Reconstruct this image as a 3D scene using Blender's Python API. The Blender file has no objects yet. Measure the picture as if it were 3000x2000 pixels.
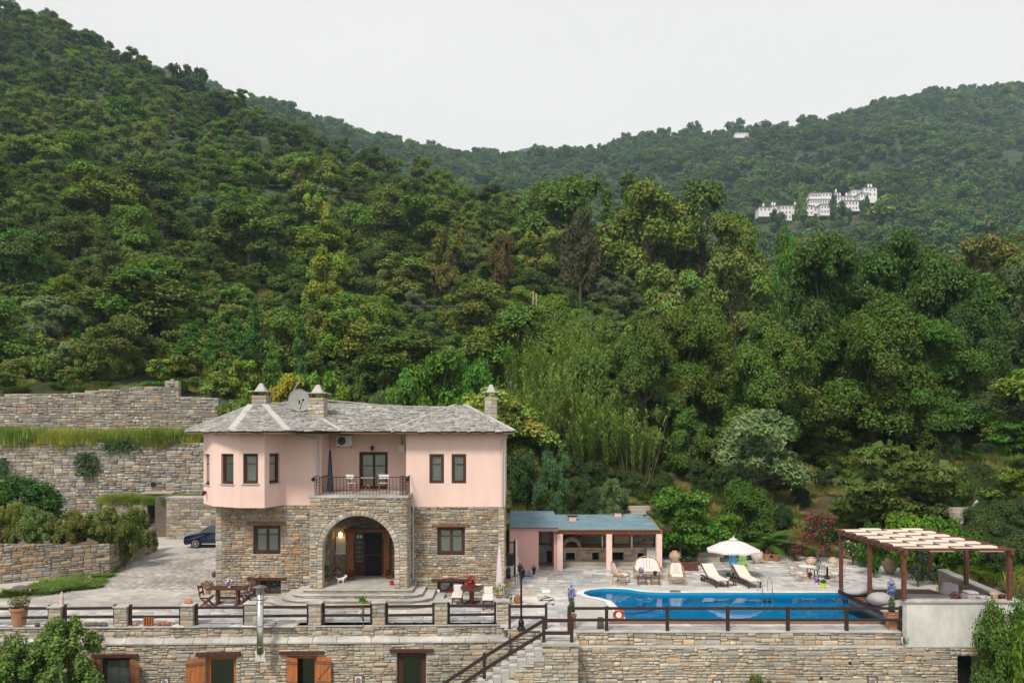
import bpy, math, random
import numpy as np
from mathutils import Vector, Matrix, Euler
R_ = math.radians
random.seed(7); rng = np.random.default_rng(7)
SC = bpy.context.scene; COL = SC.collection
FOC = 2200.0; HC = 7.7; CY = 1265.0           # focal length in photo pixels, height of the camera over the terrace, horizon row

# ------------------------------------------------------------------ camera, sky, sun, exposure
cam = bpy.data.cameras.new('camera'); camo = bpy.data.objects.new('camera', cam); COL.objects.link(camo)
camo.location = (0, 0, HC); camo.rotation_euler = (R_(90), 0, 0)
cam.sensor_width = 36; cam.lens = 36*FOC/3000; cam.shift_y = (CY-1000)/3000; cam.clip_start = .5; cam.clip_end = 9000
SC.camera = camo
W = bpy.data.worlds.new('World'); SC.world = W; W.use_nodes = True
SUN_EL, SUN_AZ = 52, 205                      # azimuth clockwise from +Y
nt = W.node_tree; nt.nodes.clear()
wo = nt.nodes.new('ShaderNodeOutputWorld'); bg = nt.nodes.new('ShaderNodeBackground')
sky = nt.nodes.new('ShaderNodeTexSky'); sky.sky_type = 'NISHITA'; sky.sun_disc = False
sky.sun_elevation = R_(SUN_EL); sky.sun_rotation = R_(SUN_AZ); sky.dust_density = 4; sky.air_density = 1.0
tc = nt.nodes.new('ShaderNodeTexCoord'); sx = nt.nodes.new('ShaderNodeSeparateXYZ')
rp = nt.nodes.new('ShaderNodeValToRGB')       # thin bright overcast: paler towards the horizon
rp.color_ramp.elements[0].position = 0.0; rp.color_ramp.elements[0].color = (9.3, 8.98, 8.5, 1)
rp.color_ramp.elements[1].position = 0.75; rp.color_ramp.elements[1].color = (7.2, 6.98, 6.9, 1)
e = rp.color_ramp.elements.new(.33); e.color = (8.8, 8.5, 8.1, 1)
mx = nt.nodes.new('ShaderNodeMix'); mx.data_type = 'RGBA'; mx.inputs[0].default_value = .94
L = nt.links.new
sn = nt.nodes.new('ShaderNodeTexNoise'); sn.inputs['Scale'].default_value = 1.6; sn.inputs['Detail'].default_value = 4; smp = nt.nodes.new('ShaderNodeMapping'); smp.inputs['Scale'].default_value = (1, 1, 4)
sm = nt.nodes.new('ShaderNodeMapRange'); sm.inputs[1].default_value = .3; sm.inputs[2].default_value = .7; sm.inputs[3].default_value = .965; sm.inputs[4].default_value = 1.03
L(tc.outputs['Generated'], smp.inputs[0]); L(smp.outputs[0], sn.inputs[0]); L(sn.outputs[0], sm.inputs[0]); svm = nt.nodes.new('ShaderNodeVectorMath'); svm.operation = 'SCALE'
L(tc.outputs['Generated'], sx.inputs[0]); L(sx.outputs['Z'], rp.inputs[0]); L(rp.outputs[0], svm.inputs[0]); L(sm.outputs[0], svm.inputs['Scale'])
L(sky.outputs[0], mx.inputs[6]); L(svm.outputs[0], mx.inputs[7]); L(mx.outputs[2], bg.inputs[0])
bg.inputs[1].default_value = 0.125
L(bg.outputs[0], wo.inputs[0])
sun = bpy.data.lights.new('sun', 'SUN'); suno = bpy.data.objects.new('sun', sun); COL.objects.link(suno)
sun.energy = 3.3; sun.angle = R_(12); sun.color = (1, .91, .78)
suno.rotation_euler = Euler((R_(90-SUN_EL), 0, R_(180-SUN_AZ)), 'XYZ')
suno.location = (-20, -30, 60)
SC.view_settings.view_transform = 'Standard'; SC.view_settings.look = 'None'
SC.view_settings.exposure = 0.0; SC.view_settings.gamma = 1; SC.view_settings.use_curve_mapping = False
cy = SC.cycles
cy.max_bounces = 6; cy.diffuse_bounces = 3; cy.glossy_bounces = 3; cy.transmission_bounces = 4; cy.transparent_max_bounces = 8
cy.volume_bounces = 0; cy.caustics_reflective = False; cy.caustics_refractive = False
SC.render.film_transparent = False

def P(px, py, d):  # a photo pixel at depth d -> point
    return Vector(((px-1500)/FOC*d, d, HC-(py-CY)/FOC*d))
def G(px, py, z=0.0):
    return P(px, py, FOC*(HC-z)/(py-CY))
def X_(px, d): return (px-1500)/FOC*d
def Z_(py, d): return HC-(py-CY)/FOC*d

# ------------------------------------------------------------------ materials
def M(name, col=(.5, .5, .5), rough=.85, var=.15, scale=6, bump=0.0, attr=False, orand=0.0, metal=0.0, spec=.3,
      var2=0.0, scale2=.5, stretch=(1, 1, 1), emit=None):
    m = bpy.data.materials.new(name); m.use_nodes = True; n = m.node_tree.nodes; l = m.node_tree.links.new
    b = n['Principled BSDF']; b.inputs['Roughness'].default_value = rough; b.inputs['Metallic'].default_value = metal
    b.inputs['Specular IOR Level'].default_value = spec
    tcn = n.new('ShaderNodeTexCoord'); mp = n.new('ShaderNodeMapping'); mp.inputs['Scale'].default_value = stretch
    l(tcn.outputs['Object'], mp.inputs[0])
    no = n.new('ShaderNodeTexNoise'); no.inputs['Scale'].default_value = scale; no.inputs['Detail'].default_value = 5; no.inputs['Roughness'].default_value = .65
    l(mp.outputs[0], no.inputs[0])
    fac = n.new('ShaderNodeMapRange'); fac.inputs[1].default_value = .3; fac.inputs[2].default_value = .7
    fac.inputs[3].default_value = 1-var; fac.inputs[4].default_value = 1+var
    l(no.outputs[0], fac.inputs[0]); val = fac.outputs[0]
    if var2:
        n2 = n.new('ShaderNodeTexNoise'); n2.inputs['Scale'].default_value = scale2; n2.inputs['Detail'].default_value = 3
        ge = n.new('ShaderNodeNewGeometry'); l(ge.outputs['Position'], n2.inputs[0])
        f2 = n.new('ShaderNodeMapRange'); f2.inputs[1].default_value = .35; f2.inputs[2].default_value = .65
        f2.inputs[3].default_value = 1-var2; f2.inputs[4].default_value = 1+var2; l(n2.outputs[0], f2.inputs[0])
        mu = n.new('ShaderNodeMath'); mu.operation = 'MULTIPLY'; l(val, mu.inputs[0]); l(f2.outputs[0], mu.inputs[1]); val = mu.outputs[0]
    if orand:
        oi = n.new('ShaderNodeObjectInfo'); f3 = n.new('ShaderNodeMapRange'); f3.inputs[3].default_value = 1-orand; f3.inputs[4].default_value = 1+orand
        l(oi.outputs['Random'], f3.inputs[0]); mu = n.new('ShaderNodeMath'); mu.operation = 'MULTIPLY'
        l(val, mu.inputs[0]); l(f3.outputs[0], mu.inputs[1]); val = mu.outputs[0]
    vm = n.new('ShaderNodeVectorMath'); vm.operation = 'SCALE'; l(val, vm.inputs['Scale'])
    if attr:
        at = n.new('ShaderNodeAttribute'); at.attribute_name = 'Col'; l(at.outputs['Color'], vm.inputs[0])
    else:
        vm.inputs[0].default_value = col[:3]
    l(vm.outputs[0], b.inputs['Base Color'])
    if bump:
        bu = n.new('ShaderNodeBump'); bu.inputs['Strength'].default_value = bump; bu.inputs['Distance'].default_value = .02
        l(no.outputs[0], bu.inputs['Height']); l(bu.outputs[0], b.inputs['Normal'])
    if emit:
        b.inputs['Emission Color'].default_value = (*emit[:3], 1); b.inputs['Emission Strength'].default_value = emit[3]
    return m

def leaf_mat(name, trans=.2, hue=True, rough=.6):
    m = bpy.data.materials.new(name); m.use_nodes = True; n = m.node_tree.nodes; l = m.node_tree.links.new
    n.remove(n['Principled BSDF']); out = n['Material Output']
    at = n.new('ShaderNodeAttribute'); at.attribute_name = 'Col'; oi = n.new('ShaderNodeObjectInfo')
    rp = n.new('ShaderNodeValToRGB'); cr = rp.color_ramp
    st = [(0, (.82, .94, .80)), (.18, (1.08, 1.14, .78)), (.36, (1.25, 1.22, .9)), (.5, (.74, .90, .66)), (.64, (1.55, 1.46, .95)), (.78, (.94, 1.12, .88)), (.9, (1.68, 1.50, 1.05)), (1, (.80, .92, .75))]
    cr.elements[0].position, cr.elements[0].color = st[0][0], (*[c/2 for c in st[0][1]], 1)
    cr.elements[1].position, cr.elements[1].color = st[-1][0], (*[c/2 for c in st[-1][1]], 1)
    for p_, c_ in st[1:-1]:
        el = cr.elements.new(p_); el.color = (*[c/2 for c in c_], 1)
    l(oi.outputs['Random'], rp.inputs[0])
    v0 = n.new('ShaderNodeVectorMath'); v0.operation = 'SCALE'; v0.inputs['Scale'].default_value = 2.0; l(rp.outputs[0], v0.inputs[0])
    v1 = n.new('ShaderNodeVectorMath'); v1.operation = 'MULTIPLY'; l(at.outputs['Color'], v1.inputs[0])
    if hue: l(v0.outputs[0], v1.inputs[1])
    else: v1.inputs[1].default_value = (1, 1, 1)
    v2 = n.new('ShaderNodeVectorMath'); v2.operation = 'MULTIPLY'; l(v1.outputs[0], v2.inputs[0]); l(oi.outputs['Color'], v2.inputs[1])
    di = n.new('ShaderNodeBsdfDiffuse'); tr = n.new('ShaderNodeBsdfTranslucent'); ms = n.new('ShaderNodeMixShader'); ms.inputs[0].default_value = trans
    v3 = n.new('ShaderNodeVectorMath'); v3.operation = 'MULTIPLY'; v3.inputs[1].default_value = (1.05, 1.45, .6); l(v2.outputs[0], v3.inputs[0])
    l(v2.outputs[0], di.inputs[0]); l(v3.outputs[0], tr.inputs[0]); l(di.outputs[0], ms.inputs[1]); l(tr.outputs[0], ms.inputs[2])
    gl = n.new('ShaderNodeBsdfGlossy'); gl.inputs['Roughness'].default_value = .55; gl.inputs['Color'].default_value = (.8, .85, .8, 1)
    m2 = n.new('ShaderNodeMixShader'); m2.inputs[0].default_value = .025
    l(ms.outputs[0], m2.inputs[1]); l(gl.outputs[0], m2.inputs[2]); l(m2.outputs[0], out.inputs[0])
    return m

MAT = {}
MAT['stone'] = M('stone', attr=True, rough=.9, var=.22, scale=2.2, bump=.5, orand=.14, var2=.12, scale2=.35)
MAT['driveway'] = M('driveway_concrete', (.43, .405, .37), rough=.9, var=.10, scale=3, bump=.3, var2=.12, scale2=.5, stretch=(.3, 2.5, 1))
MAT['mortar'] = M('mortar', (.36, .33, .28), rough=.95, var=.2, scale=8, bump=.4, var2=.15)
MAT['mortar_dark'] = M('mortar_dark', (.14, .12, .095), rough=.95, var=.3, scale=8, bump=.4, var2=.2)
MAT['coping'] = M('coping', (.42, .41, .39), rough=.9, var=.18, scale=3, bump=.4, var2=.2, scale2=.8)
MAT['plaster'] = M('pink_plaster', (.81, .595, .535), rough=.9, var=.032, scale=1.6, bump=.08, var2=.05, scale2=.5, stretch=(2.5, 2.5, .22))
MAT['bar_plaster'] = M('salmon_plaster', (.72, .44, .40), rough=.9, var=.03, scale=20, bump=.08, var2=.05)
MAT['white_plaster'] = M('white_wall_paint', (.62, .62, .60), rough=.9, var=.10, scale=2.2, bump=.2, var2=.13, scale2=1.1, stretch=(1.6, 1.6, .5))
MAT['slate'] = M('slate', attr=True, rough=.75, var=.25, scale=2.5, bump=.4, orand=.15, var2=.12)
MAT['under_slate'] = M('under_slate', (.09, .09, .09), rough=.95)
MAT['cement'] = M('cement', (.44, .43, .42), rough=.9, var=.14, scale=3, bump=.3)
MAT['flag'] = M('flagstone', attr=True, rough=.75, var=.18, scale=2.5, bump=.25, orand=.12, var2=.2, scale2=.4)
MAT['grout'] = M('grout', (.46, .45, .43), rough=.95, var=.15, scale=5, var2=.15)
MAT['dark_wood'] = M('dark_wood', (.075, .032, .022), rough=.6, var=.3, scale=7, stretch=(1, 1, .15), bump=.1)
MAT['rail_wood'] = M('rail_wood', (.042, .026, .026), rough=.65, var=.3, scale=9, bump=.15)
MAT['red_wood'] = M('red_wood', (.14, .055, .038), rough=.6, var=.3, scale=7, bump=.12)
MAT['orange_wood'] = M('orange_wood', (.42, .15, .05), rough=.55, var=.3, scale=6, stretch=(3, 3, .3), bump=.15)
MAT['post_wood'] = M('post_wood', (.30, .12, .055), rough=.7, var=.35, scale=6, stretch=(3, 3, .3), bump=.2)
MAT['lintel_wood'] = M('lintel_wood', (.20, .10, .06), rough=.8, var=.3, scale=6, bump=.2)
MAT['black_iron'] = M('black_iron', (.02, .02, .022), rough=.45, var=.1, metal=.3)
MAT['brown_iron'] = M('brown_iron', (.06, .03, .025), rough=.5, var=.1)
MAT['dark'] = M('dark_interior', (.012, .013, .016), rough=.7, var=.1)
MAT['curtain'] = M('curtain', (.84, .84, .80), rough=.95, var=.08, scale=4, stretch=(8, 8, .2))
MAT['white'] = M('white_paint', (.75, .75, .74), rough=.6, var=.03)
MAT['steel'] = M('steel', (.55, .55, .53), rough=.28, var=.06, metal=1.0)
MAT['zinc'] = M('zinc', (.50, .50, .49), rough=.5, var=.06, metal=.2)
MAT['terracotta'] = M('terracotta', (.42, .20, .12), rough=.85, var=.2, scale=6, bump=.15)
MAT['clay'] = M('pale_clay', (.48, .36, .26), rough=.9, var=.22, scale=4, bump=.2, var2=.1)
MAT['white_clay'] = M('mottled_clay', (.55, .47, .39), rough=.9, var=.3, scale=5, bump=.2)
MAT['rattan'] = M('rattan', (.42, .25, .12), rough=.7, var=.25, scale=12, bump=.2)
MAT['dark_rattan'] = M('dark_rattan', (.16, .085, .045), rough=.7, var=.25, scale=12)
MAT['cushion'] = M('cushion', (.66, .64, .62), rough=.95, var=.05, scale=12, bump=.15)
MAT['grey_fabric'] = M('grey_fabric', (.40, .385, .40), rough=.95, var=.07, scale=8, bump=.2)
MAT['cream'] = M('cream_fabric', (.64, .61, .53), rough=.95, var=.05, scale=10, bump=.15)
MAT['canvas'] = M('pergola_canvas', (.60, .52, .45), rough=.95, var=.08, scale=5, bump=.1, var2=.06, scale2=1.2)
MAT['lilac'] = M('parasol_fabric', (.66, .58, .60), rough=.95, var=.04, scale=6)
MAT['navy'] = M('navy_fabric', (.03, .035, .06), rough=.9, var=.1)
MAT['blue_plastic'] = M('blue_plastic', (.02, .30, .65), rough=.35, var=.02, spec=.5)
MAT['green_plastic'] = M('green_plastic', (.22, .55, .04), rough=.35, var=.02, spec=.5)
MAT['yellow_plastic'] = M('yellow_plastic', (.80, .50, .04), rough=.35, var=.02, spec=.5)
MAT['orange_plastic'] = M('orange_plastic', (.85, .10, .03), rough=.4, var=.03, spec=.5)
MAT['lime'] = M('lime_pot', (.55, .70, .05), rough=.5, var=.05)
MAT['red'] = M('red_paint', (.55, .02, .02), rough=.5, var=.1)
MAT['bark'] = M('bark', (.12, .095, .07), rough=.95, var=.3, scale=6, bump=.5)
MAT['soil'] = M('soil', (.14, .095, .065), rough=1, var=.3, scale=2, bump=.5, var2=.3, scale2=.25)
MAT['leaf'] = leaf_mat('leaf'); MAT['leaf_plain'] = leaf_mat('leaf_plain', hue=False)
MAT['petal'] = leaf_mat('petal', trans=.2, hue=False)
MAT['blade'] = leaf_mat('blade', trans=.35, hue=False)
MAT['blue_roof'] = M('blue_shingle', (.155, .25, .30), rough=.8, var=.12, scale=3, bump=.15, orand=.1, var2=.08)
MAT['carpaint'] = M('car_paint', (.006, .012, .045), rough=.15, var=.02, spec=.7)
MAT['tyre'] = M('tyre', (.015, .015, .016), rough=.8)
MAT['glass_dark'] = M('dark_glass', (.02, .03, .04), rough=.05, var=.02, spec=.8)
MAT['far_white'] = M('far_white_render', (.78, .77, .78), rough=.9, var=.03, scale=.3)
MAT['far_roof'] = M('far_stone_roof', (.36, .34, .34), rough=.9, var=.15, scale=.5)
MAT['pot_black'] = M('black_plastic', (.02, .022, .03), rough=.5)
MAT['tv'] = M('dark_screen', (.01, .02, .04), rough=.2)

def glass():
    m = bpy.data.materials.new('window_glass'); m.use_nodes = True; n = m.node_tree.nodes; l = m.node_tree.links.new
    n.remove(n['Principled BSDF']); out = n['Material Output']
    t = n.new('ShaderNodeBsdfTransparent'); t.inputs[0].default_value = (.90, .93, .93, 1)
    g = n.new('ShaderNodeBsdfGlossy'); g.inputs['Roughness'].default_value = .04; g.inputs['Color'].default_value = (.9, .95, .97, 1)
    lw = n.new('ShaderNodeLayerWeight'); lw.inputs[0].default_value = .45
    mr = n.new('ShaderNodeMapRange'); mr.inputs[3].default_value = .06; mr.inputs[4].default_value = .8
    l(lw.outputs['Fresnel'], mr.inputs[0]); ms = n.new('ShaderNodeMixShader')
    l(mr.outputs[0], ms.inputs[0]); l(t.outputs[0], ms.inputs[1]); l(g.outputs[0], ms.inputs[2]); l(ms.outputs[0], out.inputs[0])
    return m
MAT['glass'] = glass()
def water_mat():
    m = bpy.data.materials.new('pool_water'); m.use_nodes = True; n = m.node_tree.nodes; l = m.node_tree.links.new
    n.remove(n['Principled BSDF']); out = n['Material Output']
    t = n.new('ShaderNodeBsdfTransparent'); t.inputs[0].default_value = (.40, .83, .97, 1)
    g = n.new('ShaderNodeBsdfGlossy'); g.inputs['Roughness'].default_value = .015
    fr = n.new('ShaderNodeFresnel'); fr.inputs[0].default_value = 1.33
    no = n.new('ShaderNodeTexNoise'); no.inputs['Scale'].default_value = .9; no.inputs['Detail'].default_value = 2
    tcn = n.new('ShaderNodeTexCoord'); l(tcn.outputs['Object'], no.inputs[0])
    bu = n.new('ShaderNodeBump'); bu.inputs['Strength'].default_value = .12; bu.inputs['Distance'].default_value = .05
    l(no.outputs[0], bu.inputs['Height']); l(bu.outputs[0], g.inputs['Normal']); l(bu.outputs[0], fr.inputs['Normal'])
    ms = n.new('ShaderNodeMixShader'); l(fr.outputs[0], ms.inputs[0]); l(t.outputs[0], ms.inputs[1]); l(g.outputs[0], ms.inputs[2]); l(ms.outputs[0], out.inputs[0])
    return m
MAT['water'] = water_mat()
MAT['pool_tile'] = M('pool_lining', (.010, .29, .50), rough=.5, var=.06, scale=1.5)
MAT['pool_tile_dark'] = M('pool_lining_deep', (.012, .20, .46), rough=.5, var=.06, scale=1.5)

# ------------------------------------------------------------------ mesh building
def tag(o, label=None, cat=None, group=None, kind=None):
    if label: o['label'] = label
    if cat: o['category'] = cat
    if group: o['group'] = group
    if kind: o['kind'] = kind
    return o
def thing(name, label, cat, loc=(0, 0, 0), rz=0.0, group=None):
    o = bpy.data.objects.new(name, None); COL.objects.link(o); o.empty_display_size = .2
    o.location = loc; o.rotation_euler = (0, 0, rz)
    return tag(o, label, cat, group)
KIDS = {}
def wm(o):
    return (wm(o.parent) @ o.matrix_parent_inverse @ o.matrix_basis) if o.parent else o.matrix_basis.copy()
def link(name, me, parent=None, loc=None, rz=None):
    """coordinates are world coordinates at build time, whatever the parent"""
    o = bpy.data.objects.new(name, me); COL.objects.link(o)
    if parent:
        o.parent = parent; o.matrix_parent_inverse = wm(parent).inverted(); KIDS.setdefault(parent.name, []).append(o)
    if loc is not None: o.location = loc
    if rz is not None: o.rotation_euler = (0, 0, rz)
    return o
def dup(root, loc, rz=0.0, label=None, group=None, scale=None):
    r = root.copy(); COL.objects.link(r); r.location = loc; r.rotation_euler = (0, 0, rz)
    if label: r['label'] = label
    if group: r['group'] = group
    if scale: r.scale = (scale,)*3
    for ch in KIDS.get(root.name, []):
        c = ch.copy(); COL.objects.link(c); c.parent = r; KIDS.setdefault(r.name, []).append(c)
        for g in KIDS.get(ch.name, []):
            d = g.copy(); COL.objects.link(d); d.parent = c; KIDS.setdefault(c.name, []).append(d)
    return r
def move(root, loc, rz=0.0, label=None, scale=None):
    root.location = loc; root.rotation_euler = (0, 0, rz)
    if scale: root.scale = (scale,)*3
    if label: root['label'] = label
    return root

class Fr:            # a local frame along a wall from A to B: u to the right, out towards the viewer's side, z up
    def __init__(s, A, B):
        s.A = Vector((A[0], A[1], 0)); d = Vector((B[0]-A[0], B[1]-A[1], 0)); s.L = d.length; s.u = d.normalized()
        s.n = Vector((s.u.y, -s.u.x, 0)); s.ang = math.atan2(s.u.y, s.u.x)
    def pt(s, u, o, z): return s.A + s.u*u + s.n*o + Vector((0, 0, z))

class MB:
    def __init__(s): s.v = []; s.f = []; s.c = []; s.cur = None
    def add(s, vs, fs):
        k = len(s.v); s.v += [tuple(v) for v in vs]; s.f += [tuple(i+k for i in f) for f in fs]
        if s.cur: s.c += [s.cur]*len(vs)
        return s
    def hexa(s, p): return s.add(p, [(0, 3, 2, 1), (4, 5, 6, 7), (0, 1, 5, 4), (1, 2, 6, 5), (2, 3, 7, 6), (3, 0, 4, 7)])
    def box(s, x0, x1, y0, y1, z0, z1): return s.hexa([(x0, y0, z0), (x1, y0, z0), (x1, y1, z0), (x0, y1, z0), (x0, y0, z1), (x1, y0, z1), (x1, y1, z1), (x0, y1, z1)])
    def cbox(s, c, sz, rz=0, tilt=0):
        m = Matrix.Rotation(rz, 3, 'Z') @ Matrix.Rotation(tilt, 3, 'X'); c = Vector(c); a, b, h = [q/2 for q in sz]
        return s.hexa([c+m@Vector(p) for p in [(-a, -b, -h), (a, -b, -h), (a, b, -h), (-a, b, -h), (-a, -b, h), (a, -b, h), (a, b, h), (-a, b, h)]])
    def fbox(s, fr, u0, u1, o0, o1, z0, z1):
        q = [fr.pt(u0, o1, z0), fr.pt(u1, o1, z0), fr.pt(u1, o0, z0), fr.pt(u0, o0, z0), fr.pt(u0, o1, z1), fr.pt(u1, o1, z1), fr.pt(u1, o0, z1), fr.pt(u0, o0, z1)]
        return s.hexa(q)
    def bar(s, a, b, w, h=None, up=(0, 0, 1)):
        a, b = Vector(a), Vector(b); h = h or w; d = (b-a).normalized(); up = Vector(up)
        if abs(d.dot(up)) > .98: up = Vector((0, 1, 0))
        r = d.cross(up).normalized(); t = r.cross(d).normalized()
        q = []
        for p in (a, b):
            q += [p-r*w/2-t*h/2, p+r*w/2-t*h/2, p+r*w/2+t*h/2, p-r*w/2+t*h/2]
        return s.hexa(q)
    def tube(s, pts, r, n=8, cap=True):
        pts = [Vector(p) for p in pts]; rs = r if isinstance(r, (list, tuple)) else [r]*len(pts); vs = []
        for i, p in enumerate(pts):
            d = (pts[min(i+1, len(pts)-1)]-pts[max(i-1, 0)]).normalized()
            up = Vector((0, 0, 1)) if abs(d.z) < .95 else Vector((1, 0, 0))
            a = d.cross(up).normalized(); b = d.cross(a).normalized()
            vs += [p+(a*math.cos(2*math.pi*k/n)+b*math.sin(2*math.pi*k/n))*rs[i] for k in range(n)]
        fs = [(i*n+k, i*n+(k+1) % n, (i+1)*n+(k+1) % n, (i+1)*n+k) for i in range(len(pts)-1) for k in range(n)]
        if cap: fs += [tuple(range(n-1, -1, -1)), tuple(range((len(pts)-1)*n, len(pts)*n))]
        return s.add(vs, fs)
    def lathe(s, prof, n=20, c=(0, 0, 0), sx=1, sy=1):
        c = Vector(c); vs = [c+Vector((r*math.cos(2*math.pi*k/n)*sx, r*math.sin(2*math.pi*k/n)*sy, z)) for r, z in prof for k in range(n)]
        fs = [(i*n+k, i*n+(k+1) % n, (i+1)*n+(k+1) % n, (i+1)*n+k) for i in range(len(prof)-1) for k in range(n)]
        if prof[0][0] > 1e-4: fs.append(tuple(range(n-1, -1, -1)))
        if prof[-1][0] > 1e-4: fs.append(tuple(range((len(prof)-1)*n, len(prof)*n)))
        return s.add(vs, fs)
    def prism(s, poly, z0, z1):
        n = len(poly); vs = [(x, y, z0) for x, y in poly]+[(x, y, z1) for x, y in poly]
        return s.add(vs, [tuple(range(n-1, -1, -1)), tuple(range(n, 2*n))]+[(k, (k+1) % n, n+(k+1) % n, n+k) for k in range(n)])
    def fprism(s, fr, poly, o0, o1):  # polygon in (u, z), thickness along out
        n = len(poly); vs = [fr.pt(u, o0, z) for u, z in poly]+[fr.pt(u, o1, z) for u, z in poly]
        return s.add(vs, [tuple(range(n-1, -1, -1)), tuple(range(n, 2*n))]+[(k, (k+1) % n, n+(k+1) % n, n+k) for k in range(n)])
    def ball(s, c, r, n=10, m=6, sc=(1, 1, 1)):
        pr = [(max(1e-5, math.sin(math.pi*i/m))*r, -math.cos(math.pi*i/m)*r) for i in range(m+1)]
        c = Vector(c); vs = [c+Vector((a*math.cos(2*math.pi*k/n)*sc[0], a*math.sin(2*math.pi*k/n)*sc[1], z*sc[2])) for a, z in pr for k in range(n)]
        return s.add(vs, [(i*n+k, i*n+(k+1) % n, (i+1)*n+(k+1) % n, (i+1)*n+k) for i in range(m) for k in range(n)])
    def cloth(s, grid):  # a grid of points as a sheet
        h, w = len(grid), len(grid[0])
        return s.add([p for r in grid for p in r], [(i*w+j, i*w+j+1, (i+1)*w+j+1, (i+1)*w+j) for i in range(h-1) for j in range(w-1)])
    def mesh(s, name, mat, smooth=False, bevel=0):
        me = bpy.data.meshes.new(name); me.from_pydata(s.v, [], s.f); me.materials.append(MAT[mat] if isinstance(mat, str) else mat)
        if s.c:
            a = me.attributes.new('Col', 'FLOAT_COLOR', 'POINT'); a.data.foreach_set('color', np.array([(*c, 1) for c in s.c], dtype=np.float32).ravel())
        if smooth: me.shade_smooth() if hasattr(me, 'shade_smooth') else None
        me.update(); return me
    def build(s, name, mat, parent=None, loc=None, rz=None, smooth=False, bevel=0, label=None):
        o = link(name, s.mesh(name, mat, smooth), parent, loc, rz)
        if bevel:
            b = o.modifiers.new('bevel', 'BEVEL'); b.width = bevel; b.segments = 2; b.limit_method = 'ANGLE'
        if label: o['label'] = label
        return o

def fastmesh(name, V, Q, C=None, mat='leaf'):
    me = bpy.data.meshes.new(name); V = np.asarray(V, np.float32); Q = np.asarray(Q, np.int32); k = Q.shape[1]
    me.vertices.add(len(V)); me.vertices.foreach_set('co', V.ravel())
    me.loops.add(Q.size); me.loops.foreach_set('vertex_index', Q.ravel())
    me.polygons.add(len(Q)); me.polygons.foreach_set('loop_start', np.arange(0, Q.size, k, dtype=np.int32))
    me.update(calc_edges=True); me.validate()
    if C is not None:
        a = me.attributes.new('Col', 'FLOAT_COLOR', 'POINT'); C = np.asarray(C, np.float32)
        if C.shape[1] == 3: C = np.hstack([C, np.ones((len(C), 1), np.float32)])
        a.data.foreach_set('color', C.ravel())
    me.materials.append(MAT[mat]); return me

# ------------------------------------------------------------------ stones
PAL_HOUSE = [(.31, .29, .24), (.40, .32, .21), (.42, .24, .11), (.48, .41, .31), (.22, .18, .14), (.23, .26, .28), (.34, .29, .22), (.42, .28, .15), (.27, .28, .27), (.36, .34, .30), (.33, .21, .12), (.27, .26, .21), (.38, .30, .22)]
PAL_PALE = [(.47, .41, .32), (.51, .46, .37), (.44, .35, .25), (.36, .35, .30), (.38, .38, .35), (.54, .48, .38), (.31, .31, .29), (.47, .37, .27), (.39, .34, .26), (.43, .40, .34), (.28, .30, .31), (.47, .31, .19), (.44, .38, .29), (.40, .33, .24)]
PAL_BACK = [(.33, .30, .25), (.27, .26, .24), (.40, .35, .28), (.36, .26, .18), (.22, .22, .22), (.29, .29, .28), (.45, .41, .34), (.23, .18, .14), (.30, .31, .29), (.35, .29, .22), (.25, .22, .18)]
PAL_SLATE = [(.27, .265, .255), (.31, .30, .285), (.22, .225, .23), (.34, .325, .30), (.25, .245, .23), (.29, .29, .285), (.19, .19, .195), (.34, .335, .32)]
PAL_FLAG = [(.42, .42, .42), (.48, .47, .45), (.34, .36, .38), (.52, .50, .47), (.38, .38, .37), (.46, .44, .40), (.29, .32, .35), (.50, .48, .46)]
PAL_DRIVE = [(.42, .40, .37), (.44, .42, .385), (.41, .395, .37), (.43, .405, .365)]
_lib = {}
def stone_shapes(key, pal, mat, top=False):
    mean = [sum(c[i] for c in pal)/len(pal) for i in range(3)]; q_ = {'house': .30, 'back': .22, 'slate': .5, 'flag': .15}.get(key, .36); pal = [tuple(c[i]*(1-q_)+mean[i]*q_ for i in range(3)) for c in pal]
    if not top: pal = [tuple(c[i]*.96+sum(c)/3*.04 for i in range(3)) for c in pal]
    if key in _lib: return _lib[key]
    r = np.random.default_rng(len(_lib)+3); out = []
    for ci, c in enumerate(pal):
        for k in range(3):
            j = lambda a=.045: (r.random()-.5)*2*a
            if not top:
                back = [(-.5+j(.03), 0, -.5+j(.03)), (.5+j(.03), 0, -.5+j(.03)), (.5+j(.03), 0, .5+j(.03)), (-.5+j(.03), 0, .5+j(.03))]
                fr_ = [(x*.93+j(.02), -1+j(.3), z*.9+j(.03)) for x, _, z in back]
            else:   # slab lying flat: local z is thickness
                back = [(-.5+j(.07), -.5+j(.09), 0), (.5+j(.07), -.5+j(.09), 0), (.5+j(.05), .5+j(.05), 0), (-.5+j(.05), .5+j(.05), 0)]
                fr_ = [(x*.985, y*.985, 1+j(.15)) for x, y, _ in back]
            V = np.array(back+fr_); Q = [(4, 5, 6, 7), (0, 1, 5, 4), (1, 2, 6, 5), (2, 3, 7, 6), (3, 0, 4, 7)]
            jj = 1+j(.16); vc = [min(1, max(0, q*jj)) for q in c]
            me = fastmesh(key+'_stone', V, Q, np.tile(vc, (8, 1)), mat); out.append((V, np.array(Q), vc, me))
    _lib[key] = out; return out

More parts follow.
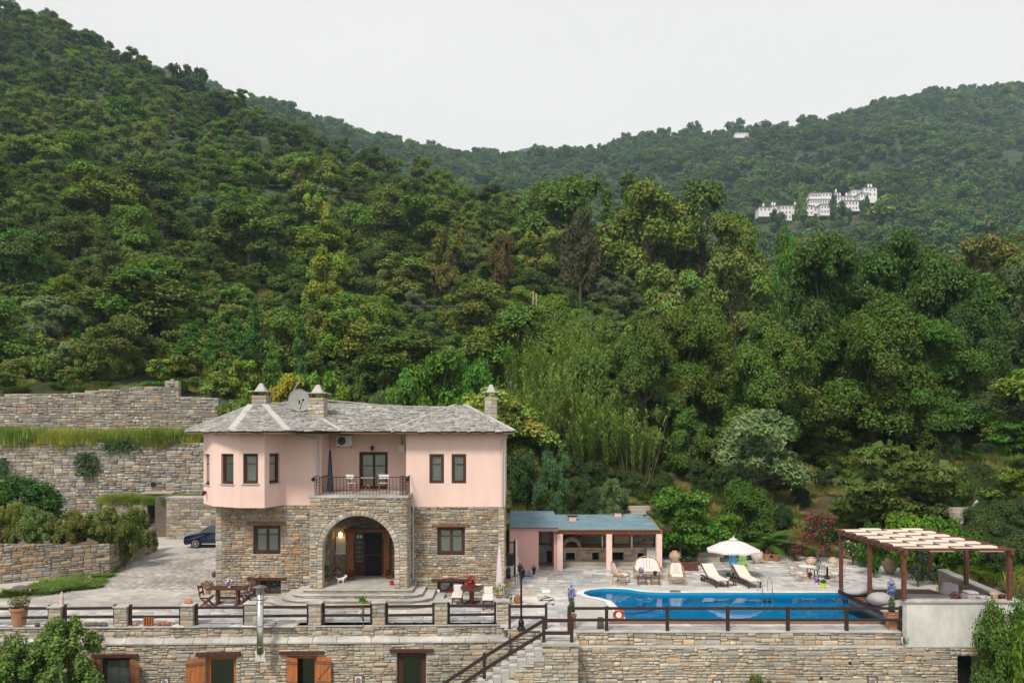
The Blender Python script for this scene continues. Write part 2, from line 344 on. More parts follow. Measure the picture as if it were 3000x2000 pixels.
class Stones:
    """collects the laid stones of one thing; the largest become objects, the rest one mesh"""
    def __init__(s, key, pal, mat='stone', top=False, name='stone', limit=300):
        s.lib = stone_shapes(key, pal, mat, top); s.items = []; s.name = name; s.limit = limit; s.mat = mat
    def put(s, M4, area, parent): s.items.append((M4, area, parent, random.randrange(len(s.lib))))
    def lay(s, fr, z0, z1, parent, holes=None, h=(.08, .22), w=(.16, .5), out=.035, u0=0., u1=None, top=None, face=0.0, gap=.014, split=.22):
        u1 = fr.L if u1 is None else u1; zb = z0
        while zb < z1-.02:      # uneven bands, each broken into blocks with courses of their own
            bh = random.uniform(h[1]*1.3, h[1]*3.2)
            if zb+bh > z1-h[1]*.9: bh = z1-zb
            ub = u0
            while ub < u1-.02:
                bw = random.uniform(w[1]*1.0, w[1]*3.2)
                if ub+bw > u1-w[1]*.8: bw = u1-ub
                s.block(fr, ub, ub+bw, zb, zb+bh, parent, holes, h, w, out, top, face, gap, split); ub += bw
            zb += bh
    def block(s, fr, u0, u1, z0, z1, parent, holes, h, w, out, top, face, gap, split):
        z = z0
        while z < z1-.02:
            hh = random.uniform(*h)
            if z+hh > z1-h[0]*.6: hh = z1-z
            iv = [(u0, u1)]
            for a, b in (holes(z+.015, z+hh-.015) if holes else []):
                nv = []
                for p, q in iv:
                    if b <= p or a >= q: nv.append((p, q))
                    else:
                        if a > p: nv.append((p, a))
                        if b < q: nv.append((b, q))
                iv = nv
            for p, q in iv:
                u = p
                while u < q-.02:
                    ww = random.uniform(*w)*(.6+hh/(h[0]+h[1])*.8)
                    if u+ww > q-w[0]*.7: ww = q-u
                    if top is not None:
                        zt = top(u+ww/2)
                        if z+hh*.5 > zt: u += ww; continue
                    cells = [(u, z, ww, hh)]
                    if random.random() < split and hh > h[0]*1.5 and ww > w[0]*1.1:
                        k = random.uniform(.35, .65); cells = [(u, z, ww, hh*k), (u, z+hh*k, ww, hh*(1-k))]
                    for cu, cz, cw, ch in cells:
                        c = fr.pt(cu+cw/2+random.gauss(0, .004), face, cz+ch/2)
                        Mx = Matrix.Translation(c) @ Matrix.Rotation(fr.ang, 4, 'Z') @ Matrix.Rotation(random.gauss(0, .025), 4, 'Y') @ Matrix.Diagonal((max(.02, cw-gap), out*random.uniform(.5, 1.7), max(.02, ch-gap), 1))
                        s.put(Mx, cw*ch, parent)
                    u += ww
            z += hh
    def finish(s, owner, mass='stonework'):
        s.items.sort(key=lambda t: -t[1]); inv = {}
        for M4, a, par, k in s.items[:s.limit]:
            o = bpy.data.objects.new(s.name, s.lib[k][3]); COL.objects.link(o); o.parent = par
            if par.name not in inv: inv[par.name] = wm(par).inverted()
            o.matrix_parent_inverse = inv[par.name]; o.matrix_basis = M4; KIDS.setdefault(par.name, []).append(o)
        rest = s.items[s.limit:]
        if rest:
            V, Q, C, n = [], [], [], 0
            for M4, a, par, k in rest:
                v, q, c, _ = s.lib[k]; m = np.array(M4)
                V.append(v @ m[:3, :3].T + m[:3, 3]); Q.append(q+n); n += len(v)
                f = random.uniform(.86, 1.14); C.append(np.tile(np.array(c)*f, (len(v), 1)))
            me = fastmesh(mass, np.vstack(V), np.vstack(Q), np.vstack(C), s.mat); o = link(mass, me, owner); o['kind'] = 'stuff'
            return o

def solid(mb, fr, u0, u1, z0, z1, o0, o1, ops):
    """wall body with rectangular openings (u0,u1,z0,z1)"""
    zs = sorted({z0, z1, *[min(max(q, z0), z1) for a in ops for q in a[2:4]]})
    for a, b in zip(zs, zs[1:]):
        if b-a < 1e-4: continue
        m = (a+b)/2; iv = [(u0, u1)]
        for p, q, c, d in ops:
            if c < m < d:
                nv = []
                for x, y in iv:
                    if q <= x or p >= y: nv.append((x, y)); continue
                    if p > x: nv.append((x, p))
                    if q < y: nv.append((q, y))
                iv = nv
        for x, y in iv: mb.fbox(fr, x, y, o0, o1, a, b)
def rect_holes(ops, pad=.0): return lambda a, b: [(p-pad, q+pad) for p, q, c, d in ops if c < b and d > a]
# ================================================================== terraces, walls
from mathutils.geometry import tessellate_polygon
def fU(fr, px, o=0.0):
    k = (px-1500)/FOC; A = fr.A+fr.n*o
    return (k*A.y-A.x)/(fr.u.x-k*fr.u.y)
def fZ(fr, u, py, o=0.0): return Z_(py, (fr.A+fr.n*o+fr.u*u).y)
def flat_poly(name, outer, hole, z, mat, **kw):
    rings = [[Vector((x, y, z)) for x, y in outer]]+([[Vector((x, y, z)) for x, y in hole]] if hole else [])
    tr = tessellate_polygon(rings); pts = [p for r in rings for p in r]; mb = MB(); mb.v = [tuple(p) for p in pts]
    for t in tr:
        a, b, c = [pts[i] for i in t]; mb.f.append(tuple(t) if (b-a).cross(c-a).z > 0 else tuple(reversed(t)))
    return mb.build(name, mat, **kw)

# pool outline in plan
POOL = [(4.68, 30.9), (4.66, 32.1), (4.64, 33.0), (4.5, 34.2), (4.1, 34.8), (3.65, 35.15), (3.4, 35.7), (3.5, 36.2), (3.85, 36.55), (4.4, 36.8), (5.0, 36.85), (5.6, 36.7), (6.1, 36.25), (6.6, 35.98), (7.3, 35.9), (17.0, 35.9), (17.0, 30.9)]
def offset(poly, r):
    out = []; n = len(poly)
    for i in range(n):
        a, b, c = [Vector(poly[(i+k) % n]) for k in (-1, 0, 1)]
        d1 = (b-a).normalized(); d2 = (c-b).normalized(); n1 = Vector((d1.y, -d1.x)); n2 = Vector((d2.y, -d2.x))
        m = (n1+n2); m = m/max(.5, m.length_squared)*2; out.append(tuple(b-m*r))
    return out
area = sum(POOL[i][0]*POOL[(i+1) % len(POOL)][1]-POOL[(i+1) % len(POOL)][0]*POOL[i][1] for i in range(len(POOL)))
OUT = offset(POOL, .34 if area < 0 else -.34)
FRL = [(-34, 29.25), (-.16, 30.12), (-.16, 29.3), (2.42, 29.0), (15.05, 29.0)]
deck = flat_poly('pavement', [(-34, 29.3), (-.15, 30.14), (-.15, 29.2), (2.4, 29.02), (15.0, 29.02), (19.2, 28.9), (30, 28.9), (30, 66), (-34, 66)], OUT, 0, 'grout')
tag(deck, kind='structure', label='grey flagstone terrace around the house and the pool', cat=None)
ST = Stones('flag', PAL_FLAG, 'flag', top=True, name='flagstone', limit=300)
HB = [(-14.2, -.3, 35.3, 50), (-9.4, -4.5, 32.6, 36), (1.9, 9.0, 42.3, 50), (3.0, 17.4, 30.5, 37.2), (-11.2, -3.4, 32.7, 34.4), (15.0, 21, 28, 34.6), (-40, -22.0, 40, 70), (-40, -23.2, 36.5, 70)]
def flags(x0, x1, y0, y1, hr, wr, dens=1.0):
    y = y0
    while y < y1:
        h = random.uniform(*hr); x = x0+random.random()*.5
        while x < x1:
            w = random.uniform(*wr)*(.6+h/hr[1]*.5); cx, cyy = x+w/2, y+h/2
            ok = not any(a-.05 < cx < b+.05 and c-.05 < cyy < d+.05 for a, b, c, d in HB)
            if ok and cx > -.1 and cyy < 29.1: ok = False
            if ok and cx < -.1 and cyy < 29.45+(cx+24.5)*.0267+.12: ok = False
            if ok:
                parts = [(cx, cyy, w, h)]
                if h > hr[0]*1.6 and random.random() < .35:
                    k = random.uniform(.35, .65); parts = [(cx, y+h*k/2, w, h*k), (cx, y+h*k+h*(1-k)/2, w, h*(1-k))]
                for a, b, c, d in parts:
                    m = Matrix.Translation((a+random.gauss(0, .015), b+random.gauss(0, .02), -.004)) @ Matrix.Rotation(random.gauss(0, .06), 4, 'Z') @ Matrix.Diagonal((c*.94, d*.9, .016, 1))
                    ST.put(m, c*d*900/(b*b*b)*(3 if a > 0 else 1), deck)
            x += w
        y += h
flags(-13.9, 19, 29.2, 45.5, (.3, .75), (.35, 1.0))
flags(-30, -13.9, 29.4, 33.0, (.3, .6), (.4, 1.1))
drv = flat_poly('driveway', [(-26, 33.0), (-13.95, 33.0), (-13.95, 57.9), (-30, 57.9), (-24, 46)], None, .014, 'driveway'); drv['kind'] = 'structure'
SD = Stones('drive', PAL_DRIVE, 'flag', top=True, name='paver', limit=300); yy_ = 33.05
while yy_ < 57.5:
    hh_ = random.uniform(.24, .34); xx_ = -26-random.random()
    while xx_ < -14.0:
        w_ = random.uniform(.35, .6); cx_, cy_ = xx_+w_/2, yy_+hh_/2
        if cx_ > -25.5+max(0, (cy_-33)*.27) and cy_ < 57.3: SD.put(Matrix.Translation((cx_, cy_, .006)) @ Matrix.Rotation(random.gauss(0, .02), 4, 'Z') @ Matrix.Diagonal((w_*.97, hh_*.95, .013, 1)), 1/(cy_*cy_), drv)
        xx_ += w_
    yy_ += hh_
SD.finish(drv, 'paving')
ST.finish(deck, 'paving')

# ground far below, in front of the walls
g = MB(); MAT['meadow'] = M('meadow', (.055, .075, .03), rough=1, var=.4, scale=.6, var2=.3, scale2=.05); g.add([(-900, -900, -3.3), (900, -900, -3.3), (900, 29.9, -3.3), (-900, 29.9, -3.3)], [(0, 1, 2, 3)]); g = g.build('ground', 'meadow'); g['kind'] = 'structure'

WALLST = []
def stone_run(root, fr, z0, z1, ops=(), u0=0, u1=None, pal='pale', top=None, thick=.5, face=0.0, st=None, body=True, h=(.08, .22), w=(.16, .5), extra=None, mort='mortar', out=.035):
    u1 = fr.L if u1 is None else u1
    if body:
        mb = MB()
        if top is None: solid(mb, fr, u0, u1, z0, z1, face-thick, face, ops)
        else:
            n = 24; us = [u0+(u1-u0)*i/n for i in range(n)]
            for a in us: mb.fbox(fr, a, a+(u1-u0)/n, face-thick, face, z0, top(a+(u1-u0)/n/2)-.02)
        b = mb.build('wall_body', mort, root)
    st.lay(fr, z0, z1, root, holes=(lambda a, b_: rect_holes(ops, .02)(a, b_)+(extra(a, b_) if extra else [])), u0=u0, u1=u1, top=top, face=face, h=h, w=w, out=out)

# --- front retaining wall below the left terrace
frF = Fr((-34, 29.25), (-.16, 30.12)); frF.A = Vector((-34, 29.2, 0)) ; frF = Fr((-34, 29.2), (-.16, 30.1))
wl = thing('retaining_wall', 'long pale rubble stone wall with shuttered windows under the left terrace', 'wall', frF.pt(17, 0, -3.2))
SF = Stones('pale', PAL_PALE, 'stone', name='stone')
MULL = 'dark_wood'
def opening(fr, x0, x1, y0, zb, o=.0): a, b = fU(fr, x0, o), fU(fr, x1, o); return (a, b, zb, fZ(fr, a, y0, o))
lo = .13
FO = [opening(frF, 296, 384, 1926, -3.2, lo), opening(frF, 603, 692, 1922, -3.2, lo), opening(frF, 842, 930, 1920, -3.2, lo), opening(frF, 1163, 1248, 1908, -3.2, lo)]
uS = fU(frF, -60)
stone_run(wl, frF, -.46, -.03, u0=uS, st=SF, h=(.07, .2), w=(.14, .5))
stone_run(wl, frF, -3.2, -.66, FO, u0=uS, face=lo, st=SF, h=(.07, .21), w=(.14, .52))
mb = MB(); mb.fbox(frF, uS, frF.L+.02, -.5, .075, -.03, .0); mb.build('coping', 'coping', wl)
k = uS
while k < frF.L-.2:
    w_ = random.uniform(.9, 1.7); w_ = min(w_, frF.L-k); mb = MB(); a, b = k+.01, k+w_-.01
    mb.add([frF.pt(a, .0, -.40), frF.pt(b, .0, -.40), frF.pt(b, .22, -.60), frF.pt(a, .22, -.60), frF.pt(a, .22, -.66), frF.pt(b, .22, -.66), frF.pt(b, -.1, -.66), frF.pt(a, -.1, -.66)],
           [(0, 3, 2, 1), (3, 4, 5, 2), (4, 7, 6, 5), (0, 7, 4, 3), (1, 2, 5, 6)]); mb.build('ledge_stone', 'coping', wl); k += w_
SF.finish(wl)
def lintel(fr, root, x0, x1, y0, y1, o=0, mat='lintel_wood', proud=.09):
    a, b = fU(fr, x0, o), fU(fr, x1, o); mb = MB(); mb.fbox(fr, a, b, o-.1, o+proud, fZ(fr, a, y1, o), fZ(fr, a, y0, o)); mb.build('lintel', mat, root)
def shutter(root, hinge, ang, w, z0, z1, mat='orange_wood', brace=True):
    """hinge point, ang: direction of the leaf in plan"""
    d = Vector((math.cos(ang), math.sin(ang), 0)); f2 = Fr((hinge.x, hinge.y), (hinge.x+d.x*w, hinge.y+d.y*w)); mb = MB(); n = 4
    s = mb; s.fbox(f2, 0, w, 0, .015, z0+.03, z1-.03)
    sh = mb.build('shutter', mat, root)
    for i in range(n):
        m = MB(); m.fbox(f2, w*i/n+.004, w*(i+1)/n-.004, .015, .03, z0, z1); m.build('plank', mat, sh)
    m = MB()
    for zz in (z0+.2, (z0+z1)/2, z1-.2): m.fbox(f2, .02, w-.02, .03, .05, zz-.06, zz+.06)
    if brace: m.bar(f2.pt(.05, .04, (z0+z1)/2+.1), f2.pt(w-.05, .04, z1-.3), .05, .02, up=f2.n)
    m.build('batten', 'lintel_wood', sh)
def frame_ring(mb, fr, u0, u1, z0, z1, w, o0, o1, sill=True):
    mb.fbox(fr, u0, u0+w, o0, o1, z0, z1); mb.fbox(fr, u1-w, u1, o0, o1, z0, z1); mb.fbox(fr, u0+w, u1-w, o0, o1, z1-w, z1)
    if sill: mb.fbox(fr, u0+w, u1-w, o0, o1, z0, z0+w)
def window(root, fr, op, o=0.0, rec=.14, fw=.075, cols=1, transom=.3, mat='dark_wood', curtain=True, name='window', sill=None, inner=.055, split_at=None):
    u0, u1, z0, z1 = op; mb = MB(); a, b = o-rec-.07, o-rec
    frame_ring(mb, fr, u0+.002, u1-.002, z0+.002, z1-.002, fw, a-.03, b)
    w = mb.build(name, mat, root); U0, U1, Z0, Z1 = u0+fw, u1-fw, z0+fw, z1-fw; n = cols
    for i in range(n):
        p, q = U0+(U1-U0)*i/n, U0+(U1-U0)*(i+1)/n
        m = MB(); frame_ring(m, fr, p+.004, q-.004, Z0+.004, Z1-.004, inner, a-.01, b-.025)
        if transom: zt = Z1-(Z1-Z0)*transom; m.fbox(fr, p+inner, q-inner, a, b-.03, zt-.02, zt+.02)
        m.build('sash', mat, w)
        m = MB(); m.fbox(fr, p+inner, q-inner, a+.01, a+.02, Z0+inner, Z1-inner); m.build('pane', 'glass', w)
        if curtain:
            G_ = []; 
            for z in (Z0+.02, Z1-.02): G_.append([fr.pt(p+.01+(q-p-.02)*t/20, a-.015+.012*math.sin(t*1.9), z) for t in range(21)])
            MB().cloth(G_).build('curtain', 'curtain', w)
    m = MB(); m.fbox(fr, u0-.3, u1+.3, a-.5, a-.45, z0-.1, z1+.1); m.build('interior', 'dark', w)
    if sill:
        m = MB(); m.fbox(fr, u0-.06, u1+.06, o-rec, o+.05, z0-.05, z0); m.build('sill', sill, w)
    return w
for k_, (x0, x1) in enumerate(((273, 407), (577, 707), (820, 951), (1143, 1270))):
    lintel(frF, wl, x0, x1, (1914, 1909, 1905, 1899)[k_], (1923, 1919, 1914, 1908)[k_], lo, 'dark_wood', .16)
for k_, op in enumerate(FO):
    window(wl, frF, op, lo, .12, .09 if k_ < 3 else .17, 1, 0, 'orange_wood' if k_ in (1, 2) else 'dark_wood', curtain=(k_ == 0), name='window', inner=.05)
zt = FO[0][3]-.02
def hinge(px, o=.15): return frF.pt(fU(frF, px, lo), lo+o-.1, 0)
for px, ang, w_, zz, mt in ((384, -.62, .62, zt, 'post_wood'), (296, 3.6, .5, zt, 'post_wood'), (603, 3.5, .72, FO[1][3]-.04, 'orange_wood'), (842, -.35, .5, FO[2][3]-.03, 'orange_wood'), (930, -.2, .6, FO[2][3]-.03, 'orange_wood')):
    h_ = hinge(px)
    if math.cos(ang) < 0: # leaf opens to the left: run it left-to-right so it faces the viewer
        tip = h_+Vector((math.cos(ang), math.sin(ang), 0))*w_; shutter(wl, tip, ang-math.pi, w_, -3.15, zz, mt, False)
    else: shutter(wl, h_, ang, w_, -3.15, zz, mt, px > 900)
# glazed tile plaques
def plaque(fr, px, py, o, w, label):
    u = fU(fr, px, o); zt = fZ(fr, u, py, o); t = thing('tile_plaque', label, 'plaque', fr.pt(u, o, zt-.45), group='glazed tile plaques set in the lower walls')
    m = MB(); frame_ring(m, fr, u-w/2, u+w/2, zt-.55, zt, .05, o+.005, o+.07); m.build('frame', 'lintel_wood', t)
    m = MB(); m.fbox(fr, u-w/2+.05, u+w/2-.05, o+.005, o+.045, zt-.5, zt-.05); m.build('tile', 'white', t)
    arc = [(u-.10, zt-.5), (u-.10, zt-.22)]+[(u-.10*math.cos(a), zt-.22+.1*math.sin(a)) for a in np.linspace(0, math.pi, 9)]+[(u+.10, zt-.22), (u+.10, zt-.5)]
    m = MB(); m.fprism(fr, arc, o+.045, o+.055); m.build('arch', 'blue_plastic', t)
    m = MB(); m.fprism(fr, [(u+(a-u)*.62, z-.03) for a, z in arc], o+.055, o+.062); m.build('arch_fill', 'orange_wood', t)
plaque(frF, 1050, 1973, lo, .38, 'small glazed tile with orange and blue arch between shuttered window and brown window')
plaque(frF, 483, 1981, lo, .38, 'small framed arch tile in the wall between the two leftmost shuttered windows')

# --- pool wall, white wall, landing and stairs
frQ = Fr((2.0, 28.95), (15.02, 28.95)); SQ = Stones('pale', PAL_PALE, 'stone')
wq = thing('retaining_wall', 'pale rubble stone wall under the pool deck with a dark doorway at its right end', 'wall', (8, 28.9, -3.2))
stone_run(wq, frQ, -.5, -.02, st=SQ, h=(.10, .24), w=(.2, .6), mort='mortar_dark')
frQ2 = Fr((2.0, 28.7), (19.0, 28.7))
DO = [opening(frQ2, 2805, 2868, 1920, -3.2)]
stone_run(wq, frQ2, -3.2, -.52, DO, st=SQ, h=(.08, .22), w=(.15, .52))
mb = MB(); mb.box(2.0, 18.0, 28.66, 28.95, -.54, -.50); mb.build('coping', 'coping', wq)
mb = MB(); mb.box(2.42, 15.0, 28.88, 29.6, -.02, .016); mb.build('deck_edge', 'coping', wq)
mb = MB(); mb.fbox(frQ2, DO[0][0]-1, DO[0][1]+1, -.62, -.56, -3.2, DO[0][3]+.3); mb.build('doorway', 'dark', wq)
for px, py in ((2707, 1935), (1865, 1990), (2489, 1940), (2405, 1985)):
    u = fU(frQ2, px); mb = MB(); z = fZ(frQ2, u, py); mb.fbox(frQ2, u-.05, u+.05, .02, .045, z-.05, z+.05); mb.build('weep_hole', 'dark', wq)
frG = Fr((-.16, 29.25), (2.0, 29.25)); stone_run(wq, frG, -3.2, -.02, st=SQ, h=(.1, .24), w=(.2, .55)); frG2 = Fr((-.14, 30.2), (-.14, 29.27)); SQ.lay(Fr((-.14, 28.9), (-.14, 30.2)), -3.2, -.1, wq, h=(.1, .24), w=(.2, .55))
SQ.finish(wq)
plaque(frQ2, 2100, 1986, 0, .38, 'small arch tile low in the pool wall beside a bushy weed')
plaque(frQ2, 2555, 1976, 0, .38, 'small arch tile low in the pool wall near the dark doorway')
frW = Fr((15.05, 28.62), (18.9, 28.62)); ww = thing('plastered_wall', 'stained white plastered wall under the pergola', 'wall', (17, 28.6, -.5))
mb = MB(); mb.box(15.05, 19.4, 28.64, 28.95, -.5, 1.20); mb.build('wall_body', 'white_plaster', ww)
mb = MB(); mb.box(15.0, 19.45, 28.58, 29.0, 1.20, 1.26); mb.build('coping', 'coping', ww)
# low wall on the pergola's right side
frR = Fr((19.15, 28.7), (19.15, 33.9)); wr = thing('garden_wall', 'low stone wall with pale coping sloping along the right side of the pergola', 'wall', (19.3, 31, .5)); SR = Stones('house', PAL_HOUSE, 'stone', limit=80)
frR2 = Fr((19.3, 33.9), (19.3, 29.0)); 
mb = MB(); mb.hexa([(19.3, 29, -.5), (19.6, 29, -.5), (19.6, 34, -.5), (19.3, 34, -.5), (19.3, 29, 1.12), (19.6, 29, 1.12), (19.6, 34, 1.42), (19.3, 34, 1.42)]); mb.build('wall_body', 'mortar', wr)
mb = MB(); mb.hexa([(19.24, 29, 1.12), (19.66, 29, 1.12), (19.66, 34, 1.42), (19.24, 34, 1.42), (19.24, 29, 1.2), (19.66, 29, 1.2), (19.66, 34, 1.5), (19.24, 34, 1.5)]); mb.build('coping', 'coping', wr)
SR.lay(frR2, .3, 1.12, wr, face=0.0); SR.finish(wr)

# landing and stairs
ls = thing('stone_staircase', 'stone stairs running down to the left in front of the pool wall', 'stairs', (1, 28, -3.2)); SL = Stones('pale', PAL_PALE, 'stone')
frL = Fr((-3.2, 27.42), (2.42, 27.42)); x_top = 1.12; run, rise = .30, .205
nst = 14
def stair_top(x): return 0 if x > x_top else -rise*(1+int((x_top-x)/run))
lmb = MB(); lmb.box(x_top, 2.40, 27.44, 28.62, -3.2, -.1)
for i in range(nst):
    xa = x_top-run*(i+1); zt_ = -rise*(i+1); lmb.box(xa, xa+run, 27.44, 28.62, -3.2, zt_-.05)
lmb.build('wall_body', 'mortar', ls)
SL.lay(frL, -3.2, -.12, ls, top=lambda u: stair_top(u-3.2)-.34 if u-3.2 < x_top else 9, h=(.09, .2), w=(.2, .55))
SL.finish(ls)
mb = MB(); mb.box(x_top-.03, 2.45, 27.34, 29.1, -.1, 0.004); mb.build('landing', 'coping', ls)
for i in range(nst):
    xa = x_top-run*(i+1); zt_ = -rise*(i+1); m = MB(); m.box(xa-.02, xa+run, 27.40, 28.62, zt_-.05, zt_); m.box(xa+run-.03, xa+run, 27.41, 28.6, zt_, zt_+rise-.05); m.build('tread', 'coping', ls)
    m = MB(); m.box(xa+.01, xa+run-.01, 27.38, 27.43, zt_-.42, zt_-.06); m.build('side_panel', 'zinc', ls)

# ------------------------------------------------------------------ piers and railings
GP = 'stone piers along the left terrace edge'; GRL = 'dark timber railings along the left terrace edge'
PXS = [(140, 177, 1776), (333, 370, 1776), (527, 565, 1771), (715, 752, 1766), (903, 940, 1765), (1090, 1127, 1763), (1273, 1310, 1760), (1455, 1492, 1760)]
PL = ['stone pier topped by a tall shell, second railing bay from the left', 'bare square stone pier above the left dark window', 'stone pier with an orange shell on its cap', 'stone pier right beside the steel flue pipe',
      'stone pier in front of the left end of the porch steps', 'stone pier in front of the right end of the porch steps', 'stone pier before the bench of the right garden table', 'stone pier at the corner beside the black lamp post']
piers = []
for (x0, x1, yt), lab in zip(PXS, PL):
    a, b = fU(frF, x0), fU(frF, x1); zt_ = fZ(frF, a, yt)
    t = thing('stone_pier', lab, 'pier', frF.pt((a+b)/2, -.2, 0), group=GP); mb = MB(); mb.fbox(frF, a+.02, b-.02, -.44, -.03, 0, zt_-.06); mb.build('core', 'mortar', t)
    s = Stones('pale', PAL_PALE, 'stone', limit=60); s.lay(frF, 0.0, zt_-.06, t, u0=a, u1=b, face=-.03, h=(.12, .24), w=(.18, .42), out=.03)
    f2 = Fr(frF.pt(b, -.03, 0)[:2], frF.pt(b, -.44, 0)[:2]); s.lay(f2, 0.0, zt_-.06, t, face=-.02, h=(.12, .24), w=(.2, .3), out=.02); s.finish(t)
    mb = MB(); mb.fbox(frF, a-.03, b+.03, -.50, .05, zt_-.06, zt_); mb.build('cap', 'coping', t, bevel=.01)
    piers.append((a, b, zt_))
RLAB = ['railing section left of the first pier', 'railing section between the tall shell pier and the bare pier', 'railing section between the bare pier and the orange shell pier', 'railing section left of the steel flue', 'railing section right of the steel flue',
        'railing section in front of the porch steps with a leafy sprig', 'railing section in front of the right end of the porch steps', 'railing section in front of the right garden table']
ends = [(uS, None)]+[(p[0], p[1]) for p in piers]
for i, lab in enumerate(RLAB):
    u0 = uS if i == 0 else piers[i-1][1]+.01; u1 = piers[i][0]-.01
    t = thing('timber_railing', 'dark timber '+lab, 'railing', frF.pt((u0+u1)/2, -.22, 0), group=GRL)
    for z in (.70, .345):
        m = MB(); m.bar(frF.pt(u0+.05, -.22, z+random.uniform(-.01, .01)), frF.pt(u1-.05, -.22, z+random.uniform(-.01, .01)), .07, .1); m.build('rail', 'rail_wood', t)
    for u in ((u0+.05, u1-.05) if i else (u1-.05,)):
        m = MB(); m.fbox(frF, u-.045, u+.045, -.27, -.17, 0, .84); m.build('post', 'rail_wood', t)
def rail_run(name, lab, pts, grp=None, hh=.92, zs=(.84, .42), over=0, pw=.12, rw=.1):
    t = thing(name, lab, 'railing', pts[0], group=grp)
    for p in pts:
        m = MB(); m.cbox(Vector(p)+Vector((0, 0, hh/2)), (pw, pw, hh)); m.build('post', 'rail_wood', t)
    for a, b in zip(pts, pts[1:]):
        for z in zs:
            m = MB(); m.bar(Vector(a)+Vector((0, -.02, z)), Vector(b)+Vector((0, -.02, z)), .07, rw); m.build('rail', 'rail_wood', t)
    return t
rail_run('timber_railing', 'long dark timber railing on the deck edge in front of the pool', [(X_(p, 29.08), 29.08, .016) for p in (1667, 1777, 1955, 2132, 2308, 2480, 2640)], hh=.94, zs=(.87, .42))
rail_run('timber_railing', 'short dark timber railing behind the lamp post between corner pier and stair landing', [(X_(1493, 29.35), 29.35, 0), (X_(1600, 29.35), 29.35, 0)], hh=.97, zs=(.90, .47), pw=.1)
sl_ = rail_run('timber_railing', 'dark timber handrail sloping down the stone stairs and along the landing', [(X_(1675, 27.55), 27.55, 0), (X_(1593, 27.55), 27.55, 0), (X_(1419, 27.55), 27.55, Z_(1986, 27.55)), (X_(1225, 27.55), 27.55, Z_(2114, 27.55))], hh=.93, zs=(.80, .34), rw=.12)

# ------------------------------------------------------------------ back walls of the yard
SB = Stones('back', PAL_BACK, 'stone'); frB = Fr((X_(-260, 58), 58), (X_(740, 58), 58))
wb = thing('retaining_wall', 'tall stone retaining wall behind the driveway with an ivy patch', 'wall', (-32, 58, 0))
stone_run(wb, frB, 0, 6.86, st=SB, h=(.14, .36), w=(.25, .8), out=.06, mort='mortar_dark'); SB.finish(wb)
SU = Stones('back', PAL_BACK, 'stone'); frU = Fr((X_(-300, 64), 64), (X_(640, 64), 64)); wu = thing('retaining_wall', 'upper grey stone wall above the grass strip with a stepped top', 'wall', (-32, 64, 6.8))
def utop(u):
    px = 1500+(frU.A.x+u)/64*FOC
    y = np.interp(px, [-400, 28, 32, 195, 200, 260, 264, 355, 358, 494, 495, 514, 516, 639], [1165, 1165, 1153, 1153, 1149, 1149, 1143, 1143, 1133, 1136, 1114, 1114, 1160, 1166]); return Z_(y, 64)
stone_run(wu, frU, 6.8, 12.2, st=SU, top=utop, h=(.14, .38), w=(.25, .8), out=.06); SU.finish(wu)
# terrace fill between the two walls, low bed walls
mb = MB(); mb.box(X_(-260, 58), X_(690, 58), 58.4, 64.0, 0, 6.8); o = mb.build('grass_terrace', 'soil'); o['kind'] = 'structure'
SM = Stones('back', PAL_BACK, 'stone'); wm_ = thing('stone_wall', 'low stone wall behind the parked car beside a dark stair recess', 'wall', (-22, 54, 0))
frM = Fr((X_(487, 54), 54), (X_(690, 54), 54)); zM = Z_(1459, 54)
stone_run(wm_, frM, 0, zM, st=SM, thick=1.2, h=(.14, .34), w=(.25, .7), mort='mortar_dark')
mb = MB(); mb.fbox(frM, -.03, frM.L, -1.2, .06, zM, zM+.07); mb.build('coping', 'coping', wm_)
frM2 = Fr((X_(300, 55.5), 55.5), (X_(432, 55.5), 55.5)); stone_run(wm_, frM2, 0, Z_(1474, 55.5), st=SM, thick=2.4, h=(.14, .34), w=(.25, .7), mort='mortar_dark')
mb = MB()
for i in range(7): mb.box(X_(432, 55.5), X_(487, 54), 55+i*.4, 57.9, i*.3, (i+1)*.3)
mb.build('recess_step', 'mortar_dark', wm_); SM.finish(wm_)
mb = MB(); mb.box(X_(300, 57), X_(432, 57), 56.2, 58, 0, Z_(1470, 57)); mb.box(X_(487, 57), X_(690, 57), 55.2, 58, 0, zM); o = mb.build('terrace_bed', 'mortar_dark'); o['kind'] = 'structure'
hb = thing('stone_bench', 'stone slab ledge projecting from the tall retaining wall', 'ledge', (-27, 57.5, 2.9))
m = MB(); m.box(X_(418, 57.3), X_(508, 57.3), 57.1, 57.94, Z_(1441, 57.3)-.12, Z_(1441, 57.3)); m.build('slab', 'coping', hb)
m = MB(); m.box(X_(425, 57.6), X_(440, 57.6), 57.4, 57.94, 2.3, Z_(1441, 57.3)-.12); m.box(X_(490, 57.6), X_(505, 57.6), 57.4, 57.94, 2.3, Z_(1441, 57.3)-.12); m.build('bracket', 'coping', hb)
m = MB(); m.box(X_(443, 57.9), X_(455, 57.9), 57.85, 57.93, Z_(1424, 57.9), Z_(1412, 57.9)); m.build('niche', 'dark', hb)
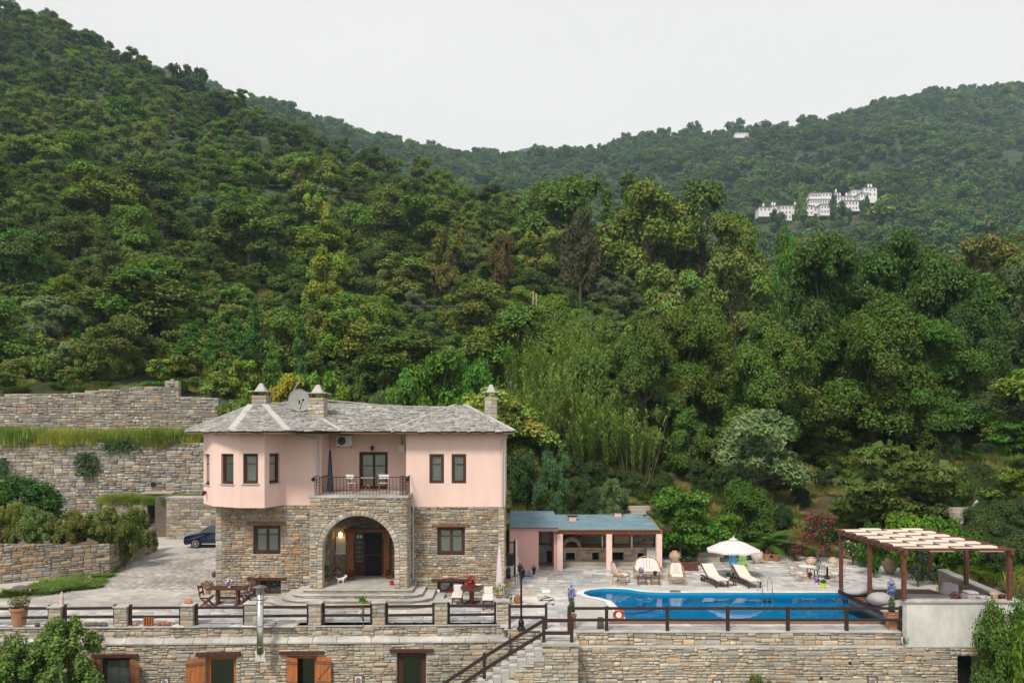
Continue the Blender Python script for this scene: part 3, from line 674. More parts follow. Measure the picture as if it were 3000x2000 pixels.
# left raised bed wall
frK = Fr((X_(-140, 37.0), 37.0), (X_(322, 40.9), 40.9)); wk = thing('stone_wall', 'brown rubble stone wall of the raised bed holding the hedge at the left', 'wall', frK.pt(4, 0, 0)); SK = Stones('house', PAL_HOUSE, 'stone')
def ktop(u): return np.interp(u, [0, frK.L], [2.15, 1.60])
stone_run(wk, frK, 0, 2.3, st=SK, top=ktop, thick=.5, h=(.09, .24), w=(.18, .5), mort='mortar_dark')
frK2 = Fr(frK.pt(frK.L, 0, 0)[:2], (frK.pt(frK.L, 0, 0)+Vector((-1.2, 8, 0)))[:2]); stone_run(wk, frK2, 0, 1.55, st=SK, thick=.4, h=(.11, .3), w=(.22, .65), mort='mortar_dark')
SK.finish(wk)
q = frK.pt(frK.L, -.3, 0); mb = MB(); mb.prism([frK.pt(0, -.3, 0)[:2], q[:2], (q.x-.9, 48.5), (-40, 49)], 0, 1.3); o = mb.build('raised_bed', 'soil'); o['kind'] = 'structure'
# ================================================================== the house
HS = thing('stone_house', 'two storey house with rubble stone ground floor, pink plastered upper floor and grey slate roof', 'house', (-7.5, 38, 0))
SH = Stones('house', PAL_HOUSE, 'stone', limit=300); QU = Stones('pale', PAL_PALE, 'stone', limit=40)
D0 = 35.5; xl, xr = X_(632, D0), X_(1478, D0); XPL, XPR = -9.15, -4.76
frH = Fr((xl, D0), (xr, D0)); ZL, ZR, ZE = 4.25, 4.17, 7.62
gw = (fU(frH, 741), fU(frH, 822), fZ(frH, 0, 1622), fZ(frH, 0, 1538)); gw2 = (fU(frH, 1281), fU(frH, 1362), fZ(frH, 0, 1625), fZ(frH, 0, 1543))
bw = (fU(frH, 748), fU(frH, 823), fZ(frH, 0, 1740), fZ(frH, 0, 1699)); bw2 = (fU(frH, 1281), fU(frH, 1361), fZ(frH, 0, 1738), fZ(frH, 0, 1702))
uPL, uPR = XPL-xl, XPR-xl
mb = MB(); solid(mb, frH, 0, uPL+.3, 0, ZL, -.35, 0, [gw, bw]); solid(mb, frH, uPR-.3, frH.L, 0, ZR, -.35, 0, [gw2, bw2])
mb.box(xl, xl+.35, D0+.35, 46, 0, ZL); mb.box(xr-.35, xr, D0+.35, 46, 0, ZR); mb.box(xl, xr, 45.65, 46, 0, ZL)
mb.box(XPL+.02, XPR-.02, 37.03, 37.4, 0, 4.5); mb.box(XPL, XPL+.4, 34.45, 37.03, 0, 4.6); mb.box(XPR-.4, XPR, 34.45, 37.03, 0, 4.6)
bodyw = mb.build('ground_floor_wall', 'mortar', HS)
SH.lay(frH, 0, ZL, bodyw, rect_holes([gw, bw], .02), u0=.3, u1=uPL+.02, h=(.07, .19), w=(.14, .5)); SH.lay(frH, 0, ZR, bodyw, rect_holes([gw2, bw2], .02), u0=uPR-.05, u1=frH.L-.3, h=(.07, .19), w=(.14, .5))
for a, b, z in ((0, .3, ZL), (frH.L-.3, frH.L, ZR)): QU.lay(frH, 0, z, bodyw, u0=a, u1=b, h=(.16, .26), w=(.28, .32), split=0)
# right side wall, left side wall
frHR = Fr((xr, D0), (xr, 46)); SH.lay(frHR, 0, ZR, bodyw, u0=0, u1=3, h=(.1, .25), w=(.2, .6))
# recess of the porch, inside
frI = Fr((XPL+.4, 37.03), (XPR-.4, 37.03)); door_u = (fU(frI, 1034), fU(frI, 1126), .62, fZ(frI, 0, 1556)); SH.lay(frI, .62, 4.4, bodyw, rect_holes([(door_u[0]-.3, door_u[1]+.3, .5, door_u[3]+.14)]), h=(.08, .2), w=(.16, .5))
frIL = Fr((XPL+.4, 34.45), (XPL+.4, 37.0)); SH.lay(frIL, .62, 4.4, bodyw, h=(.08, .2), w=(.16, .5))
# porch front with arch
ZT = 4.72; frP = Fr((XPL, 34.0), (XPR, 34.0)); uc = (X_(945, 34)+X_(1156, 34))/2-XPL; ra = (X_(1156, 34)-X_(945, 34))/2; zs_ = Z_(1510, 34)-ra
arc = [(uc-ra*math.cos(a), zs_+ra*math.sin(a)) for a in np.linspace(0, math.pi, 25)]
poly = [(0, 0), (uc-ra, 0)]+arc+[(uc+ra, 0), (frP.L, 0), (frP.L, ZT), (0, ZT)]
mb = MB(); mb.fprism(frP, list(reversed(poly)), -.45, 0)
porch = mb.build('porch', 'mortar', HS)
def arch_holes(r):
    def f(a, b):
        m = (a+b)/2
        if m < zs_: return [(uc-r, uc+r)]
        if m-zs_ < r: q = math.sqrt(r*r-(m-zs_)**2); return [(uc-q, uc+q)]
        return []
    return f
SP = Stones('porchpale', PAL_HOUSE[:1]+PAL_PALE+PAL_HOUSE[2:9], 'stone', limit=300)
SP.lay(frP, .0, ZT, porch, arch_holes(ra+.24), h=(.08, .19), w=(.14, .42), u0=0, u1=frP.L)
nv = 27
for i in range(nv):
    a = math.pi*(i+.5)/nv; r = ra+.115; c = frP.pt(uc-r*math.cos(a), 0, zs_+r*math.sin(a))
    QU.put(Matrix.Translation(c) @ Matrix.Rotation(-(math.pi/2-a), 4, 'Y') @ Matrix.Diagonal((r*math.pi/nv-.015, .06, .23, 1)), 9, porch)
zz = .62
while zz < zs_-.05:
    hh = min(random.uniform(.15, .25), zs_-zz)
    for s_ in (-1, 1): QU.put(Matrix.Translation(frP.pt(uc+s_*(ra+.12), 0, zz+hh/2)) @ Matrix.Diagonal((.23, .06, hh-.015, 1)), 9, porch)
    zz += hh
frPS = Fr((XPR, 34.0), (XPR, 35.5)); SP.lay(frPS, 0, ZT, porch, h=(.08, .19), w=(.14, .42))
SP.finish(HS, 'porch_stonework'); QU.limit = 90; QU.finish(HS, 'quoins'); SH.finish(HS, 'facade_stonework')
mb = MB(); mb.box(XPL+.4, XPR-.4, 34.0, 37.03, .3, .632); mb.build('porch_floor', 'coping', HS)
mb = MB(); mb.box(XPL-.06, XPR+.06, 33.93, 37.4, ZT, ZT+.12); balc = mb.build('balcony_floor', 'coping', HS)
for op in (gw, gw2): window(HS, frH, op, 0, .12, .11, 2, .3, 'dark_wood', sill='coping')
for op in (bw, bw2): window(HS, frH, op, 0, .16, .05, 2, 0, 'dark_wood', curtain=False)
lintel(frH, HS, 723, 840, 1528, 1537, 0); lintel(frH, HS, 1266, 1378, 1535, 1542, 0); lintel(frH, HS, 725, 840, 1690, 1698, 0, 'dark_wood'); lintel(frH, HS, 1265, 1374, 1694, 1702, 0, 'dark_wood')
# front door
u0, u1, z0, z1 = door_u; f = frI; D = MB(); frame_ring(D, f, u0, u1, z0, z1, .07, -.02, .06, False); D = D.build('front_door', 'dark_wood', HS)
um = u0+(u1-u0)*.34
m = MB(); m.fbox(f, u0+.07, um-.01, .01, .04, z0+.02, z0+.7)
m.fbox(f, u0+.07, u0+.14, .01, .05, z0+.7, z1-.07); m.fbox(f, um-.08, um-.01, .01, .05, z0+.7, z1-.07); m.build('leaf', 'dark_wood', D)
for c in range(3):
    for r in range(6):
        a = u0+.15+(um-u0-.24)*c/3; b = z0+.72+(z1-z0-.8)*r/6; m = MB(); m.fbox(f, a+.01, a+(um-u0-.24)/3-.01, .01, .02, b+.015, b+(z1-z0-.8)/6-.015); m.build('pane', 'glass_dark', D)
for c in range(2):
    for r_ in (0,):
        m = MB(); cu = u0+.2+c*.16; m.fbox(f, cu, cu+.1, .04, .055, z1-.32, z1-.16); m.build('ornament', 'white', D)
m = MB(); m.fbox(f, um+.01, u1-.08, -.01, .035, z0+.02, z1-.08); m.build('screen_door', 'dark', D)
m = MB(); m.fbox(f, um+.01, um+.07, .0, .06, z0+.02, z1-.08); m.fbox(f, u1-.14, u1-.08, .0, .06, z0+.02, z1-.08); m.fbox(f, um+.07, u1-.14, .0, .05, z0+1.0, z0+1.06); m.build('screen_frame', 'dark_wood', D)
for a, b in ((1016, 1036), (1124, 1141)):
    m = MB(); ua, ub = fU(frI, a, .3), fU(frI, b, .3); m.fbox(frI, ua, ub, .02, .30, .64, z1-.02); m.fbox(frI, ua-.06, ub+.06, .02, .34, z1-.3, z1-.02)
    m.fbox(frI, ua-.05, ub+.05, .02, .34, .62, .8); m.build('door_post', 'post_wood', HS)
m = MB(); m.fbox(frI, fU(frI, 1008, .3), fU(frI, 1150, .3), .02, .33, z1, z1+.16); m.build('door_beam', 'lintel_wood', HS)
# steps
t = thing('porch_steps', 'broad curved slate steps in front of the arched porch', 'steps', (-7, 33.6, 0)); SS = Stones('flag', PAL_FLAG, 'flag', top=True, name='flagstone', limit=120)
for k in range(4):
    e = 1.30-k*.36; z1_ = .155*(k+1); yf = 33.95-e; a, b = XPL+.02-e*1.25, XPR-.02+e*1.25; c = e*.62
    pl = [(a, 35.4), (a, yf+c*1.1), (a+c*.6, yf+c*.45), (a+c*1.5, yf), (b-c*1.5, yf), (b-c*.6, yf+c*.45), (b, yf+c*1.1), (b, 35.4)]
    m = MB(); m.prism(list(pl), z1_-.155 if k == 0 else z1_-.16, z1_-.045); m.build('riser', 'mortar', t)
    m = MB(); m.prism([(x+(-.04 if x < -7 else .04), y-(.05 if y < 35 else 0)) for x, y in pl], z1_-.045, z1_); m.build('tread', 'coping', t, bevel=.01)
    s_r = Stones('house', PAL_HOUSE, 'stone', limit=30); f_ = Fr((a+c*1.5, yf), (b-c*1.5, yf)); s_r.lay(f_, z1_-.155, z1_-.05, t, h=(.1, .12), w=(.2, .5), out=.02, split=0); s_r.finish(t)
# recess wall above the balcony + pink upper floor
ZB = ZT+.12; xA = X_(942, D0); xB = X_(1190, D0); dR = 37.3
def pl_wall(mb, A, B, z0, z1, ops=(), th=.3): fr = Fr(A, B); solid(mb, fr, 0, fr.L, z0, z1, -th, 0, list(ops)); return fr
BAY = [(-14.95, 36.4), (-13.93, 34.95), (X_(702, 34.15), 34.15), (X_(775, 34.15), 34.15), (X_(836, 35.5), 35.5), (xA, 35.5)]
mb = MB(); WIN = []
def W4(fr, x0, x1, y0=1328, y1=1416): return (fU(fr, x0), fU(fr, x1), fZ(fr, fU(fr, x0), y1), fZ(fr, fU(fr, x0), y0))
spec = [(0, 596, 614), (1, 648, 684), (2, 712, 756), (3, 789, 820)]
for i in range(5):
    fr = Fr(BAY[i], BAY[i+1]); ops = [W4(fr, a, b) for k, a, b in spec if k == i]; solid(mb, fr, 0, fr.L, ZL, ZE, -.3, 0, ops); WIN += [(fr, o_) for o_ in ops]
pl_wall(mb, (-14.95, 46), (-14.95, 36.4), ZL, ZE)
frT = Fr((xB, D0), (xr+.02, D0)); wR = [W4(frT, 1258, 1301, 1329, 1415), W4(frT, 1323, 1366, 1329, 1415)]
solid(mb, frT, 0, frT.L, ZR, ZE, -.3, .03, wR); pl_wall(mb, (xr+.02, D0), (xr+.02, 46), ZR, ZE); pl_wall(mb, (xA+.004, D0+.01), (xA+.004, dR), ZB, ZE); pl_wall(mb, (xB, dR), (xB, D0), ZB, ZE)
frC = Fr((xA-.1, dR), (xB+.1, dR)); dd = (fU(frC, 1052), fU(frC, 1136), ZB+.02, fZ(frC, 0, 1323)); solid(mb, frC, 0, frC.L, ZB-.3, ZE, -.3, 0, [dd])
# overhang undersides and eaves board
mb.prism([(-14.8, 36.42), (-13.85, 35.1), (BAY[2][0]+.1, 34.3), (BAY[3][0]-.1, 34.3), (BAY[4][0]-.1, 35.6), (BAY[4][0], 35.9), (-13.9, 36.5)], ZL+.012, ZL+.12)
up = mb.build('upper_wall', 'plaster', HS)
for fr, op in WIN: window(HS, fr, op, 0, .10, .07, 1, .32, 'dark_wood', sill='zinc')
for op in wR: window(HS, frT, op, .05, .02, .085, 1, .33, 'dark_wood')
bd = window(HS, frC, dd, 0, .12, .10, 2, .36, 'dark_wood', name='balcony_door')
# eaves slab
E = [(X_(543, 36), 36.0), (X_(676, 33.5), 33.5), (X_(843, 33.5), 33.5), (X_(925, 34.8), 34.8), (X_(1000, 34.9), 34.9), (X_(1140, 34.9), 34.9), (X_(1506, 34.9), 34.9), (X_(1506, 34.9), 46.4), (X_(543, 36), 46.4)]
mb = MB(); mb.prism(E, ZE, ZE+.05); mb.build('eaves', 'lintel_wood', HS)
# roof faces, slates laid on each
RZ = ZE+.05; e = [Vector((x, y, RZ+.02)) for x, y in E]
A1 = P(735, 1190, 37.6); A2 = P(775, 1190, 37.6); A3 = P(860, 1181, 39.2); M1 = P(950, 1176, 39.8); M2 = P(1150, 1194, 40.0); M3 = P(1325, 1197, 40.2); A4 = P(1335, 1190, 38.2); A5 = P(1362, 1190, 38.2)
bk = lambda v, y=45.8: Vector((v.x, y, RZ))
FACES = [(e[0], e[1], A1, A1), (e[1], e[2], A2, A1), (e[2], e[4], A3, A2), (e[4], (e[4]+e[5])/2, (M1+M2)/2, A3), ((e[4]+e[5])/2, e[5], M3, (M1+M2)/2), (e[5], e[6], A5, A4), (e[6], Vector((e[6].x, 46.4, RZ)), Vector((A5.x, 43, A5.z)), A5), (e[5], A4, M3, M3),
         (Vector((e[0].x, 46.4, RZ)), e[0], A1, Vector((A1.x, 43, A1.z)))]
rm = MB()
for q in FACES: rm.add([*q], [(0, 1, 2, 3)] if q[2] != q[3] else [(0, 1, 2)])
rm.add([A1, A2, A3, Vector((A1.x, 43, A1.z))], [(0, 1, 2, 3)]); rm.add([A3, (M1+M2)/2, M3, Vector((A5.x, 43, A5.z)), Vector((A1.x, 43, A1.z))], [(0, 1, 2, 3, 4)]); rm.add([A4, A5, Vector((A5.x, 43, A5.z)), M3], [(0, 1, 2, 3)])
rm.add([Vector((e[0].x, 46.4, RZ)), Vector((A1.x, 43, A1.z)), Vector((A5.x, 43, A5.z)), Vector((e[6].x, 46.4, RZ))], [(0, 1, 2, 3)])
roof = rm.build('roof', 'under_slate', HS)
SLT = Stones('slate', PAL_SLATE, 'slate', top=True, name='slate', limit=300)
for qi, (a, b, c, d) in enumerate(FACES[:8]):
    ln = ((d-a).length+(c-b).length)/2; nrow = max(3, int(ln/.20)); nrm = (b-a).cross(c-a); nrm = nrm.normalized()
    if nrm.z < 0: nrm = -nrm
    for r in range(nrow):
        v = (r+.5)/nrow; p, q = a.lerp(d, v), b.lerp(c, v); L_ = (q-p).length; s_ = 0; ux = (q-p).normalized(); vy = nrm.cross(ux).normalized()
        if (d-a).dot(vy) < 0: vy = -vy
        while s_ < L_-.03:
            w_ = min(random.uniform(.16, .5), L_-s_); c_ = p+ux*(s_+w_/2)+vy*random.gauss(0, .03)
            # each slab leans back so its lower edge stands proud
            rot = Matrix((ux, (vy*math.cos(.16)-nrm*math.sin(.16)*1), (nrm*math.cos(.16)+vy*math.sin(.16)))).transposed().to_4x4()
            M4 = Matrix.Translation(c_+nrm*(.035+random.random()*.02)) @ rot @ Matrix.Rotation(random.gauss(0, .05), 4, 'Z') @ Matrix.Diagonal((w_*.97, ln/nrow*1.5, random.uniform(.025, .05), 1))
            SLT.put(M4, w_*(1.2 if v < .3 else 1), roof); s_ += w_
SLT.finish(HS, 'slates')
for a, b, w_ in ((e[1], A1, .30), (e[2], A2, .30), (e[4], A3, .22), (e[5], A4, .22), (e[6], A5, .22), (A1, A2, .3), (e[0], A1, .22), (A3, M1, .2), (M1, M2, .2), (M2, M3, .2), (A2, A3, .2)):
    n_ = max(1, int((b-a).length/.7)); 
    for i in range(n_):
        p, q = a.lerp(b, i/n_), a.lerp(b, (i+1)/n_); m = MB(); m.bar(p+Vector((0, 0, .085)), q+Vector((0, 0, .095)), w_*random.uniform(.9, 1.1), .05); m.build('ridge_slab', 'cement', roof)
# gutter
mb = MB()
for a, b in zip(E[:7], E[1:7]): mb.bar((a[0], a[1]-.03, ZE+.03), (b[0], b[1]-.03, ZE+.03), .06, .055)
mb.build('gutter', 'lintel_wood', HS)
def chimney(x0, x1, yb, yt, ycap, ytip, d, lab):
    w_ = X_(x1, d)-X_(x0, d); xc = (X_(x1, d)+X_(x0, d))/2; zb, zt_, zc, zp = Z_(yb, d)-.5, Z_(yt, d), Z_(ycap, d), Z_(ytip, d)
    m = MB(); m.box(xc-w_/2+.02, xc+w_/2-.02, d, d+w_-.04, zb, zt_); ch = m.build('chimney', 'mortar', HS); s = Stones('pale', PAL_PALE, 'stone', limit=40)
    s.lay(Fr((xc-w_/2, d), (xc+w_/2, d)), zb, zt_, ch, h=(.13, .2), w=(.18, .4), out=.02); s.lay(Fr((xc+w_/2-.02, d), (xc+w_/2-.02, d+w_)), zb, zt_, ch, h=(.13, .2), w=(.18, .4), out=.02); s.lay(Fr((xc-w_/2+.02, d+w_), (xc-w_/2+.02, d)), zb, zt_, ch, h=(.13, .2), w=(.18, .4), out=.02); s.finish(ch)
    m = MB()
    for sx_ in (-1, 1):
        for sy_ in (0, 1): m.cbox((xc+sx_*(w_/2-.06), d+.06+sy_*(w_-.14), (zt_+zc)/2), (.09, .09, zc-zt_))
    m.build('vent_leg', 'lintel_wood', ch)
    m = MB(); o_ = .12; m.box(xc-w_/2-o_, xc+w_/2+o_, d-o_, d+w_+o_, zc, zc+.045); m.build('cap_slab', 'cement', ch)
    m = MB(); b_ = w_*.36; yc = d+w_/2-.02; m.add([(xc-b_, yc-b_, zc+.045), (xc+b_, yc-b_, zc+.045), (xc+b_, yc+b_, zc+.045), (xc-b_, yc+b_, zc+.045), (xc-.07, yc-.07, zp), (xc+.07, yc-.07, zp), (xc+.07, yc+.07, zp), (xc-.07, yc+.07, zp)], [(0, 1, 5, 4), (1, 2, 6, 5), (2, 3, 7, 6), (3, 0, 4, 7), (4, 5, 6, 7)]); m.build('cap_cone', 'cement', ch, bevel=.03)
chimney(737, 780, 1184, 1158, 1147, 1121, 38.6, ''); chimney(903, 949, 1224, 1165, 1152, 1125, 36.6, ''); chimney(1420, 1456, 1236, 1163, 1150, 1125, 36.6, '')
# pipes
def pipe(pts, r=.045, mat='zinc', name='downpipe', par=None): m = MB(); m.tube(pts, r, 8); return m.build(name, mat, par or HS)
d_ = D0-.12
pipe([P(865, 1268, d_-.3), P(866, 1274, d_-.2), P(930, 1285, d_), P(931, 1290, d_), P(931, 1392, d_+.02)]); pipe([P(1486, 1272, 35.2), P(1486, 1278, 35.2), P(1473, 1292, d_), P(1472, 1300, d_), P(1472, 1482, d_)])
pipe([P(1210, 1482, d_), P(1210, 1697, d_), P(1204, 1700, d_-.1)], .04); pipe([P(1203, 1455, d_-.1), P(1204, 1500, d_-.1), P(1203, 1698, d_-.1)], .035, 'dark_wood')
# balcony railing
t = MB(); rl = MB(); zr = fZ(Fr((XPL, 34.02), (XPR, 34.02)), 0, 1397)
x0, x1 = X_(938, 34.05), X_(1190, 34.05); yr = 34.05
rl.bar((x0, yr, zr), (x1, yr, zr), .05, .03); rl.bar((x0, yr, ZB+.08), (x1, yr, ZB+.08), .03, .02); R1 = rl.build('balcony_railing', 'brown_iron', HS)
n_ = 26
for i in range(n_+1):
    x = x0+(x1-x0)*i/n_; m = MB(); m.box(x-.009, x+.009, yr-.009, yr+.009, ZB, zr)
    if i % 2: m.ball((x, yr, (ZB+zr)/2-.1), .028, 6, 4)
    m.build('baluster', 'brown_iron', R1)
m = MB()
for x in (x0-.02, x1-.25):
    for zz in np.linspace(ZB+.02, zr+.05, 7): m.box(x-.22 if x < -8 else x, x if x < -8 else x+.25, yr-.02, yr+.0, zz-.012, zz+.012)
    for k in range(4): xx = (x-.22 if x < -8 else x)+.07*k; m.box(xx-.01, xx+.02, yr-.025, yr+.005, ZB, zr+.06)
m.build('corner_grille', 'brown_iron', R1)
for sx_ in (x0-.0, x1):
    m = MB(); m.bar((sx_, yr, zr), (sx_, 35.4, zr), .03, .03)
    for k in range(9): m.box(sx_-.008, sx_+.008, yr+.15*k, yr+.15*k+.016, ZB, zr)
    m.build('side_railing', 'brown_iron', R1)
# items on the facade
t = thing('air_conditioner', 'white outdoor air conditioning unit high on the wall left of the balcony door', 'air conditioner', P(1011, 1308, 37))
xa, xb, za, zb = X_(985, 36.9), X_(1031, 36.9), Z_(1307, 36.9), Z_(1275, 36.9)
m = MB(); m.box(xa, xb, 36.9, 37.24, za, zb); m.build('casing', 'white', t, bevel=.02)
m = MB(); m.tube([(xa+.27, 36.89, (za+zb)/2), (xa+.27, 36.87, (za+zb)/2)], .2, 20); m.build('fan_grille', 'dark', t)
m = MB(); [m.tube([(xa+.27+r*math.cos(a), 36.86, (za+zb)/2+r*math.sin(a)) for a in np.linspace(0, 2*math.pi, 21)], .006, 4) for r in (.07, .13, .195)]; m.build('guard', 'zinc', t)
m = MB(); m.box(xa+.05, xa+.1, 36.95, 37.3, za-.05, za); m.box(xb-.1, xb-.05, 36.95, 37.3, za-.05, za); m.build('bracket', 'brown_iron', t)
t = thing('fuse_box', 'small white junction box under the eaves right of the balcony door', 'box', P(1176, 1323, 37.1)); m = MB(); m.box(X_(1168, 37.1), X_(1185, 37.1), 37.1, 37.28, Z_(1323, 37.1), Z_(1302, 37.1)); m.build('casing', 'white', t, bevel=.01); pipe([P(1180, 1302, 37.2), P(1175, 1280, 37.2)], .012, 'brown_iron', 'cable', t)
def wall_lamp(p, label, lit=False, n=(0, -1, 0)):
    t = thing('wall_lamp', label, 'lamp', p); p = Vector(p); m = MB(); m.cbox(p, (.1, .03, .16)); m.bar(p+Vector((0, -.02, .05)), p+Vector((0, -.18, .08)), .025); m.build('bracket', 'brown_iron', t)
    m = MB(); m.lathe([(.01, .12), (.09, .04), (.075, -.1), (.03, -.14)], 8, p+Vector((0, -.2, -.0))); m.build('lantern', 'dark_wood' if not lit else 'lampglow', t); return t
MAT['lampglow'] = M('lamp_glow', (.9, .7, .4), emit=(1, .62, .25, 9)); 
wall_lamp(P(1092, 1311, 37.28), 'small dark lantern on the wall over the balcony door'); wall_lamp(P(1000, 1563, 36.95), 'lit lantern on the porch wall over the white notice board', True)
wall_lamp(P(601, 1442, 35.85), 'small white and dark lamp low on the leftmost bay wall')
t = thing('notice_board', 'blank cream notice board on the stone wall inside the porch', 'board', P(1000, 1620, 36.95)); m = MB(); m.box(X_(985, 36.95), X_(1014, 36.95), 36.9, 36.95, Z_(1618, 36.95), Z_(1571, 36.95)); m.build('panel', 'cream', t); m = MB(); m.box(X_(983, 36.95), X_(1016, 36.95), 36.88, 36.97, Z_(1622, 36.95), Z_(1618, 36.95)); m.build('shelf', 'white', t)
# dish
t = thing('satellite_dish', 'grey satellite dish on the roof left of the middle chimney', 'satellite dish', P(878, 1205, 37.5)); c = P(877, 1172, 37.3)
m = MB(); prof = [(.001, .10), (.25, .08), (.45, .03), (.56, 0)]; ax = Vector((.62, -.78, .1)).normalized(); q = ax.to_track_quat('Z', 'Y').to_matrix(); T = MB(); T.lathe([(r, -z) for r, z in prof]+[(.56, .02), (.45, .005-.02), (.001, -.08)], 28)
m.add([c+q@Vector(v)*Vector((1, 1, 1)).x for v in T.v], T.f); m.build('dish', 'zinc', t, smooth=False)
m = MB(); tipd = c+ax*.5+Vector((0, 0, -.05)); m.tube([c+Vector((0, 0, -.5)), tipd], .018, 6); m.tube([tipd, tipd-ax*.1], .05, 8); m.tube([c, c+Vector((-.05, .1, -.35)), P(874, 1208, 37.5)+Vector((0, 0, -.3))], .03, 6); m.build('arm', 'dark', t)
t = thing('mast', 'thin slanted antenna mast behind the satellite dish', 'antenna', P(850, 1180, 39)); m = MB(); m.tube([P(848, 1180, 39), P(862, 1140, 39), P(880, 1112, 39)], .02, 5); m.build('pole', 'zinc', t)
# side shutter on the right wall
m = MB(); m.box(xr+.32, xr+.36, 37.2, 37.9, 5.3, 6.6); m.build('shutter', 'dark_wood', HS)

# ================================================================== bar pavilion
BR = thing('bar_pavilion', 'low salmon pink pool pavilion with blue shingle roof and stone barbecue counter', 'pavilion', (5, 43, 0))
yb0, ybk = 42.0, 45.3; xa, xb, xc, xd = X_(1493, 41.6), X_(1578, 41.6), X_(1632, 42), X_(1938, 42); ZEV, ZRD = Z_(1549, 42.0), Z_(1500, 44.9)
fr1 = Fr((xa, 41.6), (xb, 41.6)); mb = MB(); mb.box(xa, xb, 41.6, 45.2, 0, 2.42); mb.box(xa, X_(1660, 45), 45.2, 45.4, 0, 2.5)
mb.box(X_(1623, 42.0), X_(1634, 42.0), 42.0, 45.2, 0, 2.35)
mb.box(xb, X_(1634, 41.7), 41.65, 41.8, 2.2, 2.42)
mb.build('block_wall', 'bar_plaster', BR)
for px, d in ((1640, 42.0), (1784, 42.0), (1930, 42.0)):
    x = X_(px, d); m = MB(); m.box(x-.155, x+.155, d-.15, d+.15, 0, Z_(1563, d)); m.build('column', 'plaster', BR)
m = MB(); m.box(xc-.1, xd+.05, yb0-.1, yb0+.1, Z_(1563, 42), Z_(1552, 42)-.0); m.build('beam', 'post_wood', BR)
# roof with shingles
def bar_roof(x0, x1, ye, zev, yr, zr_):
    m = MB(); m.hexa([(x0, ye, zev-.05), (x1, ye, zev-.05), (x1, yr, zr_-.05), (x0, yr, zr_-.05), (x0, ye, zev), (x1, ye, zev), (x1, yr, zr_), (x0, yr, zr_)]); rf = m.build('roof', 'lintel_wood', BR)
    n = 11; L_ = math.hypot(yr-ye, zr_-zev); tl = (zr_-zev)/(yr-ye)
    for r in range(n):
        y = ye+(yr-ye)*(r)/n; z = zev+(zr_-zev)*r/n; x = x0
        while x < x1-.02:
            w = min(random.uniform(.85, 1.1), x1-x); m = MB(); dy = (yr-ye)/n*1.15
            m.hexa([(x+.004, y, z+.002), (x+w-.004, y, z+.002), (x+w-.004, y+dy, z+dy*tl+.0), (x+.004, y+dy, z+dy*tl+.0), (x+.004, y, z+.022), (x+w-.004, y, z+.022), (x+w-.004, y+dy, z+dy*tl+.005), (x+.004, y+dy, z+dy*tl+.005)]); m.build('shingle', 'blue_roof', rf); x += w
bar_roof(X_(1494, 41.4), X_(1633, 41.9), 41.35, 2.44, 45.5, Z_(1497, 45.5)); bar_roof(X_(1633, 41.9)+.01, X_(1930, 41.9), 41.75, ZEV, 45.2, Z_(1507, 45.2))
n_ = 9
for i in range(n_): x = xc+.1+(xd-xc-.2)*i/(n_-1); m = MB(); m.bar((x, 41.8, ZEV-.1), (x, 45.0, Z_(1507, 45.2)-.12), .08, .1); m.build('rafter', 'post_wood', BR)
for px, py in ((1677, 1514), (1809, 1503)):
    x, y, z = P(px, py, 43.8 if px < 1700 else 44.8); z -= .25; m = MB(); m.box(x-.21, x+.21, y-.2, y+.2, z-.4, z+.30); cq = m.build('chimney', 'bar_plaster', BR); m = MB(); m.box(x-.3, x+.3, y-.24, y+.24, z+.30, z+.34); m.build('cap_slab', 'pot_black', cq)
# counter and back wall
SBk = Stones('house', PAL_HOUSE, 'stone', limit=150)
frb = Fr((xc, 45.0), (xd+.1, 45.0)); m = MB(); m.box(xc, xd+.1, 45.02, 45.2, 0, 2.5); bw_ = m.build('back_wall', 'mortar_dark', BR); SBk.lay(frb, 1.0, 2.4, bw_, h=(.12, .25), w=(.25, .6))
frc = Fr((X_(1648, 43.4), 43.4), (X_(1920, 43.4), 43.4)); zc = Z_(1604, 43.4)
N = [(fU(frc, a), fU(frc, b), fZ(frc, 0, d), fZ(frc, 0, c)) for a, b, c, d in ((1658, 1684, 1618, 1641), (1735, 1755, 1618, 1640), (1794, 1827, 1617, 1641), (1868, 1888, 1619, 1640))]
m = MB(); solid(m, frc, 0, frc.L, 0, zc-.06, -.5, 0, N); ct = m.build('counter', 'mortar', BR); m = MB(); m.fbox(frc, -.05, frc.L, -1.4, .05, zc-.06, zc); m.build('counter_top', 'clay', ct); m = MB(); m.fbox(frc, 0, frc.L, -.6, -.5, 0, zc-.06); m.build('niche_back', 'dark', ct)
SBk.lay(frc, .25, zc-.06, ct, rect_holes(N, .05), h=(.12, .25), w=(.2, .45), out=.02)
m = MB(); m.fbox(frc, 0, frc.L, 0, .3, 0, .25); m.build('plinth', 'mortar', ct)
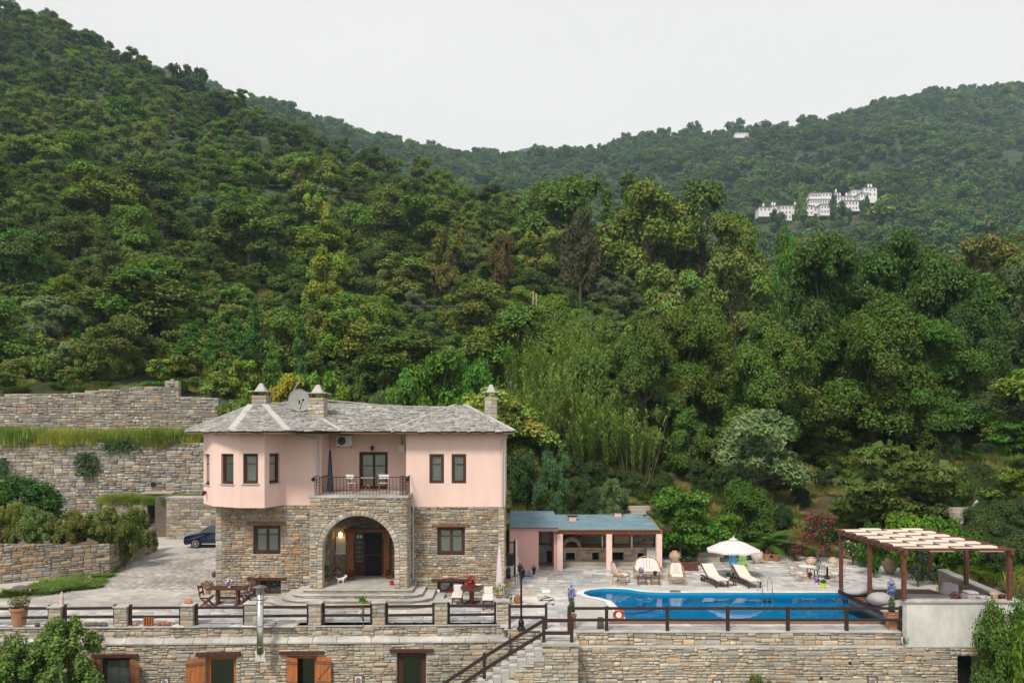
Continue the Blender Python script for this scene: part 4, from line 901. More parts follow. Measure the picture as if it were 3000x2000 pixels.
# arched oven
u0, u1 = fU(frc, 1645), fU(frc, 1704); uc_ = (u0+u1)/2; r_ = (u1-u0)/2; zo = zc; ro = r_-.2
ap = [(u0, zo), (uc_-ro, zo)]+[(uc_-ro*math.cos(a), zo+ro*.95*math.sin(a)) for a in np.linspace(0, math.pi, 15)]+[(u1, zo)]+[(uc_+r_*math.cos(a), zo+r_*math.sin(a)*1.02) for a in np.linspace(0.05, math.pi-.05, 15)]
m = MB(); m.fprism(frc, list(reversed(ap)), -.9, -.15); ov = m.build('oven', 'mortar', BR); m = MB(); m.fbox(frc, u0+.1, u1-.1, -1.0, -.9, zo, zo+r_*.9); m.build('oven_back', 'soil', ov)
for i in range(15):
    a = math.pi*(i+.5)/15; r = r_-.1; SBk.put(Matrix.Translation(frc.pt(uc_-r*math.cos(a), -.15, zo+r*math.sin(a))) @ Matrix.Rotation(-(math.pi/2-a), 4, 'Y') @ Matrix.Diagonal((r*math.pi/15-.02, .04, .19, 1)), 9, ov)
SBk.finish(BR)
for a in (1765, 1851):
    m = MB(); u = fU(frc, a, -.1); m.fbox(frc, u-.04, u+.04, -.2, -.1, zc, Z_(1566, 43.4)); m.build('hood_post', 'white', BR)
m = MB(); m.fbox(frc, fU(frc, 1760), fU(frc, 1855), -.3, -.06, Z_(1570, 43.4), Z_(1560, 43.4)); m.build('hood_beam', 'post_wood', BR)
m = MB(); m.fbox(frc, fU(frc, 1808), fU(frc, 1850), -1.1, -1.0, zc+.1, Z_(1572, 43.4)); m.build('fireback', 'clay', BR)
# washroom inside: window, sink, bin
m = MB(); m.box(X_(1588, 45), X_(1610, 45), 45.12, 45.17, Z_(1590, 45), Z_(1552, 45)); m.build('window', 'far_white', BR)
m = MB(); m.box(xb+.02, X_(1632, 44.6), 44.5, 45.15, Z_(1596, 44.5)-.05, Z_(1596, 44.5)); m.box(xb+.02, X_(1630, 44.6), 44.6, 45.15, 0, Z_(1596, 44.5)-.06); m.build('washstand', 'white_plaster', BR)
t = thing('waste_bin', 'dark bin standing in the doorway of the pink pavilion', 'bin', G(1611, 1643)); p = G(1611, 1645); m = MB(); m.hexa([(p.x-.17, p.y-.17, 0), (p.x+.17, p.y-.17, 0), (p.x+.17, p.y+.17, 0), (p.x-.17, p.y+.17, 0), (p.x-.2, p.y-.2, .62), (p.x+.2, p.y-.2, .62), (p.x+.2, p.y+.2, .62), (p.x-.2, p.y+.2, .62)]); m.build('body', 'pot_black', t); m = MB(); m.box(p.x-.21, p.x+.21, p.y-.21, p.y+.21, .62, .66); m.build('lid', 'pot_black', t)
t = thing('cool_box', 'pale box with blue lid at the right end of the barbecue counter', 'box', P(1910, 1650, 43.0)); m = MB(); x = X_(1908, 43.0); m.box(x-.26, x+.24, 42.9, 43.3, .3, .95); m.build('body', 'white', t, bevel=.02); m = MB(); m.box(x-.28, x+.26, 42.88, 43.32, .95, 1.08); m.build('lid', 'grey_fabric', t, bevel=.02)

# ================================================================== pool
cp = flat_poly('pool_coping', OUT, POOL, .03, 'white_plaster'); 
pl = thing('swimming_pool', 'long blue swimming pool with a rounded left end behind the timber railing', 'pool', (10, 33, -1.4)); cp.parent = pl; cp.matrix_parent_inverse = wm(pl).inverted(); 
m = MB(); n_ = len(POOL); 
for i in range(n_):
    a, b = OUT[i], OUT[(i+1) % n_]; m.add([(a[0], a[1], -.02), (b[0], b[1], -.02), (b[0], b[1], .03), (a[0], a[1], .03)], [(0, 1, 2, 3), (3, 2, 1, 0)])
m.build('coping_edge', 'white_plaster', pl)
m = MB()
for i in range(n_):
    a, b = POOL[i], POOL[(i+1) % n_]; m.add([(a[0], a[1], -.47), (b[0], b[1], -.47), (b[0], b[1], .03), (a[0], a[1], .03)], [(0, 1, 2, 3)])
m.build('pool_wall', 'pool_tile', pl)
flat_poly('pool_floor', [(2, 30), (18, 30), (18, 38), (2, 38)], None, -.46, 'pool_tile', parent=pl)
m = MB(); c0 = Vector((4.9, 35.4)); 
for k, (r, z) in enumerate(((1.9, -.36), (1.35, -.26))):
    m.prism([(c0.x+r*math.cos(a), c0.y+r*math.sin(a)) for a in np.linspace(0, 2*math.pi, 25)[:-1]], -.465, z)
m.build('pool_step', 'pool_tile', pl)
wt = flat_poly('water', POOL, None, -.10, 'water'); tag(wt, kind='structure'); wt.matrix_parent_inverse = Matrix()
m = MB(); m.box(X_(1785, 30.2), 15.2, 30.12, 30.4, .0, .035); tag(m.build('drain_cover', 'lintel_wood'), 'long brown timber drain cover between railing and pool', 'drain cover')
# ================================================================== hills
TP = dict(
 px=[-900, 0, 130, 350, 500, 620, 680, 800, 900, 1050, 1200, 1400, 1500, 1550, 1750, 1900, 2100, 2300, 2500, 2650, 2800, 2900, 3000, 3150, 3900],
 d0=[64.6, 64.6, 64.6, 64.6, 64.6, 64.6, 60, 50, 49, 49, 48, 47.5, 47.2, 47.0, 46.6, 46.2, 46.0, 46.0, 45.0, 42, 36.6, 34.8, 33.5, 31, 30],
 z0=[10.8, 10.8, 10.8, 10.8, 10.8, 10.8, 8, 0, 0, 0, 0, 0, 0, 0, 0, 0, 0, 0, 0, .1, .3, .5, .4, 0, 0],
 d1=[430, 380, 370, 330, 305, 290, 280, 268, 258, 243, 225, 195, 180, 160, 150, 145, 140, 140, 140, 145, 150, 155, 160, 170, 200],
 e1=[.86, .572, .560, .506, .477, .460, .449, .428, .404, .378, .362, .331, .322, .292, .278, .264, .240, .226, .226, .230, .238, .245, .250, .26, .30],
 e2=[.5, .50, .50, .49, .475, .462, .447, .437, .425, .405, .384, .371, .367, .369, .381, .398, .403, .407, .426, .449, .459, .458, .467, .48, .55])
TPX = np.array(TP['px'], float)
def vnoise(x, y, s=1.0):
    return (np.sin(x*.071*s+1.3)*np.cos(y*.083*s+.4)+.6*np.sin(x*.19*s+y*.11*s+2)+.35*np.cos(x*.31*s-y*.37*s))
def TZ(X, Y):
    X = np.asarray(X, float); Y = np.maximum(np.asarray(Y, float), 1.0); px = 1500+X/Y*FOC
    g = lambda k: np.interp(px, TPX, np.array(TP[k], float))
    d0, z0, d1, e1, e2 = g('d0'), g('z0'), g('d1'), g('e1'), g('e2')
    z1 = HC+e1*d1-5.0
    dm = np.maximum(520, d1*1.5); zm = HC+np.interp(px, [0, 600, 1200, 1700, 2150, 2250, 2400, 2600, 3200], [.40, .36, .30, .265, .272, .280, .286, .30, .305])*dm
    dv = d1*1.25; zv = np.minimum(z1-.05*d1, z1); d2 = np.full_like(d1, 930.); z2 = HC+e2*d2-8
    z = np.where(Y < d0, z0, 0.0)
    t = np.clip((Y-d0)/(d1-d0), 0, 1); za = z0+(z1-z0)*t+np.sin(np.pi*t)*(z1-z0)*(-.05)
    bump = vnoise(X, Y)*np.clip((Y-d0-8)/60, 0, 1)*1.6
    t2 = np.clip((Y-d1)/(dv-d1), 0, 1); zb = z1+(zv-z1)*t2
    t3 = np.clip((Y-dv)/(dm-dv), 0, 1); zc_ = zv+(zm-zv)*t3**1.4
    t4 = np.clip((Y-dm)/(d2-dm), 0, 1); zd = zm+(z2-zm)*t4+vnoise(X*.18, Y*.25)*9*np.sin(np.pi*t4)*1.3
    t5 = np.clip((Y-d2)/500, 0, 1); ze = z2-t5*120
    out = np.where(Y < d0, z0, np.where(Y < d1, za+bump, np.where(Y < dv, zb, np.where(Y < dm, zc_, np.where(Y < d2, zd, ze)))))
    return out
pxs = np.concatenate([np.arange(-900, 600, 45), np.arange(600, 3100, 22), np.arange(3100, 3901, 60)]).astype(float)
tt = np.concatenate([np.linspace(0, .12, 14)[:-1], np.linspace(.12, 1, 42)])
rows = []
D0_ = np.interp(pxs, TPX, TP['d0']); 
dd_ = np.concatenate([np.geomspace(1, 1350/33, 96)])
Vt = []
for t in np.linspace(0, 1, 120):
    D = D0_*(1350/D0_)**t; X = (pxs-1500)/FOC*D; Vt.append(np.stack([X, D, TZ(X, D+1e-6)], 1))
Vt = np.array(Vt); Vt[0, :, 2] -= .6; nr, nc = Vt.shape[:2]
ii, jj = np.meshgrid(np.arange(nr-1), np.arange(nc-1), indexing='ij'); k0 = (ii*nc+jj).ravel()
Qt = np.stack([k0, k0+1, k0+nc+1, k0+nc], 1)
MAT['hill'] = M('hill_ground', attr=True, rough=1, var=.5, scale=.35, bump=.6, var2=.35, scale2=.08)
PXv = np.tile(pxs, nr); Yv = Vt.reshape(-1, 3)[:, 1]
wb_ = np.clip((64-Yv)/12, 0, 1)*np.clip((PXv-1450)/60, 0, 1); Cv = np.array([(.045, .065, .025)])*(1-wb_[:, None])+np.array([(.085, .064, .040)])*wb_[:, None]
hill = link('hill', fastmesh('hill', Vt.reshape(-1, 3), Qt, Cv, 'hill')); hill['kind'] = 'structure'
# distant mountain, part of the haze blue put into its own colour
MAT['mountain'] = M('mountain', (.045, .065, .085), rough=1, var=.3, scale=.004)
m = MB(); prof = [(1380, 500), (1470, 468), (1500, 452), (1525, 437), (1560, 431), (1590, 434), (1630, 441), (1660, 447), (1760, 452), (1900, 470)]; n_ = len(prof)
vs = [P(px, py, 1540) for px, py in prof]+[P(px, py+60, 1430) for px, py in prof]+[Vector((P(px, py, 1380).x, 1380, 200)) for px, py in prof]
m.add(vs, [(i, i+1, n_+i+1, n_+i) for i in range(n_-1)]+[(n_+i, n_+i+1, 2*n_+i+1, 2*n_+i) for i in range(n_-1)]); o = m.build('mountain', 'mountain'); o['kind'] = 'structure'
# air
m = MB(); m.box(-1300, 1300, -70, 1600, -4.4, 610); hz = bpy.data.materials.new('haze'); hz.use_nodes = True; hn = hz.node_tree.nodes; hn.remove(hn['Principled BSDF'])
pv = hn.new('ShaderNodeVolumePrincipled'); pv.inputs['Color'].default_value = (.60, .80, 1, 1); pv.inputs['Density'].default_value = .00021; pv.inputs['Anisotropy'].default_value = 0.0
hz.node_tree.links.new(pv.outputs[0], hn['Material Output'].inputs['Volume']); MAT['haze'] = hz
HAZE = m.build('haze', 'haze'); HAZE['kind'] = 'stuff'

# ================================================================== foliage shapes
def unit(v): return v/np.maximum(1e-6, np.linalg.norm(v, axis=1, keepdims=True))
def leafquads(c, nrm, size, asp, r, col, fold=0.0):
    n = len(c); nrm = unit(nrm); a = unit(np.cross(nrm, r.normal(size=(n, 3)))); b = np.cross(nrm, a)
    s = (size*(.6+.8*r.random((n, 1))))
    V = np.stack([c-a*s*.5, c+b*s*asp*.5, c+a*s*.5, c-b*s*asp*.5], 1).reshape(-1, 3)
    return V, np.repeat(col, 4, axis=0)
def joinV(parts):
    V = np.vstack([p[0] for p in parts]); C = np.vstack([p[1] for p in parts]); return V, np.arange(len(V)).reshape(-1, 4), C
def blob_crown(seed, R, H, z0, ncl, nleaf, leaf, col, asp=.6, cl=(.24, .42), colvar=.35, spread=.85, flat=.85, shape=None, up=.35, core=.5, tipcol=None):
    """leafy crown: many clumps on an uneven ellipsoid, each a shell of leaves"""
    r = np.random.default_rng(seed); cc, cr, ct = [], [], []
    for i in range(ncl):
        d = r.normal(size=3); d /= np.linalg.norm(d); d[2] = d[2]*.9+.12
        if shape == 'cone': h = r.random()**1.4; a = r.random()*6.28; rr = R*(1-h)*(.35+.65*r.random()); c = np.array([rr*math.cos(a), rr*math.sin(a), z0+H*h]); q = R*(.18+.3*(1-h))
        elif shape == 'column': h = r.random(); a = r.random()*6.28; rr = R*.5*r.random()*(1-h*.5); c = np.array([rr*math.cos(a), rr*math.sin(a), z0+H*h]); q = R*.55*(1-.45*h)
        else:
            if i == 0:
                nl = int(r.integers(6, 10)); lobes = []
                for j in range(nl): hz_ = .10+.78*(j+r.random()*.8)/nl; aa_ = j*2.4+r.random()*1.2; rr_ = R*.62*math.sin(math.pi*(.22+.66*hz_))*r.uniform(.6, 1.05); lobes.append((np.array([rr_*math.cos(aa_), rr_*math.sin(aa_), z0*.5+H*hz_]), R*r.uniform(.36, .56)))
            lc, lr = lobes[i % len(lobes)]; d[2] = abs(d[2])*1.1-.25*(r.random() < .4); k = spread*(.8+.3*r.random()); c = lc+d*np.array([1, 1, min(1.1, H/2/R)])*lr*k; c[2] = max(c[2], .25); q = R*r.uniform(*cl)*.85
        cc.append(c); cr.append(q); ct.append((1+colvar*(r.random()-.5)*1.3, 1+colvar*(r.random()-.5), 1+colvar*(r.random()-.5)))
    cr = np.array(cr); wgt = cr**2; cnt = np.maximum(8, (nleaf*wgt/wgt.sum()).astype(int)); parts = []
    for c, q, t, n in zip(cc, cr, ct, cnt):
        d = unit(r.normal(size=(n, 3))); d[:, 2] = np.where(d[:, 2] < -.35, -d[:, 2], d[:, 2])
        rad = q*(.62+.5*r.random((n, 1))**.6)*(1+.25*np.sin(d[:, :1]*7+c[0])*np.cos(d[:, 1:2]*6+c[1]))
        p = c+d*rad*np.array([1, 1, flat]); nr_ = d*.8+r.normal(size=(n, 3))*.45+np.array([0, 0, up])
        lv = (.72+.56*r.random((n, 1))); cl_ = np.array(col)*np.array(t)*lv
        if tipcol is not None: k = (r.random((n, 1)) < .25)*1.0; cl_ = cl_*(1-k)+np.array(tipcol)*lv*k
        parts.append(leafquads(p, nr_, leaf, asp, r, cl_))
    nb = int(nleaf*core*.25)
    if nb:
        i = r.integers(0, ncl, nb); p = np.array(cc)[i]+unit(r.normal(size=(nb, 3)))*cr[i][:, None]*.55*r.random((nb, 1)); parts.append(leafquads(p, r.normal(size=(nb, 3)), leaf*2.6, .9, r, np.tile(np.array(col)*.9, (nb, 1))))
    return joinV(parts), cc
def trunk_mesh(name, H, r0, cc, seed, z0, lean=0.0, col=None):
    rr = random.Random(seed); m = MB(); b = Vector((lean*H, 0, H)); mid = Vector((lean*H*.4+rr.uniform(-.1, .1), rr.uniform(-.1, .1), H*.5))
    m.tube([Vector((0, 0, -.5)), Vector((0, 0, .05)), mid, b], [r0*1.5, r0*1.15, r0*.85, r0*.6], 8)
    for c in rr.sample(list(map(tuple, cc)), min(9, len(cc))):
        c = Vector(c); s = mid.lerp(b, rr.random()); m.tube([s, s.lerp(c, .5)+Vector((0, 0, .12*H)), c], [r0*.45, r0*.28, r0*.1], 5)
    return m.mesh(name, 'bark')
SPEC = {}
def species(key, seeds, R, H, z0, ncl, nleaf, leaf, col, r0=.2, **kw):
    L_ = []
    for s in seeds:
        (V, Q, C), cc = blob_crown(s, R, H, z0, ncl, nleaf, leaf, col, **kw)
        L_.append((fastmesh('crown', V, Q, C, 'leaf'), trunk_mesh('trunk', z0+H*.35, r0, cc, s, z0)))
    SPEC[key] = L_
species('broad', (1, 2, 3), 3.6, 6.4, 1.4, 38, 14000, .27, (0.112, 0.174, 0.029), r0=.22)
species('oak', (4, 5), 3.4, 5.6, 1.2, 48, 13000, .23, (0.082, 0.120, 0.029), r0=.22, cl=(.2, .34), colvar=.3)
species('giant', (60, 61), 6.6, 12.0, 1.2, 120, 74000, .25, (0.106, 0.156, 0.029), r0=.4, cl=(.16, .26), colvar=.3, tipcol=(.13, .195, .035))
species('pale', (6, 7), 3.2, 6.6, 1.0, 44, 12000, .23, (0.172, 0.222, 0.056), r0=.18, cl=(.18, .32))
species('olive', (8, 9), 3.0, 4.6, 1.0, 40, 9000, .22, (0.152, 0.198, 0.106), r0=.2, asp=.3, cl=(.18, .3), colvar=.2, tipcol=(.16, .20, .13))
species('bright', (10, 11), 2.8, 5.4, 1.0, 34, 11000, .26, (0.152, 0.240, 0.025), r0=.16)
species('cone', (12, 13), 2.0, 7.0, .8, 46, 6500, .30, (0.079, 0.142, 0.038), r0=.15, shape='cone', asp=.35, up=.1)
species('cypress', (14,), .9, 8.0, .4, 26, 3800, .26, (0.046, 0.078, 0.028), r0=.12, shape='column')
species('bush', (15, 16, 17), 1.5, 1.9, .1, 18, 2600, .22, (0.112, 0.162, 0.034), r0=.06)
species('yellow', (18,), 2.3, 4.4, .6, 24, 5200, .30, (0.264, 0.276, 0.034), r0=.12, cl=(.2, .35))
species('rust', (19,), 2.4, 4.6, .8, 26, 4500, .26, (0.224, 0.126, 0.062), r0=.12, cl=(.2, .33))
species('farA', (20, 21), 4.4, 6.6, .6, 20, 1500, .85, (0.108, 0.168, 0.040), r0=.2, core=.4, cl=(.3, .45))
species('farB', (22, 23), 4.6, 6.0, .4, 26, 1600, .80, (0.074, 0.135, 0.040), r0=.2, core=.4, cl=(.26, .4))
# fern / bramble ground cover
def blades(seed, n, rad, L0, w, col, droop=.6, colvar=.3, base=.3, segs=3, dry=0.0, drycol=(.30, .24, .10)):
    r = np.random.default_rng(seed); parts = []
    a = r.random(n)*6.283; rr = np.sqrt(r.random(n))*rad; p0 = np.stack([rr*np.cos(a), rr*np.sin(a), np.zeros(n)], 1)
    d = np.stack([np.cos(a+r.normal(size=n)*.9), np.sin(a+r.normal(size=n)*.9), np.zeros(n)], 1); L_ = L0*(.5+.7*r.random((n, 1))); side = np.cross(d, [0, 0, 1.0])
    col_ = np.array(col)*(1+colvar*(r.random((n, 3))-.5)); dr = (r.random((n, 1)) < dry); col_ = np.where(dr, np.array(drycol)*(.7+.6*r.random((n, 1))), col_)
    prev = p0; pw = w
    for s in range(1, segs+1):
        t = s/segs; q = p0+d*L_*droop*t**1.6*.8+np.array([0, 0, 1.0])*L_*(t*(1-droop*.45*t)); nw = w*(1-t*.85)
        V = np.stack([prev-side*pw/2, prev+side*pw/2, q+side*nw/2, q-side*nw/2], 1).reshape(-1, 3); parts.append((V, np.repeat(col_, 4, axis=0))); prev, pw = q, nw
    return joinV(parts)
def reed_mesh(seed, nst, rad, H, col):
    r = np.random.default_rng(seed); parts = []
    for i in range(nst):
        a = r.random()*6.283; q = math.sqrt(r.random())*rad; b = np.array([q*math.cos(a), q*math.sin(a), 0]); h = H*(.55+.5*r.random()); ln = np.array([math.cos(a), math.sin(a), 0])*h*r.uniform(.03, .34)
        nl = 30; t = np.linspace(.38, 1.02, nl)[:, None]; c = b+ln*t**2+np.array([0, 0, h])*t; aa = r.random(nl)*6.283
        d = np.stack([np.cos(aa), np.sin(aa), .9*np.ones(nl)], 1); L_ = .52*(.6+.7*r.random((nl, 1))); side = unit(np.cross(d, [0, 0, 1.0]))*.05
        cl = np.array(col)*(.75+.5*r.random((nl, 1)))*(1+.15*(r.random()-.5)); m_ = c+d*L_*.5; e_ = c+d*L_+np.array([0, 0, -1.0])*L_*.45
        parts.append((np.stack([c-side*.5, c+side*.5, m_+side, m_-side], 1).reshape(-1, 3), np.repeat(cl, 4, axis=0)))
        parts.append((np.stack([m_-side, m_+side, e_+side*.1, e_-side*.1], 1).reshape(-1, 3), np.repeat(cl, 4, axis=0)))
        st = np.array([b, b+ln+np.array([0, 0, h])]); s = np.array([.02, 0, 0]); sc_ = np.tile(np.array([.24, .22, .10]), (4, 1)); parts.append((np.array([st[0]-s, st[0]+s, st[1]+s*.5, st[1]-s*.5]), sc_))
    return joinV(parts)
def veg(name, VQC, parent=None, mat='blade', loc=None, kind=None, obj=None):
    V, Q, C = VQC; o = link(name, fastmesh(name, V, Q, C, mat), parent); 
    if loc is not None: o.location = loc
    if kind: o['kind'] = kind
    return o
FERN = [fastmesh('fern', *blades(30+k, 420, .9, .85, .09, (.095, .165, .03), droop=.9, dry=.06, drycol=(.28, .16, .07)), 'leaf') for k in range(2)]
DRY = [fastmesh('dry', *blades(40+k, 420, .8, .9, .035, (.20, .21, .07), droop=.45, dry=.5), 'leaf') for k in range(2)]

# ------------------------------------------------------------------ scatter as stuff through geometry nodes
def scatter(name, label, cat, pts, idx, rot, scl, meshes, extra=None):
    pc = bpy.data.collections.new(name+'_kinds')
    for i, me in enumerate(meshes):
        o = bpy.data.objects.new('%s_kind_%02d' % (name, i), me); pc.objects.link(o)
    me = bpy.data.meshes.new(name); n = len(pts); me.vertices.add(n); me.vertices.foreach_set('co', np.asarray(pts, np.float32).ravel())
    a = me.attributes.new('idx', 'INT', 'POINT'); a.data.foreach_set('value', np.asarray(idx, np.int32))
    a = me.attributes.new('rot', 'FLOAT_VECTOR', 'POINT'); a.data.foreach_set('vector', np.asarray(rot, np.float32).ravel())
    a = me.attributes.new('scl', 'FLOAT_VECTOR', 'POINT'); a.data.foreach_set('vector', np.asarray(scl, np.float32).ravel())
    me.update(); o = link(name, me); tag(o, label, cat, None, 'stuff')
    ng = bpy.data.node_groups.new(name, 'GeometryNodeTree'); ng.interface.new_socket('Geometry', in_out='INPUT', socket_type='NodeSocketGeometry'); ng.interface.new_socket('Geometry', in_out='OUTPUT', socket_type='NodeSocketGeometry')
    N = ng.nodes; l = ng.links.new; gi = N.new('NodeGroupInput'); go = N.new('NodeGroupOutput'); mp = N.new('GeometryNodeMeshToPoints'); ip = N.new('GeometryNodeInstanceOnPoints'); ci = N.new('GeometryNodeCollectionInfo')
    ci.inputs['Collection'].default_value = pc; ci.inputs['Separate Children'].default_value = True; ci.inputs['Reset Children'].default_value = True; ip.inputs['Pick Instance'].default_value = True
    def at(nm, ty): q = N.new('GeometryNodeInputNamedAttribute'); q.data_type = ty; q.inputs['Name'].default_value = nm; return q.outputs['Attribute']
    l(gi.outputs[0], mp.inputs['Mesh']); l(mp.outputs[0], ip.inputs['Points']); l(ci.outputs[0], ip.inputs['Instance']); l(at('idx', 'INT'), ip.inputs['Instance Index'])
    e2 = N.new('FunctionNodeEulerToRotation'); l(at('rot', 'FLOAT_VECTOR'), e2.inputs[0]); l(e2.outputs[0], ip.inputs['Rotation']); l(at('scl', 'FLOAT_VECTOR'), ip.inputs['Scale']); l(ip.outputs[0], go.inputs[0])
    md = o.modifiers.new('scatter', 'NODES'); md.node_group = ng; return o
def scat_arrays(pts, nk, smin, smax, r, tilt=.08):
    n = len(pts); s = smin+(smax-smin)*r.random((n, 1)); return r.integers(0, nk, n), np.stack([r.normal(size=n)*tilt, r.normal(size=n)*tilt, r.random(n)*6.283], 1), np.hstack([s*(.85+.3*r.random((n, 1))), s*(.85+.3*r.random((n, 1))), s*(.8+.4*r.random((n, 1)))])
def fanpoints(n, px0, px1, d0, d1, r, pw=1.0):
    """random points, even in area, between two depths of the fan"""
    u = r.random(n)*(px1-px0)+px0; D = np.sqrt(d0*d0+(d1*d1-d0*d0)*r.random(n)); return (u-1500)/FOC*D, D, u
VEG_R = np.random.default_rng(99)
def thin(X, Y, rad):
    """keep points no nearer than rad(i) to the kept ones"""
    cell = {}; keep = []
    for i in range(len(X)):
        q = rad[i]; cx, cyy = int(X[i]//8), int(Y[i]//8); ok = True
        for a in range(cx-1, cx+2):
            for b in range(cyy-1, cyy+2):
                for j in cell.get((a, b), ()):
                    if (X[i]-X[j])**2+(Y[i]-Y[j])**2 < ((q+rad[j])/2)**2: ok = False; break
                if not ok: break
            if not ok: break
        if ok: keep.append(i); cell.setdefault((cx, cyy), []).append(i)
    return np.array(keep)

def tree(key, k, loc, s, label, cat='tree', group=None, tint=(1, 1, 1), rz=None, sz=None, name=None):
    me_c, me_t = SPEC[key][k % len(SPEC[key])]; rz = random.random()*6.28 if rz is None else rz
    nm = name or {'bush': 'bush', 'cypress': 'cypress_tree', 'olive': 'olive_tree', 'cone': 'conifer'}.get(key, 'tree')
    t = thing(nm, label, cat, loc, rz, group); t.scale = (s, s, s*(sz or 1)) if not isinstance(s, tuple) else s
    for nme, me in (('trunk', me_t), ('crown', me_c)):
        o = bpy.data.objects.new(nme, me); COL.objects.link(o); o.parent = t; o.color = (*tint, 1)
    return t
def on(px, d): x = X_(px, d); return Vector((x, d, float(TZ(x, d))))
# ================================================================== placed vegetation
species('spray', (50, 51), 1.9, 3.4, .2, 130, 24000, .12, (.105, .135, .040), r0=.07, cl=(.10, .17), flat=2.0, asp=.45, colvar=.4, tipcol=(.19, .19, .06), spread=1.0)
species('laurel', (52, 53), 1.9, 3.4, .2, 90, 17000, .14, (.045, .080, .028), r0=.08, cl=(.2, .33), asp=.5, tipcol=(.07, .10, .035), flat=1.2)
species('maple', (54,), 2.8, 4.6, .8, 34, 9000, .20, (.055, .125, .016), r0=.10, cl=(.22, .36), asp=.55, tipcol=(.10, .19, .03), flat=.5)
species('cedar', (55,), 4.0, 4.6, .6, 60, 15000, .22, (.090, .115, .040), r0=.2, cl=(.2, .34), flat=.22, asp=.3, up=.9, tipcol=(.15, .17, .06))
species('citrus', (56, 57), 1.2, 1.5, .1, 16, 3600, .14, (.08, .16, .012), r0=.05, tipcol=(.16, .26, .02))
HIGHEST = {'giant': 14.0, 'broad': 7.9, 'oak': 6.9, 'pale': 7.7, 'olive': 5.7, 'bright': 6.5, 'cone': 8.0, 'cypress': 8.5, 'bush': 2.1, 'yellow': 5.1, 'rust': 5.5, 'farA': 7.2, 'farB': 6.4, 'spray': 3.8, 'laurel': 3.7, 'maple': 5.5, 'cedar': 5.3, 'citrus': 1.65}
WIDE = {'giant': 7.1, 'broad': 3.9, 'oak': 3.6, 'pale': 3.4, 'olive': 3.1, 'bright': 3.0, 'cone': 2.2, 'cypress': .95, 'bush': 1.6, 'yellow': 2.4, 'rust': 2.5, 'farA': 4.6, 'farB': 4.7, 'spray': 1.9, 'laurel': 2.0, 'maple': 3.0, 'cedar': 4.2, 'citrus': 1.3}
PLACED = []
def stand(key, px, ytop, w, d, label, k=0, z=None, tint=(1, 1, 1), cat='tree', name=None, group=None):
    x = X_(px, d); zg = float(TZ(x, d)) if z is None else z; s = (w/2)/FOC*d/WIDE[key]; h = (Z_(ytop, d)-zg)/HIGHEST[key]; PLACED.append((x, d, s*WIDE[key]))
    return tree(key, k, (x, d, zg-.1), (s, s, max(.2, h)), label, cat, group, tint, name=name)
D1 = 'dark'
